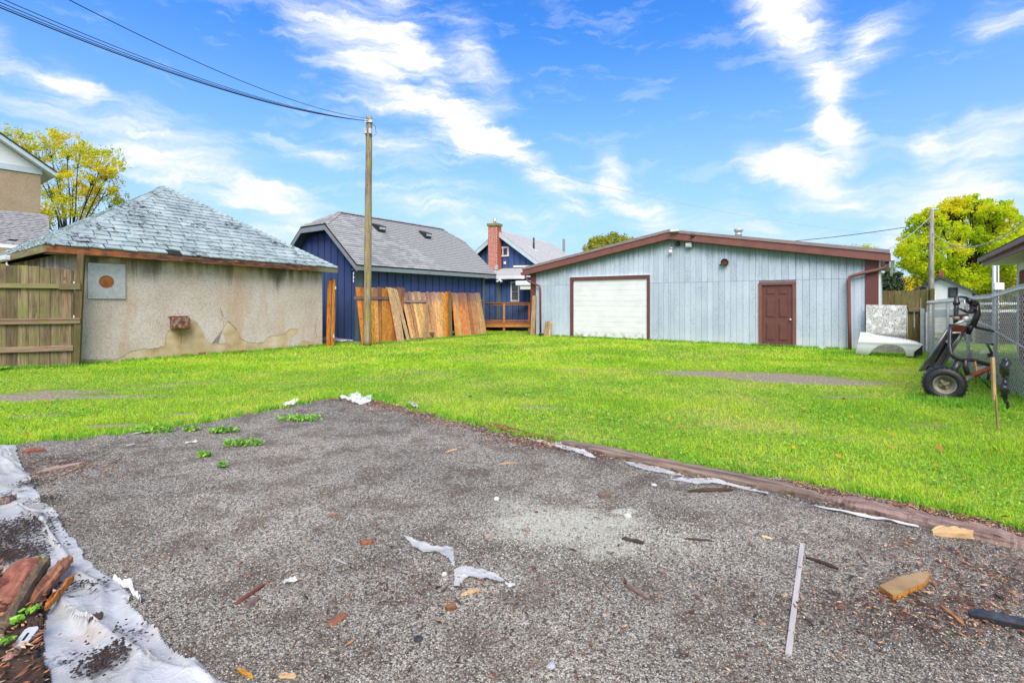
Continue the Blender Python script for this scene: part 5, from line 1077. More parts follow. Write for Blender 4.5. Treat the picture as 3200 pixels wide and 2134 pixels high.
hh = P(0,912,YP)[2]-P(0,938,YP)[2]; MB().box(-.1, .1, -.01, 0, 0, hh).build('board', M['white'], sgn_); MB().box(-.085, .085, -.013, -.0105, hh*.72, hh*.84).build('stripe', simple('sign_blue', (.05,.08,.3), None, 3, .5), sgn_)
for k in range(3): MB().box(-.06, .06, -.013, -.0105, hh*(.5-.13*k), hh*(.54-.13*k)).build('print_line', M['galv'], sgn_)
# service mast with meter box
my = 18.0
ms = thing('service_mast', 'white electrical service mast with meter box beside the bungalow', 'service mast', (P(3107,0,my)[0], my, 0))
MB().tube([(0,0,0),(0,0,P(0,795,my)[2])], .06, 12).build('mast', M['galv'], ms, True); MB().tube([(.1,-.05,0),(.1,-.05,P(0,800,my)[2])], .02, 8).build('conduit', M['whitemetal'], ms, True)
MB().box(-.14, .2, -.17, -.065, P(0,906,my)[2], P(0,884,my)[2]).build('meter_box', M['white'], ms, bevel=.01)
# bungalow at right edge
e0_ = np.array((12.9, 14.0)); bo = e0_+ADIR*.62-BDIR*.35
bu = thing('bungalow', 'brick bungalow with brown edged white soffit at the right edge', 'bungalow', (*bo, 0), math.atan2(BDIR[1], BDIR[0])-math.pi/2)
# local: +x = ADIR, +y = BDIR
MB().box(0, 8, -9, 0, 0, 2.5).build('wall', M['sidewhite'], bu); MB().box(-.06, -.001, -9, -.62, 0, 2.3).build('brick_face', M['brickred2'], bu)
mb = MB()
for rw in range(30):
    y = -4.6-(.11 if rw % 2 else 0)
    while y < -.64: mb.box(-.072, -.061, y, min(y+.205, -.622), .02+rw*.075, .085+rw*.075); y += .215
tag(mb.build('bricks', M['brickred2'], bu), kind='stuff')
MB().box(-.62, 8, -9.4, .35, 2.5, 2.53).build('soffit', M['white'], bu); MB().box(-.65, -.621, -9.4, .38, 2.5, 2.68).build('eave_fascia', M['brown'], bu); MB().box(-.62, 8, .351, .38, 2.5, 2.68).build('end_fascia', M['brown2'], bu)
MB().box(-.75, -.651, -9.4, .38, 2.6, 2.70).build('gutter', M['brown'], bu)
mb = MB(); mb.add([(-.75,.45,2.72),(-.75,-9.5,2.72),(3.6,-9.5,4.1),(3.6,-3.9,4.1),(8,.45,2.72)], [(0,3,2,1),(0,4,3)]); mb.build('roof', M['shinglefar'], bu)
for k in range(3):
    y0 = -.12-k*.16; wn = MB().box(-.02, -.001, y0-.15, y0, 1.75, 2.2).build('window', M['galv'], bu); MB().box(-.028, -.021, y0-.13, y0-.02, 1.79, 2.16).build('pane', M['glass'], wn)
MB().box(-.02, .02, -.03, .02, 0, 2.5).build('corner_trim', M['white'], bu)
# low dark brick wall with white rail
lwl = thing('porch_wall', 'low dark brick porch wall with white top rail behind the chain link fence', 'porch wall', (*P(3048,0,18.5)[:2], 0), R(-20))
MB().box(0, 4, 0, .25, 0, 1.15).build('wall', M['mortar'], lwl)
mb = MB()
for rw in range(14):
    x = -.1 if rw % 2 else 0
    while x < 4: mb.box(max(x,0), min(x+.21, 4), -.015, .0-.001, .02+rw*.08, .09+rw*.08); x += .22
tag(mb.build('bricks', M['brickdark'], lwl), kind='stuff')
MB().box(-.05, 4.05, -.04, .3, 1.151, 1.24).build('coping', M['white'], lwl); MB().box(-.05, 4.05, .02, .08, 1.42, 1.5).build('rail', M['white'], lwl)
for k in range(4): MB().box(k*1.3, k*1.3+.08, .02, .09, 1.241, 1.419).build('rail_post', M['white'], lwl)
# white car parked behind the fence
cy = 19.5
car = thing('parked_car', 'white car parked behind the chain link fence', 'car', (P(2950,0,cy)[0], cy, 0), R(-8))
prof = [(-1.3,.3),(-1.3,.75),(-1.22,.85),(-.75,.92),(-.35,1.28),(.75,1.32),(1.3,.98),(1.6,.9),(1.62,.3)]
mb = MB(); mb.prism(prof, lambda p: (p[0], 1.5, p[1]), lambda p: (p[0], 0, p[1])); mb.build('body', M['fenderwhite'], car, bevel=.05)
mb = MB(); mb.prism([(-.6,.93),(-.28,1.22),(.7,1.25),(1.12,.97)], lambda p: (p[0], .0-.001, p[1]), lambda p: (p[0], -.012, p[1])); mb.build('side_window', simple('car_window', (.28,.36,.42), (.2,.26,.3), 2, .1, .6, 0), car)
for x in (-.85, 1.05):
    wl_ = MB().lathe([(0,-.02),(.18,-.03),(.29,-.02),(.31,.04),(.31,.18)], (x,.0,.31), (0,1,0), 20).build('wheel', M['rubber'], car, True); MB().lathe([(0,-.05),(.17,-.045),(.18,-.03)], (x,0,.31), (0,1,0), 14).build('rim', M['galv'], wl_, True)
# ================================================================== TREES
def tree(name, label, base, h, clumps, trunk_r, leafmat_, nleaf, leaf, mtop=.55, spread=1.0, seed=0, bare=.0, group=None, limbs=1, fork=.35, cat='tree'):
    """clumps: list of (dx, dy, z, r)"""
    rr = np.random.RandomState(seed); root = thing(name, label, cat, (*base, 0), 0, group)
    mb = MB(); fk = h*fork
    mb.tube([(0,0,0),(.05,0,fk*.5),(0,0,fk)], [trunk_r*1.2, trunk_r, trunk_r*.85], 10)
    for (cx, cy_, cz, r) in clumps:
        zs = fk*rr.uniform(.7, 1.0); mid_ = (cx*.35+rr.uniform(-.3,.3), cy_*.4, zs+(cz-zs)*.45+rr.uniform(-.2,.3)); rl = trunk_r*min(1, r*.35+.2)*.6
        mb.tube([(0,0,zs), mid_, (cx*.75,cy_*.75,zs+(cz-zs)*.8), (cx,cy_,cz)], [rl, rl*.75, rl*.5, rl*.25], 6)
        for k in range(7*limbs):
            d = rr.normal(size=3); d /= np.linalg.norm(d); d[2] = abs(d[2])*.8
            e = np.array((cx,cy_,cz))+d*r*.85; m0 = np.array((cx*.8,cy_*.8,zs+(cz-zs)*.85)); mb.tube([m0, (m0+e)/2+rr.uniform(-.1,.1,3), e], [rl*.3, rl*.2, rl*.08], 4)
    mb.build('trunk', M['bark'], root, True)
    tot = sum(c[3]**2 for c in clumps); V_ = []; 
    Cs = []
    for (cx, cy_, cz, r) in clumps:
        n = int(nleaf*r*r/tot); ns = max(6, int(r*26)); sub = rr.normal(size=(ns,3)); sub /= np.linalg.norm(sub,axis=1)[:,None]; sub *= (rr.uniform(.25,1,(ns,1))**.6)*r; sub[:,2] *= .8
        idx = rr.randint(0, ns, n); Cs.append(sub[idx]+rr.normal(size=(n,3))*r*.13*spread+np.array((cx,cy_,cz)))
    Cn = np.concatenate(Cs); n = len(Cn); a = rr.normal(size=(n,3)); a /= np.linalg.norm(a,axis=1)[:,None]; b = np.cross(a, rr.normal(size=(n,3))); b /= np.linalg.norm(b,axis=1)[:,None]
    sz = leaf*rr.uniform(.6,1.4,(n,1)); V_ = np.stack([Cn-a*sz*.5, Cn+b*sz*.35, Cn+a*sz*.5, Cn-b*sz*.35], 1).reshape(-1,3); Fc = np.arange(4*n).reshape(-1,4)
    npmesh('crown', V_, Fc, M[leafmat_], root); return root
def pc(px, py, Y, bx, by, r): q = P(px, py, Y); return (q[0]-bx, q[1]-by, q[2], r)
# left yellow locust
bY = 31; bx_ = P(215,0,bY)[0]
cl_ = [(150,440,1.0),(210,450,1.1),(110,480,.9),(250,480,.9),(330,500,1.1),(300,540,.9),(350,530,.8),(180,520,1.0),(230,560,.9),(150,590,.9),(340,580,.8),(300,620,.9),(240,650,1.0),(170,660,1.0),(370,625,.7),(200,610,.8),(60,440,.9),(130,690,1.0),(280,590,.7)]
tree('locust_tree', 'sparse yellow leaved tree between the tall house and the stucco garage', (bx_, bY), 11, [pc(x, y, bY+random.uniform(-1,1), bx_, bY, r*.98) for x, y, r in cl_], .15, 'locust', 15000, .12, seed=1, fork=.42, group='yellow autumn trees')
# right maple
bY = 33; bx_ = P(3030,0,bY)[0]; cl_ = []
rr = random.Random(5)
for k in range(46):
    t = rr.uniform(0, math.pi*2); q = math.sqrt(rr.random()); x = 3022+math.cos(t)*q*180; y = 765-math.sin(t)*q*112; cl_.append(pc(x, y, bY+rr.uniform(-2.4,2.4), bx_, bY, rr.uniform(.55,1.05)))
for x, y in ((2985,660),(3030,640),(3070,645),(2930,690),(3130,665),(2860,700),(2845,760),(2830,790),(2850,830),(2880,850),(3160,700),(2835,745),(2815,790),(2870,680),(2905,668),(2950,655),(3005,632),(3050,628),(3100,640),(3145,655),(3175,672),(2820,830)): cl_.append(pc(x+rr.uniform(-8,8), y, bY, bx_, bY, rr.uniform(.35,.7)))
tree('maple_tree', 'large round yellow green tree behind the grey pole at right', (bx_, bY), 8, cl_, .3, 'yellowtree', 80000, .13, seed=2, spread=1.1, group='yellow autumn trees', fork=.3)
bY = 30; bx_ = P(3300,0,bY)[0]; cl_ = [pc(3290+rr.uniform(-110,90), 770+rr.uniform(-115,100), bY+rr.uniform(-2,2), bx_, bY, rr.uniform(.8,1.2)) for k in range(26)]
tree('maple_tree', 'yellow green tree cut off by the right edge above the bungalow', (bx_, bY), 8, cl_, .3, 'yellowtree', 26000, .16, seed=3, spread=1.2, group='yellow autumn trees', fork=.3)
bY = 48; bx_ = P(1905,0,bY)[0]; cl_ = [pc(1905+dx_, y, bY, bx_, bY, r) for dx_, y, r in ((-50,790,1.2),(-25,770,1.3),(0,760,1.3),(30,765,1.3),(55,765,1.1),(-10,800,1.6),(40,800,1.6),(-48,765,.7))]
tree('far_tree', 'olive brown tree crown peeking over the left workshop roof slope', (bx_, bY), 7, cl_, .2, 'olive', 11000, .2, seed=4, group='distant trees')
bY = 45; bx_ = P(2675,0,bY)[0]; cl_ = [pc(2675+dx_, y, bY, bx_, bY, r) for dx_, y, r in ((-35,800,.9),(-10,792,.9),(15,790,.9),(40,800,.9))]
tree('far_tree', 'thin yellow tree top peeking over the right workshop roof slope', (bx_, bY), 6, cl_, .15, 'locust', 2600, .14, seed=5, group='distant trees')
bY = 44; bx_ = P(2785,0,bY)[0]; cl_ = [pc(2785+dx_, y, bY, bx_, bY, r) for dx_, y, r in ((0,850,.5),(-3,868,.8),(6,885,1.0),(-8,900,1.2),(5,915,1.2))]
tree('far_tree', 'grey green conifer between the workshop corner and the yellow tree', (bx_, bY), 5, cl_, .12, 'conifer', 5000, .16, seed=6, group='distant trees')
for j, (cx_, lab) in enumerate(((2760,'low olive tree right beside the workshop corner'),(2840,'low yellowing tree left of the grey pole'))):
    bY = 50+j*3; bx_ = P(cx_,0,bY)[0]; cl_ = [pc(cx_+rr.uniform(-45,45), 905+rr.uniform(-25,15), bY, bx_, bY, rr.uniform(.9,1.3)) for k in range(8)]
    tree('far_tree', lab, (bx_, bY), 4, cl_, .15, 'olive' if j == 0 else 'locust', 7000, .2, seed=7+j, group='distant trees')
for j, (cx_, lab) in enumerate(((3090,'dark olive tree behind the white cottage roof'),(2990,'olive tree low behind the cottage gable'))):
    bY = 38; bx_ = P(cx_,0,bY)[0]; cl_ = [pc(cx_+rr.uniform(-80,80), 885+rr.uniform(-45,30), bY, bx_, bY, rr.uniform(1.0,1.5)) for k in range(14)]
    tree('far_tree', lab, (bx_, bY), 4, cl_, .15, 'olive', 14000, .17, seed=17+j, group='distant trees')
# distant hedge line closing the horizon
n = 60000; ang = np.random.uniform(-1.25, 1.25, n); d = np.random.uniform(75, 95, n); zc = np.random.uniform(0, 1, n)**.8*(2.6+1.3*np.sin(ang*17)+.8*np.sin(ang*41)); Cn = np.stack([np.sin(ang)*d, np.cos(ang)*d, zc], 1)
a = np.random.normal(size=(n,3))*.35; b = np.random.normal(size=(n,3))*.35
tag(npmesh('far_woodland', np.stack([Cn-a, Cn+b, Cn+a, Cn-b], 1).reshape(-1,3), np.arange(4*n).reshape(-1,4), M['olive']), 'distant belt of trees along the horizon', 'woodland', kind='stuff')
# ================================================================== GRASS
GPn = np.array(gp)
def local(x, y, o0): dx_, dy_ = x-o0[0], y-o0[1]; return dx_*ADIR[0]+dy_*ADIR[1], dx_*BDIR[0]+dy_*BDIR[1]
bare_l = [(G(*pp), rx, ry, ang, k) for (pp, rx, ry, ang, k) in BARE]
def dens_mask(x, y):
    keep = ~inpoly(x, y, gp)
    u, v = local(x, y, SHOP0); keep &= ~((u > -.05) & (u < SW+.05) & (v > -.03) & (v < SD))
    u, v = local(x, y, BG0); keep &= ~((u > -BW) & (u < .12) & (v > -.1) & (v < BL))
    u, v = local(x, y, ST0); keep &= ~((u > -8) & (u < .04) & (v > -SL) & (v < .1))
    pr_ = np.ones_like(x)
    for (c, rx, ry, ang, k) in bare_l:
        ca, sa = math.cos(ang), math.sin(ang); dx_, dy_ = x-c[0], y-c[1]; q = ((dx_*ca+dy_*sa)/rx)**2+((-dx_*sa+dy_*ca)/ry)**2; pr_ *= 1-np.clip(k*1.1*np.clip(1.25-q, 0, 1)*(.35+1.3*vnoise(x, y, 6, 21)), 0, 1)
    return keep & (np.random.rand(len(x)) < pr_)
def vnoise(x, y, s, seed=0):
    """cheap value noise on arrays"""
    xs, ys = x*s+seed*17.3, y*s+seed*9.1; xi, yi = np.floor(xs), np.floor(ys); fx, fy = xs-xi, ys-yi; fx = fx*fx*(3-2*fx); fy = fy*fy*(3-2*fy)
    hsh = lambda a, b: np.modf(np.abs(np.sin(a*127.1+b*311.7+seed)*43758.5453))[0]
    return (hsh(xi,yi)*(1-fx)+hsh(xi+1,yi)*fx)*(1-fy)+(hsh(xi,yi+1)*(1-fx)+hsh(xi+1,yi+1)*fx)*fy
def scatter(nn, y0, y1, margin=1.1, power=1.0):
    y = y0+(y1-y0)*np.random.rand(nn)**power; x = (np.random.rand(nn)*2-1)*(y*margin); return x, y
def blades(name, nn, y0, y1, h0, h1, wd, power, mat, lean=.5, dense=True, label=None):
    x, y = scatter(nn, y0, y1, 1.3, power); m_ = dens_mask(x, y)
    if dense: m_ &= np.random.rand(nn) < .18+1.0*(.5*vnoise(x, y, 1.7, 2)+.3*vnoise(x, y, 5.0, 3)+.35*vnoise(x, y, .6, 7))
    x, y = x[m_], y[m_]; n = len(x)
    hh = (h0+(h1-h0)*np.random.rand(n))*(.65+.8*vnoise(x, y, .9, 5)); t = np.random.rand(n)*2*np.pi; ln_ = hh*lean*np.random.rand(n)*1.6; t2 = np.random.rand(n)*2*np.pi; w_ = wd*(.7+.6*np.random.rand(n))*(.5+y/9)
    dx_, dy_ = np.cos(t)*w_, np.sin(t)*w_; lx, ly = np.cos(t2)*ln_, np.sin(t2)*ln_; z0 = np.full(n, -.005)
    V_ = np.stack([np.stack([x-dx_, y-dy_, z0], 1), np.stack([x+dx_, y+dy_, z0], 1), np.stack([x+dx_*.7+lx*.4, y+dy_*.7+ly*.4, hh*.6], 1), np.stack([x+lx, y+ly, hh], 1)], 1).reshape(-1,3)
    b_ = np.arange(n)*4; Fc = np.concatenate([np.stack([b_, b_+1, b_+2], 1), np.stack([b_, b_+2, b_+3], 1)])
    return tag(npmesh(name, V_, Fc, M[mat]), label, 'grass', kind='stuff')
blades('grass', 560000, 2.4, 13, .016, .046, .0026, 1.25, 'grass', label='bright green lawn grass between the gravel and the buildings')
blades('far_grass', 380000, 11.5, 34, .022, .055, .006, 1.1, 'grass', label='bright green lawn grass in front of the buildings')
# weeds: flat rosettes of small leaves, denser on the left and along the edges
x, y = scatter(30000, 2.4, 20, 1.3, 1.2); m_ = dens_mask(x, y) & ((vnoise(x, y, .8, 9) > .52) | (x < -5.5)); x, y = x[m_], y[m_]
rep = 5; x = np.repeat(x, rep)+np.random.normal(size=len(x)*rep)*.03; y = np.repeat(y, rep)+np.random.normal(size=len(y)*rep)*.03; n = len(x); z = np.random.uniform(.02, .05, n); Cn = np.stack([x, y, z], 1)
def leafquads(Cn, sz, tilt=.4):
    n = len(Cn); t = np.random.rand(n)*2*np.pi; a = np.stack([np.cos(t), np.sin(t), np.random.normal(size=n)*tilt], 1)*sz[:,None]; b = np.stack([-np.sin(t), np.cos(t), np.random.normal(size=n)*tilt], 1)*sz[:,None]*.7
    return np.stack([Cn-a, Cn+b, Cn+a, Cn-b], 1).reshape(-1,3), np.arange(4*n).reshape(-1,4)
V_, Fc = leafquads(Cn, np.random.uniform(.006,.013,n)*(1+y*.05)); tag(npmesh('ground_weeds', V_, Fc, M['clover']), 'low broad leaved weeds and clover through the lawn', 'weeds', kind='stuff')
# taller tufts along wall feet, fence foot and the gravel edge
pts = []
for (p0, p1, nn, sp__) in ((off(ST0,.06,-SL),off(ST0,.06,0),260,.06),(off(BG0,1.02,0),off(BG0,1.02,7.4),420,.1),(off(SHOP0,0,-.1),off(SHOP0,SW,-.1),500,.07),((CL0[0],CL0[1]),(CL1[0],CL1[1]),900,.25),(FP,(FP[0]-2.4,FP[1]-1.05),300,.12),(off(SHOP0,SW-1.2,-1.7),off(SHOP0,SW+1.2,-1.4),300,.25)):
    t = np.random.rand(nn); pts.append(np.stack([p0[0]+(p1[0]-p0[0])*t, p0[1]+(p1[1]-p0[1])*t], 1)+np.random.normal(size=(nn,2))*sp__)
pts.append(np.random.normal(size=(500,2))*.28+np.array((wx+.1, wy_-.1)))
for i in range(len(gp)-6):
    if random.random() < .45: pts.append(np.random.normal(size=(4,2))*.06+np.array(gp[i])+np.array((0,.05)))
pts = np.concatenate(pts); rep = 14; q = np.repeat(pts, rep, 0)+np.random.normal(size=(len(pts)*rep,2))*.02; n = len(q)
hh = np.random.uniform(.03,.10,n)*np.clip(q[:,1]/7,.6,1.3); t = np.random.rand(n)*6.28; w_ = .004+q[:,1]*.0003; l_ = hh*np.random.rand(n)*.8; t2 = np.random.rand(n)*6.28
Z = np.zeros(n); V_ = np.stack([np.stack([q[:,0]-np.cos(t)*w_, q[:,1]-np.sin(t)*w_, Z], 1), np.stack([q[:,0]+np.cos(t)*w_, q[:,1]+np.sin(t)*w_, Z], 1), np.stack([q[:,0]+np.cos(t2)*l_, q[:,1]+np.sin(t2)*l_, hh], 1)], 1).reshape(-1,3)
tag(npmesh('grass_tufts', V_, np.arange(3*n).reshape(-1,3), M['clover']), 'longer grass tufts along walls, fence and gravel edge', 'grass', kind='stuff')
# fallen leaves
x, y = scatter(420, 3.4, 16, 1.05, 1.2); k_ = dens_mask(x, y); Cn = np.stack([x[k_], y[k_], np.full(k_.sum(), .05)], 1); V_, Fc = leafquads(Cn, np.random.uniform(.02,.04,len(Cn))); tag(npmesh('fallen_leaves', V_, Fc, M['dryleaf']), 'scattered yellow and orange fallen leaves on the lawn', 'leaves', kind='stuff')
# weeds growing in the gravel, each patch a plant
for (dx_, dy_, r, lab) in ((690,965,.30,'straggly weed patch on gravel near its far tip'),(560,1022,.22,'largest bright weed patch on the gravel left of centre'),(515,993,.18,'weed patch just behind the largest one on the gravel'),(350,992,.26,'weed patch at the left gravel border'),(468,1050,.07,'tiny weed below and left of the largest patch'),(440,990,.10,'small weed between the two left gravel patches'),(510,1075,.05,'tiniest weed sprout alone on the grey gravel')):
    c = Gd(dx_, dy_); n = int(900*r); t = np.random.rand(n)*6.28; rad = r*np.random.rand(n)**.7; Cn = np.stack([np.cos(t)*rad, np.sin(t)*rad*.5, np.random.uniform(.012,.05,n)], 1); V_, Fc = leafquads(Cn, np.random.uniform(.010,.024,n), .6)
    o = npmesh('weed_patch', V_, Fc, M['clover']); o.location = (*c, .006); tag(o, lab, 'weed', 'weeds growing in the gravel')
# broad leaved plant at the left fence foot
c = FP; pt = thing('dock_plant', 'broad leaved green plant at the foot of the left fence', 'plant', (c[0]-1.15, c[1]-.75, 0))
for k in range(9):
    t = k*.75; L = random.uniform(.10,.17); mb = MB(); u_ = Vector((math.cos(t), math.sin(t)*.7, .45)); s_ = Vector((-math.sin(t), math.cos(t), 0)); b0 = u_*.05
    mb.add([b0, b0+u_*L*.5+s_*L*.5, b0+u_*L*1.3, b0+u_*L*.5-s_*L*.5, b0+u_*L*.6+Vector((0,0,.02))], [(0,1,4),(1,2,4),(2,3,4),(3,0,4)]); mb.build('leaf', M['clover'], pt)
# ================================================================== GRAVEL STONES AND LITTER
SHEET = [(-20,1026),(36,1028),(44,1062),(66,1095),(82,1130),(100,1158),(128,1190),(152,1222),(182,1262),(215,1302),(245,1330),(280,1348),(302,1376),(293,1398),(322,1425),(352,1450),(392,1490),(440,1530),(505,1570),(560,1606),(560,1700),(-400,1700),(-400,1060)]
def stones(name, x, y, sz, mat, label, cat='gravel', z0=.006, flat=.55, parent=None):
    n = len(x); base = np.array([(1,0,0),(-1,0,0),(0,1,0),(0,-1,0),(0,0,1),(0,0,-.4)], float)*np.array((1,1,flat)); B = base[None]*(1+.45*np.random.uniform(-1,1,(n,6,1)))*sz[:,None,None]; t = np.random.rand(n)*6.28; ca, sa = np.cos(t)[:,None], np.sin(t)[:,None]
    el_ = np.random.uniform(.6,1.0,(n,1)); X = B[:,:,0]; Y = B[:,:,1]*el_; V_ = np.stack([x[:,None]+X*ca-Y*sa, y[:,None]+X*sa+Y*ca, z0+B[:,:,2]+sz[:,None]*.12], 2).reshape(-1,3)
    f0 = np.array([(0,2,4),(2,1,4),(1,3,4),(3,0,4),(2,0,5),(1,2,5),(3,1,5),(0,3,5)]); Fc = (f0[None]+np.arange(n)[:,None,None]*6).reshape(-1,3)
    return tag(npmesh(name, V_, Fc, M[mat]), label, cat, kind='stuff')
n = 120000; y = 1.75+7*np.random.rand(n)**1.7; x = (np.random.rand(n)*2-1)*y*1.05; k_ = inpoly(x, y, gp) & ~inpoly(x, y, [Gd(*p) for p in SHEET]); x, y = x[k_], y[k_]
stones('gravel_stones', x, y, np.random.uniform(.0022,.0058,len(x))**1.0*(.9+.13*y), 'stones', 'loose grey crushed stone covering the gravel yard')
n = 6500; cx_, cy_ = G(1742,1650); x = np.concatenate([np.random.normal(cx_,.42,n//2), np.random.normal(G(1990,1690)[0],.38,n//2)]); y = np.concatenate([np.random.normal(cy_,.24,n//2), np.random.normal(G(1990,1690)[1],.15,n//2)])
stones('pale_stones', x, y, np.random.uniform(.003,.009,n), 'palestones', 'pale crushed limestone spilled in the middle of the gravel')
SX = []
def chips(name, x, y, L, mat, label, z=.012, zr=.01):
    n = len(x); t = np.random.rand(n)*6.28; a = np.stack([np.cos(t), np.sin(t), np.random.normal(size=n)*.15], 1)*L[:,None]; b = np.stack([-np.sin(t), np.cos(t), np.random.normal(size=n)*.3], 1)*(L*np.random.uniform(.12,.35,n))[:,None]; Cn = np.stack([x, y, z+np.random.rand(n)*zr], 1); up_v = np.stack([np.zeros(n), np.zeros(n), L*.12+.002], 1)
    V_ = np.stack([Cn-a, Cn+b, Cn+a, Cn-b, Cn+up_v], 1).reshape(-1,3); f0 = np.array([(0,1,4),(1,2,4),(2,3,4),(3,0,4)]); Fc = (f0[None]+np.arange(n)[:,None,None]*5).reshape(-1,3)
    return tag(npmesh(name, V_, Fc, M[mat]), label, 'wood chips', kind='stuff')
xs, ys = [], []
for i in range(9*8, len(gp)-5):
    if -1 < gp[i][1]: k = 60; xs.append(np.random.normal(gp[i][0], .12, k)); ys.append(gp[i][1]-.12-np.abs(np.random.normal(0, .12, k)))
for (pp, sx, sy_, k) in (((3000,1930),.55,.16,1500),((3120,1780),.45,.2,900),((200,1470),.35,.2,500),((1330,1275),.6,.15,900),((1700,1385),.5,.12,700),((700,1780),.3,.1,60),((1400,1880),.3,.12,80),((2900,1700),1.0,.5,400),((1700,1800),1.2,.5,260)):
    c = G(*pp); xs.append(np.random.normal(c[0], sx, k)); ys.append(np.random.normal(c[1], sy_, k))
n = 1500; y = 1.8+6*np.random.rand(n)**1.5; xs.append((np.random.rand(n)*2-1)*y); ys.append(y)
x, y = np.concatenate(xs), np.concatenate(ys); k_ = inpoly(x, y, gp); x, y = x[k_], y[k_]
chips('wood_chips', x, y, np.random.uniform(.004,.018,len(x))*(.7+.1*y), 'chips', 'small brown wood chips and splinters littering the gravel')
xs, ys = [], []
for (pp, sx, sy_, k) in (((3000,1920),.40,.14,170),((2850,1870),.25,.08,60),((3100,1800),.3,.2,60),((190,1480),.35,.12,60),((1400,1290),.7,.10,160),((1750,1790),.5,.2,40),((1300,1850),.2,.1,40),((900,1830),.5,.3,30),((1500,2000),.6,.2,30),((2500,1900),.8,.4,40)):
    c = G(*pp); xs.append(np.random.normal(c[0], sx, k)); ys.append(np.random.normal(c[1], sy_, k))
x, y = np.concatenate(xs), np.concatenate(ys); k_ = inpoly(x, y, gp); x, y = x[k_], y[k_]
chips('bark_litter', x, y, np.random.uniform(.008,.032,len(x)), 'barkflakes', 'larger bark flakes and splinters strewn over the gravel', zr=.012)
# rotten timbers along the lawn edge
def rough_beam(name, pts, w_, h_, mt, label, cat, seed=0, loc0=None, group=None, rag=.25, kind=None, nseg=8, tp=.18):
    """a splintered length of wood lying along ground points"""
    rr = random.Random(seed); pts = [Vector((p[0], p[1], p[2] if len(p) > 2 else .006)) for p in pts]; o0 = pts[0].copy(); full = []
    for i in range(len(pts)-1):
        for k in range(nseg): full.append(pts[i].lerp(pts[i+1], k/nseg))
    full.append(pts[-1]); mb = MB(); N_ = 8; vs = []; K = len(full)
    d = (full[-1]-full[0]).normalized(); s_ = Vector((-d.y, d.x, 0))
    for i, p in enumerate(full):
        ii = i*8/nseg
        e = min(1, min(i, K-1-i)/(K*.16)+tp*rr.uniform(0,1.2))
        for (a, b_) in ((-1,0),(-1,.6),(-.8,1),(-.2,1.03),(.4,.98),(.9,1),(1,.7),(1,0)):
            n_ = 1+rag*mnoise.noise(Vector((ii*.9+seed, a*3, b_*3)))+rag*.25*mnoise.noise(Vector((ii*4+seed, a*5, b_*5))); vs.append(p-o0+s_*(a*w_/2*n_*(.3+.7*e))+Vector((0,0,max(0, b_*h_*(1+rag*1.4*mnoise.noise(Vector((ii*.6, a*4+seed, 1)))+rag*.3*mnoise.noise(Vector((ii*3, a*6+seed, 1)))))*(.4+.6*e))))
    fs = [(i*N_+j, i*N_+j+1, (i+1)*N_+j+1, (i+1)*N_+j) for i in range(K-1) for j in range(N_-1)]+[tuple(range(N_)), tuple((K-1)*N_+j for j in range(N_-1,-1,-1))]
    mb.add(vs, fs); a_ = math.atan2(d.y, d.x); c_, s2 = math.cos(-a_), math.sin(-a_); mb.v = [(x*c_-y*s2, x*s2+y*c_, z) for x, y, z in mb.v]
    o = mb.build(name, M[mt]); o.location = o0; o.rotation_euler = (0,0,a_); return tag(o, label, cat, group)
def dp(l): return [(*Gd(x, y), .006) for x, y in l]
rough_beam('edging_timber', dp([(1285,1016),(1500,1067),(1700,1107),(1905,1151)]), .165, .05, 'rotten', 'dark weathered edging timber from gravel centre to the right beside the lawn', 'timber', 3, nseg=26, rag=.16, group='rotten timbers edging the lawn')
rough_beam('edging_timber', dp([(1898,1150),(2060,1188),(2200,1222),(2400,1268)]), .15, .055, 'rotten', 'splintered red brown edging timber reaching the right edge beside the lawn', 'timber', 5, rag=.22, nseg=26, group='rotten timbers edging the lawn')
rough_beam('bark_strip', dp([(1110,972),(1200,998),(1290,1016)]), .10, .025, 'rottenred', 'crumbled reddish timber remains left of the edging timber', 'timber', 6, rag=.5, group='rotten timbers edging the lawn')
rough_beam('loose_splinter', dp([(2140,1228),(2250,1236)]), .06, .05, 'stoneedge', 'pale loose splinter lying against the right edging timber', 'wood piece', 7)
# plastic strips under the timbers
def ribbon(name, pts, wds, mt, label, cat='plastic scrap', seed=0, group=None, lift=.02):
    rr = random.Random(seed); P3 = [Vector((*Gd(x, y), .012)) for x, y in pts]; o0 = P3[0].copy(); mb = MB(); full = []; W = []
    for i in range(len(P3)-1):
        for k in range(6): t = k/6; full.append(P3[i].lerp(P3[i+1], t)); W.append(wds[i]*(1-t)+wds[i+1]*t)
    full.append(P3[-1]); W.append(wds[-1]); K = len(full); M_ = 5; vs = []
    for i, p in enumerate(full):
        d = (full[min(i+1,K-1)]-full[max(i-1,0)]).normalized(); s_ = Vector((-d.y, d.x, 0))
        for j in range(M_):
            t = j/(M_-1)-.5; z = lift*max(0, mnoise.noise(Vector((i*.35+seed, t*3, 0)))+.25)+.003; vs.append(p-o0+s_*(t*W[i]*(1+.2*mnoise.noise(Vector((i*.9, t*5, seed)))))+Vector((0,0,z)))
    mb.add(vs, [(i*M_+j, i*M_+j+1, (i+1)*M_+j+1, (i+1)*M_+j) for i in range(K-1) for j in range(M_-1)]); o = mb.build(name, M[mt], None, True); o.location = o0
    so_ = o.modifiers.new('thick', 'SOLIDIFY'); so_.thickness = .0015; return tag(o, label, cat, group)
GS = 'torn plastic scraps on the gravel'
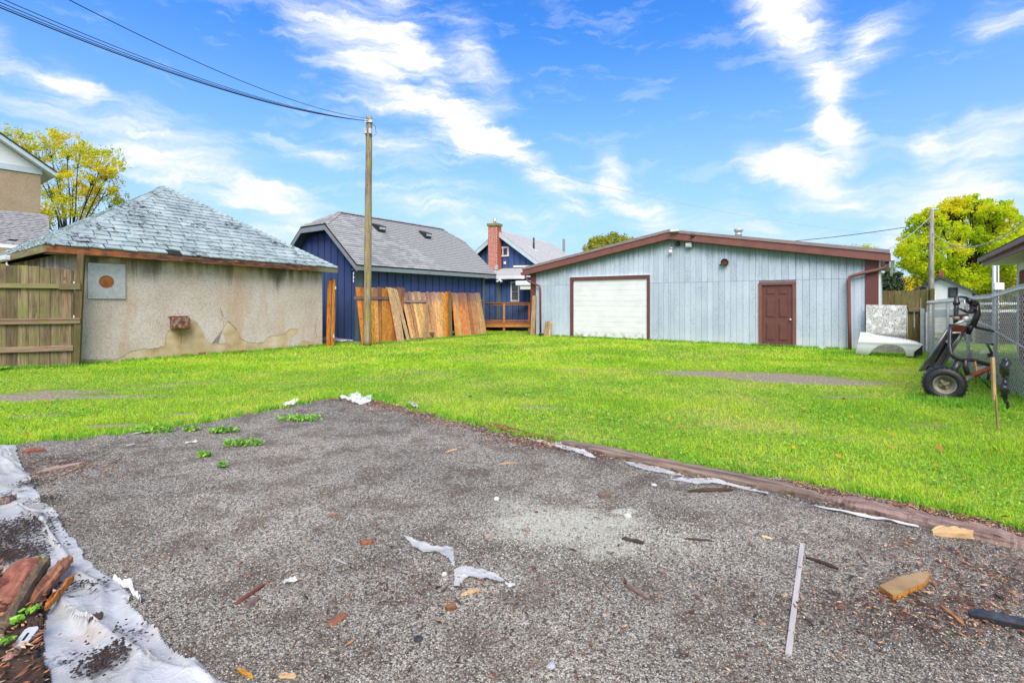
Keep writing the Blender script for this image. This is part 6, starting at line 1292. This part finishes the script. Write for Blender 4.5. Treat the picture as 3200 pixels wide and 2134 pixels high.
def scrap(label, poly, lift=.02, seed=0):
    """torn sheet of film lying on the ground, outline in photograph pixels"""
    pg = [G(*p) for p in poly]; xs_ = [p[0] for p in pg]; ys_ = [p[1] for p in pg]; st_ = max(.0022, min(max(xs_)-min(xs_), max(ys_)-min(ys_))/44)
    gx, gy = np.meshgrid(np.arange(min(xs_)-st_, max(xs_)+2*st_, st_), np.arange(min(ys_)-st_, max(ys_)+2*st_, st_), indexing='ij'); ins = inpoly(gx+(vnoise(gx,gy,60,seed)-.5)*st_, gy+(vnoise(gx,gy,60,seed+3)-.5)*st_, pg)
    cells = ins[:-1,:-1].copy(); use = np.zeros(gx.shape, bool); use[:-1,:-1] |= cells; use[1:,:-1] |= cells[:, :]; use[:-1,1:] |= cells; use[1:,1:] |= cells
    id_ = -np.ones(gx.shape, int); id_[use] = np.arange(use.sum()); i_, j_ = np.where(cells); gz_ = .010+lift*(vnoise(gx,gy,14,seed)**1.5*.7+.5*np.abs(vnoise(gx+gy*.5,gy,38,seed+1)-.5))
    o0 = np.array((np.mean(xs_), np.mean(ys_), 0)); o = npmesh('plastic_scrap', np.stack([gx[use], gy[use], gz_[use]], 1)-o0, np.stack([id_[i_,j_], id_[i_+1,j_], id_[i_+1,j_+1], id_[i_,j_+1]], 1), M['tyvek'])
    o.location = o0; o.data.polygons.foreach_set('use_smooth', [True]*len(o.data.polygons)); return tag(o, label, 'plastic scrap', GS)
zA4 = lambda l: [(1500+x/2.613, 1300+y/2.613) for x, y in l]; zA5 = lambda l: [(1100+x/2.936, 1600+y/2.936) for x, y in l]; zA3 = lambda l: [(700+x/2.613, 1150+y/2.613) for x, y in l]
scrap('torn white plastic strip under the left start of the edging timber', zA4([(370,192),(560,226),(650,230),(725,268),(850,300),(950,358),(890,350),(780,308),(690,285),(560,252)]), .03, 1)
scrap('white plastic strip under the middle of the edging timber', zA4([(1180,386),(1300,396),(1440,430),(1560,468),(1670,508),(1500,488),(1340,448),(1240,426)]), .02, 2)
scrap('long tapering white plastic strip with a thread tail below the timber', zA4([(1535,526),(1700,520),(1890,515),(1950,542),(2150,588),(2352,648),(2350,660),(2140,606),(1960,566),(1840,562),(1760,566),(1650,550)]), .02, 3)
scrap('crumpled white plastic sheet at the far tip of the gravel', zA3([(945,255),(1010,236),(1085,215),(1110,240),(1200,243),(1195,285),(1110,310),(1060,296),(1010,275)]), .07, 5)
scrap('small white plastic piece on the far left gravel border', zA3([(480,312),(555,280),(612,280),(565,322),(490,330)]), .08, 6)
scrap('upper of the two pointed plastic scraps in the middle of the gravel', zA5([(430,236),(560,282),(660,306),(715,342),(860,342),(928,352),(928,480),(944,555),(880,466),(800,418),(715,392),(660,400),(560,336)]), .03, 8)
scrap('lower of the two bent plastic scraps in the middle of the gravel', zA5([(930,556),(1000,536),(1100,536),(1200,546),(1280,586),(1370,628),(1412,672),(1350,668),(1240,655),(1160,645),(1070,616),(1020,645),(985,714),(922,718),(940,640)]), .03, 9)
ribbon('plastic_scrap', [(1870,1166),(1960,1185),(2040,1200),(2110,1215)], [.01,.03,.035,.008], 'tyvek', 'grey white plastic strip under the right splintered timber', seed=4, group=GS)
ribbon('plastic_scrap', [(940,927),(950,933),(960,940)], [.04,.1,.03], 'tyvek', 'small white plastic piece in the grass right of the gravel tip', seed=7, group=GS, lift=.05)
ribbon('plastic_scrap', [(650,1345),(665,1340),(680,1335)], [.02,.045,.05], 'tyvek', 'small square white scrap on the gravel left of centre', seed=10, group=GS, lift=.02)
ribbon('plastic_scrap', [(1160,1348),(1172,1350),(1182,1352)], [.012,.04,.02], 'tyvek', 'tiny white scrap right of the lower bent plastic piece', seed=11, group=GS, lift=.02)
ribbon('plastic_scrap', [(300,1001),(340,992),(372,983)], [.02,.03,.02], 'tyvek', 'thin plastic strip along the left lawn border', seed=12, group=GS, lift=.02)
ribbon('plastic_scrap', [(290,1026),(310,1024)], [.02,.04], 'tyvek', 'small plastic scrap beside a twig on the left gravel', seed=13, group=GS, lift=.02)
ribbon('plastic_scrap', [(425,1021),(452,1017)], [.02,.04], 'tyvek', 'flat white scrap on the left gravel behind the twigs', seed=14, group=GS, lift=.02)
# individual wood pieces: (x0,y0,x1,y1 in display pixels, width m, height m, material, label)
for i, (x0, y0, x1, y1, w_, h_, mt, lab, nm, ct) in enumerate([
 (1810,1508,1842,1252,.025,.008,'greyslat','long pale grey strip lying pointed on the right gravel','fallen_strip','strip'),
 (2225,1418,2360,1446,.050,.035,'black','black plastic bar lying at the right edge','black_bar','bar'),
 (1580,1131,1682,1128,.035,.02,'chipdark','dark flat stick on gravel below the edging timber','dark_stick','stick'),
 (1375,1144,1402,1142,.05,.035,'rotten','short dark red block of wood on the pale gravel','wood_block','wood piece'),
 (1428,1240,1478,1252,.025,.015,'chipdark','dark splinter right of the pale stones','wood_splinter','wood piece'),
 (1436,1348,1492,1380,.022,.016,'rotten','dark red splinter pointing right below the pale patch','wood_splinter','wood piece'),
 (540,1392,607,1346,.022,.012,'rottenred','long reddish bark sliver left of centre','bark_sliver','bark piece'),
 (562,1398,595,1374,.035,.006,'rotten','flat dull bark flake beside the long reddish sliver','bark_flake','bark piece'),
 (755,1440,795,1412,.045,.008,'rottenred','flat reddish bark flake low in the middle','bark_flake','bark piece'),
 (828,1252,858,1249,.03,.022,'rottenred','bright red brown chunk of wood at left centre','wood_chunk','wood piece'),
 (750,1188,775,1186,.03,.022,'rotten','dull brown chunk of wood in the left middle distance','wood_chunk','wood piece'),
 (1058,1370,1102,1355,.03,.006,'stoneedge','tan leaf shaped chip below the bent plastic','wood_chip','wood piece'),
 (1022,1402,1048,1398,.035,.02,'rottenred','red crumbled chunk below the tan chip','wood_chunk','wood piece'),
 (1145,1068,1190,1064,.014,.01,'stoneedge','thin straight tan stick on the far gravel','tan_stick','stick'),
 (1025,1040,1050,1032,.03,.01,'stoneedge','tan flat chip near the far right gravel border','wood_chip','wood piece'),
 (1850,1283,1925,1310,.018,.012,'chipdark','dark twig right of the long grey strip','dark_twig','twig'),
 (1968,1268,1995,1300,.012,.006,'rotten','thin brown sliver in the right gravel','wood_sliver','wood piece'),
 (545,1540,580,1562,.014,.01,'orange','thin orange stick at the bottom edge left','orange_stick','stick'),
 (640,1556,680,1558,.025,.008,'stoneedge','short flat stick at the bottom edge left of centre','flat_stick','stick'),
 (690,1180,735,1160,.008,.006,'greyslat','thin grey twig on the left middle gravel','grey_twig','twig'),
 (765,1285,795,1298,.010,.006,'greyslat','short grey splinter left of the upper plastic scrap','grey_splinter','wood piece'),
 (80,1090,195,1065,.05,.02,'rotten','flat dark bark slab on gravel beside the plastic sheet','bark_slab','bark piece'),
 (110,1110,220,1058,.008,.008,'stoneedge','pale twig crossing the bark slab at left','pale_twig','twig'),
 (48,1042,105,1036,.05,.03,'rottenred','reddish broken bark at the upper end of the plastic sheet','bark_slab','bark piece'),
 (285,1030,358,1024,.008,.006,'rotten','thin brown twig on the far left gravel','brown_twig','twig'),
 (1570,1240,1640,1246,.01,.01,'chipdark','thin dark twig right of the pale stones','dark_twig','twig'),
 (2160,1395,2215,1440,.025,.012,'rottenred','reddish sliver near the black bar','wood_sliver','wood piece'),
 (1748,1234,1772,1240,.02,.008,'stoneedge','small tan chip above the long grey strip','wood_chip','wood piece')]):
    a, c = Gd(x0, y0), Gd(x1, y1); rough_beam(nm, [(*a, .008), (*c, .008)], w_, h_, mt, lab, ct, seed=i+20, rag=.35 if mt not in ('greyslat','black') else .04, nseg=8, tp=.18 if mt not in ('greyslat','black') else 1.6)
# broken yellow board
a, c = Gd(2020,1362), Gd(2135,1335); yb = thing('broken_board', 'broken yellow edged plywood piece lying on the right gravel', 'board', (*a, .01))
v = Vector((c[0]-a[0], c[1]-a[1], 0)); q = [Vector((*Gd(x, y), 0))-Vector((*a, 0)) for x, y in ((2018,1360),(2060,1340),(2125,1325),(2136,1332),(2122,1352),(2100,1362),(2066,1378),(2050,1382))]
slab([(p.x, p.y) for p in q], lambda p: (p[0], p[1], .0), lambda p: (p[0], p[1], .022), 'core', M['orange'], yb); slab([(p.x*.995, p.y*.995) for p in q], lambda p: (p[0], p[1], .0222), lambda p: (p[0], p[1], .027), 'top_face', M['stoneedge'], yb)
# named stones
for i, (x, y, r, mt, lab) in enumerate(((1118,1237,.022,'rotten','reddish stone at the left edge of the pale spill'),(1210,1220,.026,'rotten','largest brick fragment on the pale spill'),(1232,1178,.015,'rustbrown','small brick fragment above the large one'),(1140,1148,.026,'palestones','large flat pale stone on the left of the pale spill'),(1440,1188,.03,'palestones','white plaster lump on the right of the pale spill'),(960,1472,.022,'dark','black stone low in the middle of the gravel'),(1265,1535,.022,'galv','blue grey stone at the bottom centre'),(1020,1322,.02,'palestones','small pale stone left of the bent plastic'),(1502,1116,.022,'palestones','pale flat stone near the dark flat stick'),(1080,912,.03,'dark','dark clod in the grass beyond the gravel'))):
    rock('stone', Gd(x, y), r, mt, lab, 'stone', .6, i+1, 'stones lying on the gravel')
# ================================================================== PLASTIC SHEET AND WOOD HEAP (lower left)
edge_r = [(-20,1026),(36,1028),(44,1062),(66,1095),(82,1130),(100,1158),(128,1190),(152,1222),(182,1262),(215,1302),(245,1330),(280,1348),(302,1376),(293,1398),(322,1425),(352,1450),(392,1490),(440,1530),(505,1570),(560,1606)]
edge_l = [(120,1640),(108,1568),(98,1500),(92,1462),(120,1400),(112,1345),(60,1325),(-40,1330),(-260,1330),(-260,1060)]
poly = [Gd(*p) for p in edge_r+edge_l]
cell = .012; xs_ = [p[0] for p in poly]; ys_ = [p[1] for p in poly]
cell = .010
gx, gy = np.meshgrid(np.arange(max(min(xs_),-6.4), max(xs_), cell), np.arange(max(min(ys_),1.7), max(ys_), cell), indexing='ij')
jx = gx+(vnoise(gx, gy, 9, 1)-.5)*.03; jy = gy+(vnoise(gx, gy, 9, 4)-.5)*.03
ins = inpoly(jx, jy, poly)
folds = [((170,1430),(330,1520),.03,.05),((330,1520),(520,1600),.035,.05),((60,1260),(190,1330),.012,.05),((190,1330),(290,1385),.015,.04),((120,1380),(240,1480),.02,.04),((30,1160),(110,1210),.02,.05),((15,1040),(60,1110),.03,.07),((250,1340),(420,1520),.012,.03),((60,1100),(150,1215),.012,.04),((200,1440),(260,1570),.018,.04)]
gz_ = .022+.010*vnoise(gx, gy, 2.6, 3)+.004*np.abs(vnoise(gx, gy, 7, 6)-.5)+.004*np.abs(vnoise(gx*1.6+gy, gy-.6*gx, 9, 8)-.5)
fa_ = np.array(Gd(100,1158)); fb_ = np.array(Gd(440,1530)); fd_ = (fb_-fa_)/np.linalg.norm(fb_-fa_); al_ = gx*fd_[0]+gy*fd_[1]; ac_ = -gx*fd_[1]+gy*fd_[0]+.12*vnoise(gx, gy, 2.2, 12)
for (fq, hh, sd0) in ((7, .026, 3), (15, .012, 7)):
    gz_ += hh*np.maximum(0, 1-np.abs(vnoise(ac_*fq/3, al_*fq/26, 3.0, sd0)-.5)*6)*(.3+vnoise(gx, gy, 3, sd0+1))
for (a, c, hh, ww) in folds:
    a = np.array(Gd(*a)); c = np.array(Gd(*c)); d = c-a; L = np.linalg.norm(d); d /= L; t = np.clip((gx-a[0])*d[0]+(gy-a[1])*d[1], 0, L); dist = np.hypot(gx-a[0]-d[0]*t, gy-a[1]-d[1]*t)+(vnoise(gx,gy,6,7)-.5)*.02
    gz_ += hh*.5*np.exp(-(dist/(ww*.3))**1.4)-hh*.2*np.exp(-((dist-ww*1.6)/ww)**2)
gz_ = np.maximum(gz_, .010)
id_ = -np.ones(gx.shape, int); cells = ins[:-1,:-1] & ins[1:,:-1] & ins[:-1,1:] & ins[1:,1:]
use = np.zeros(gx.shape, bool); use[:-1,:-1] |= cells; use[1:,:-1] |= cells; use[:-1,1:] |= cells; use[1:,1:] |= cells
id_[use] = np.arange(use.sum()); V_ = np.stack([gx[use], gy[use], gz_[use]], 1); i_, j_ = np.where(cells); Fc = np.stack([id_[i_,j_], id_[i_+1,j_], id_[i_+1,j_+1], id_[i_,j_+1]], 1)
m, T, b, ob, rv, rn = mat_base('clear_plastic', .16, .7)
col = T.ramp(T.noise(ob, 2.2, 6, .65), [(.3, (.37,.365,.36)), (.6, (.52,.518,.51))]); dirt = T.math('MULTIPLY', T.step(T.noise(ob, 3.2, 7, .7), .57, .66), T.step(T.noise(ob, 40, 4, .75), .42, .52)); col = T.mix(dirt, col, (.05,.045,.04))
br = T.noise(ob, 1.6, 5, .6, 0, (1, 2.5, 1)); col = T.mix(T.step(br, .56, .70, 0.0, .5), col, (.42,.30,.23)); T.lk(col, b.inputs['Base Color']); wk = T.noise(ob, 6, 3, .5, 1.2, (1, 1, 1)); cr_ = T.math('ABSOLUTE', T.math('SUBTRACT', wk, .5)); wk2 = T.noise(ob, 17, 3, .5, 1.0); cr2 = T.math('ABSOLUTE', T.math('SUBTRACT', wk2, .5)); bump(T, b, T.math('ADD', T.step(cr_, 0, .05, 1.0, 0.0), T.math('MULTIPLY', T.step(cr2, 0, .06, 1.0, 0.0), .5)), .25, .008)
out = m.node_tree.nodes['Material Output']; trn = T.new('ShaderNodeBsdfTransparent'); mx = T.new('ShaderNodeMixShader'); T.lk(T.step(T.noise(ob, 2.6, 6, .65), .40, .66, .02, .24), mx.inputs[0]); T.lk(b.outputs[0], mx.inputs[1]); T.lk(trn.outputs[0], mx.inputs[2]); T.lk(mx.outputs[0], out.inputs[0]); M['sheet'] = m
c0 = Gd(150,1300); V_ = V_-np.array((c0[0], c0[1], 0)); o = npmesh('plastic_sheet', V_, Fc, M['sheet']); o.location = (*c0, 0); o.data.polygons.foreach_set('use_smooth', [True]*len(o.data.polygons)); tag(o, 'crumpled dirty clear plastic sheet spread over the lower left corner', 'plastic sheet')
ribbon('plastic_scrap', [(258,1338),(285,1350),(310,1370),(322,1392)], [.01,.025,.02,.006], 'tyvek', 'loose curled plastic strand beside the big sheet', seed=21, group=GS, lift=.05)
# mulch mound and litter over the sheet
mound = [Gd(*p) for p in [(-300,1320),(-60,1318),(20,1330),(95,1350),(110,1400),(85,1470),(105,1560),(130,1680),(-300,1680)]]
gx, gy = np.meshgrid(np.arange(-5.5, min(-1.6, max(p[0] for p in mound)), .02), np.arange(1.6, 3.4, .02), indexing='ij'); ins = inpoly(gx, gy, mound); gz_ = .02+.05*vnoise(gx,gy,4,2)+.03*vnoise(gx,gy,14,5); cells = ins[:-1,:-1] & ins[1:,1:]; use = np.zeros(gx.shape, bool); use[:-1,:-1] |= cells; use[1:,:-1] |= cells; use[:-1,1:] |= cells; use[1:,1:] |= cells
id_ = -np.ones(gx.shape, int); id_[use] = np.arange(use.sum()); i_, j_ = np.where(cells)
tag(npmesh('mulch', np.stack([gx[use], gy[use], gz_[use]], 1), np.stack([id_[i_,j_], id_[i_+1,j_], id_[i_+1,j_+1], id_[i_,j_+1]], 1), M['soil']), 'dark mulch heap in the lower left corner', 'mulch', kind='stuff')
n = 5000; x = np.random.uniform(-3.4,-1.6,n); y = np.random.uniform(1.75,2.9,n); k_ = inpoly(x, y, mound); chips('mulch_chips', x[k_], y[k_], np.random.uniform(.006,.03,k_.sum()), 'chips', 'brown bark chips on the mulch heap at lower left', .05, .05)
xs, ys = [], []
for (pp, sx, sy_, k) in (((10,1240),.14,.14,1600),((20,1290),.1,.08,900),((110,1160),.06,.05,120),((75,1120),.06,.05,140),((235,1540),.04,.05,300),((300,1480),.1,.06,60),((180,1360),.06,.03,80)):
    c = Gd(*pp); xs.append(np.random.normal(c[0], sx, k)); ys.append(np.random.normal(c[1], sy_, k))
x, y = np.concatenate(xs), np.concatenate(ys); stones('spilled_grit', x, y, np.random.uniform(.004,.011,len(x)), 'chipdark', 'dark grit spilled on the plastic sheet', 'grit', z0=.05)
def chunk(x0, y0, z0, x1, y1, z1, w_, h_, mt, lab, seed, nm='wood_chunk', ct='wood chunk'):
    a, c = Gd(x0, y0), Gd(x1, y1); return rough_beam(nm, [(*a, z0), (*c, z1)], w_, h_, mt, lab, ct, seed=seed, rag=.34, nseg=30, tp=.5, group='rotten wood chunks on the mulch heap')
chunk(-10,1440,.05,72,1330,.09,.13,.05,'rottenred','broad reddish rotten chunk at the left edge of the heap',41)
chunk(0,1500,.06,108,1335,.10,.05,.05,'weathered','grey topped splintered length lying over the reddish chunk',42)
chunk(62,1430,.05,158,1322,.08,.06,.045,'rottenred','dark red split chunk pointing right on the plastic sheet',43)
chunk(105,1430,.06,168,1360,.07,.022,.03,'orange','bright orange splinter right of the split chunk',44)
chunk(5,1560,.05,100,1470,.06,.04,.02,'rotten','brown sliver low on the heap',45); chunk(30,1410,.05,60,1380,.06,.05,.03,'rotten','small brown chunk between the larger ones',46)
chunk(0,1162,.03,34,1158,.03,.09,.035,'rotten','flat dark bark chunk on the sheet at the left edge',47,'bark_chunk')
chunk(206,1447,.05,236,1440,.05,.05,.014,'chipdark','cracked grey bark piece on the sheet',48,'bark_chunk'); chunk(62,1490,.06,100,1475,.07,.05,.05,'chipdark','black knotty lump beside the metal plate',49)
# slotted metal plate
c = Gd(60,1510); mp2 = thing('metal_bracket', 'small galvanised plate with a slot on the mulch heap', 'bracket', (*c, .09), R(10)); q = [(-.025,-.036),(-.016,-.045),(.016,-.045),(.025,-.036),(.025,.036),(.016,.045),(-.016,.045),(-.025,.036)]
o = slab(q, lambda p: (p[0], p[1], 0), lambda p: (p[0], p[1], .003), 'plate', M['galv'], mp2); o2 = MB().box(-.005,.005,-.02,.016,.0031,.0036).build('slot', M['void'], mp2); mp2.rotation_euler = (R(18), 0, R(12))
for (x, y, lab) in ((85,1328,'yellow green leaf lying above the wood chunks'),(15,1530,'small green seedling low on the mulch heap'),(40,1478,'green leafy seedling beside the metal plate'),(70,1452,'tiny green sprout right of the wood chunks')):
    c = Gd(x, y); n = 16; Cn = np.random.normal(size=(n,3))*np.array((.012,.012,.003)); V_, Fc = leafquads(Cn, np.random.uniform(.009,.018,n), .5); o = npmesh('seedling', V_, Fc, M['clover']); o.location = (*c, .11); tag(o, lab, 'seedling', 'seedlings on the mulch heap')
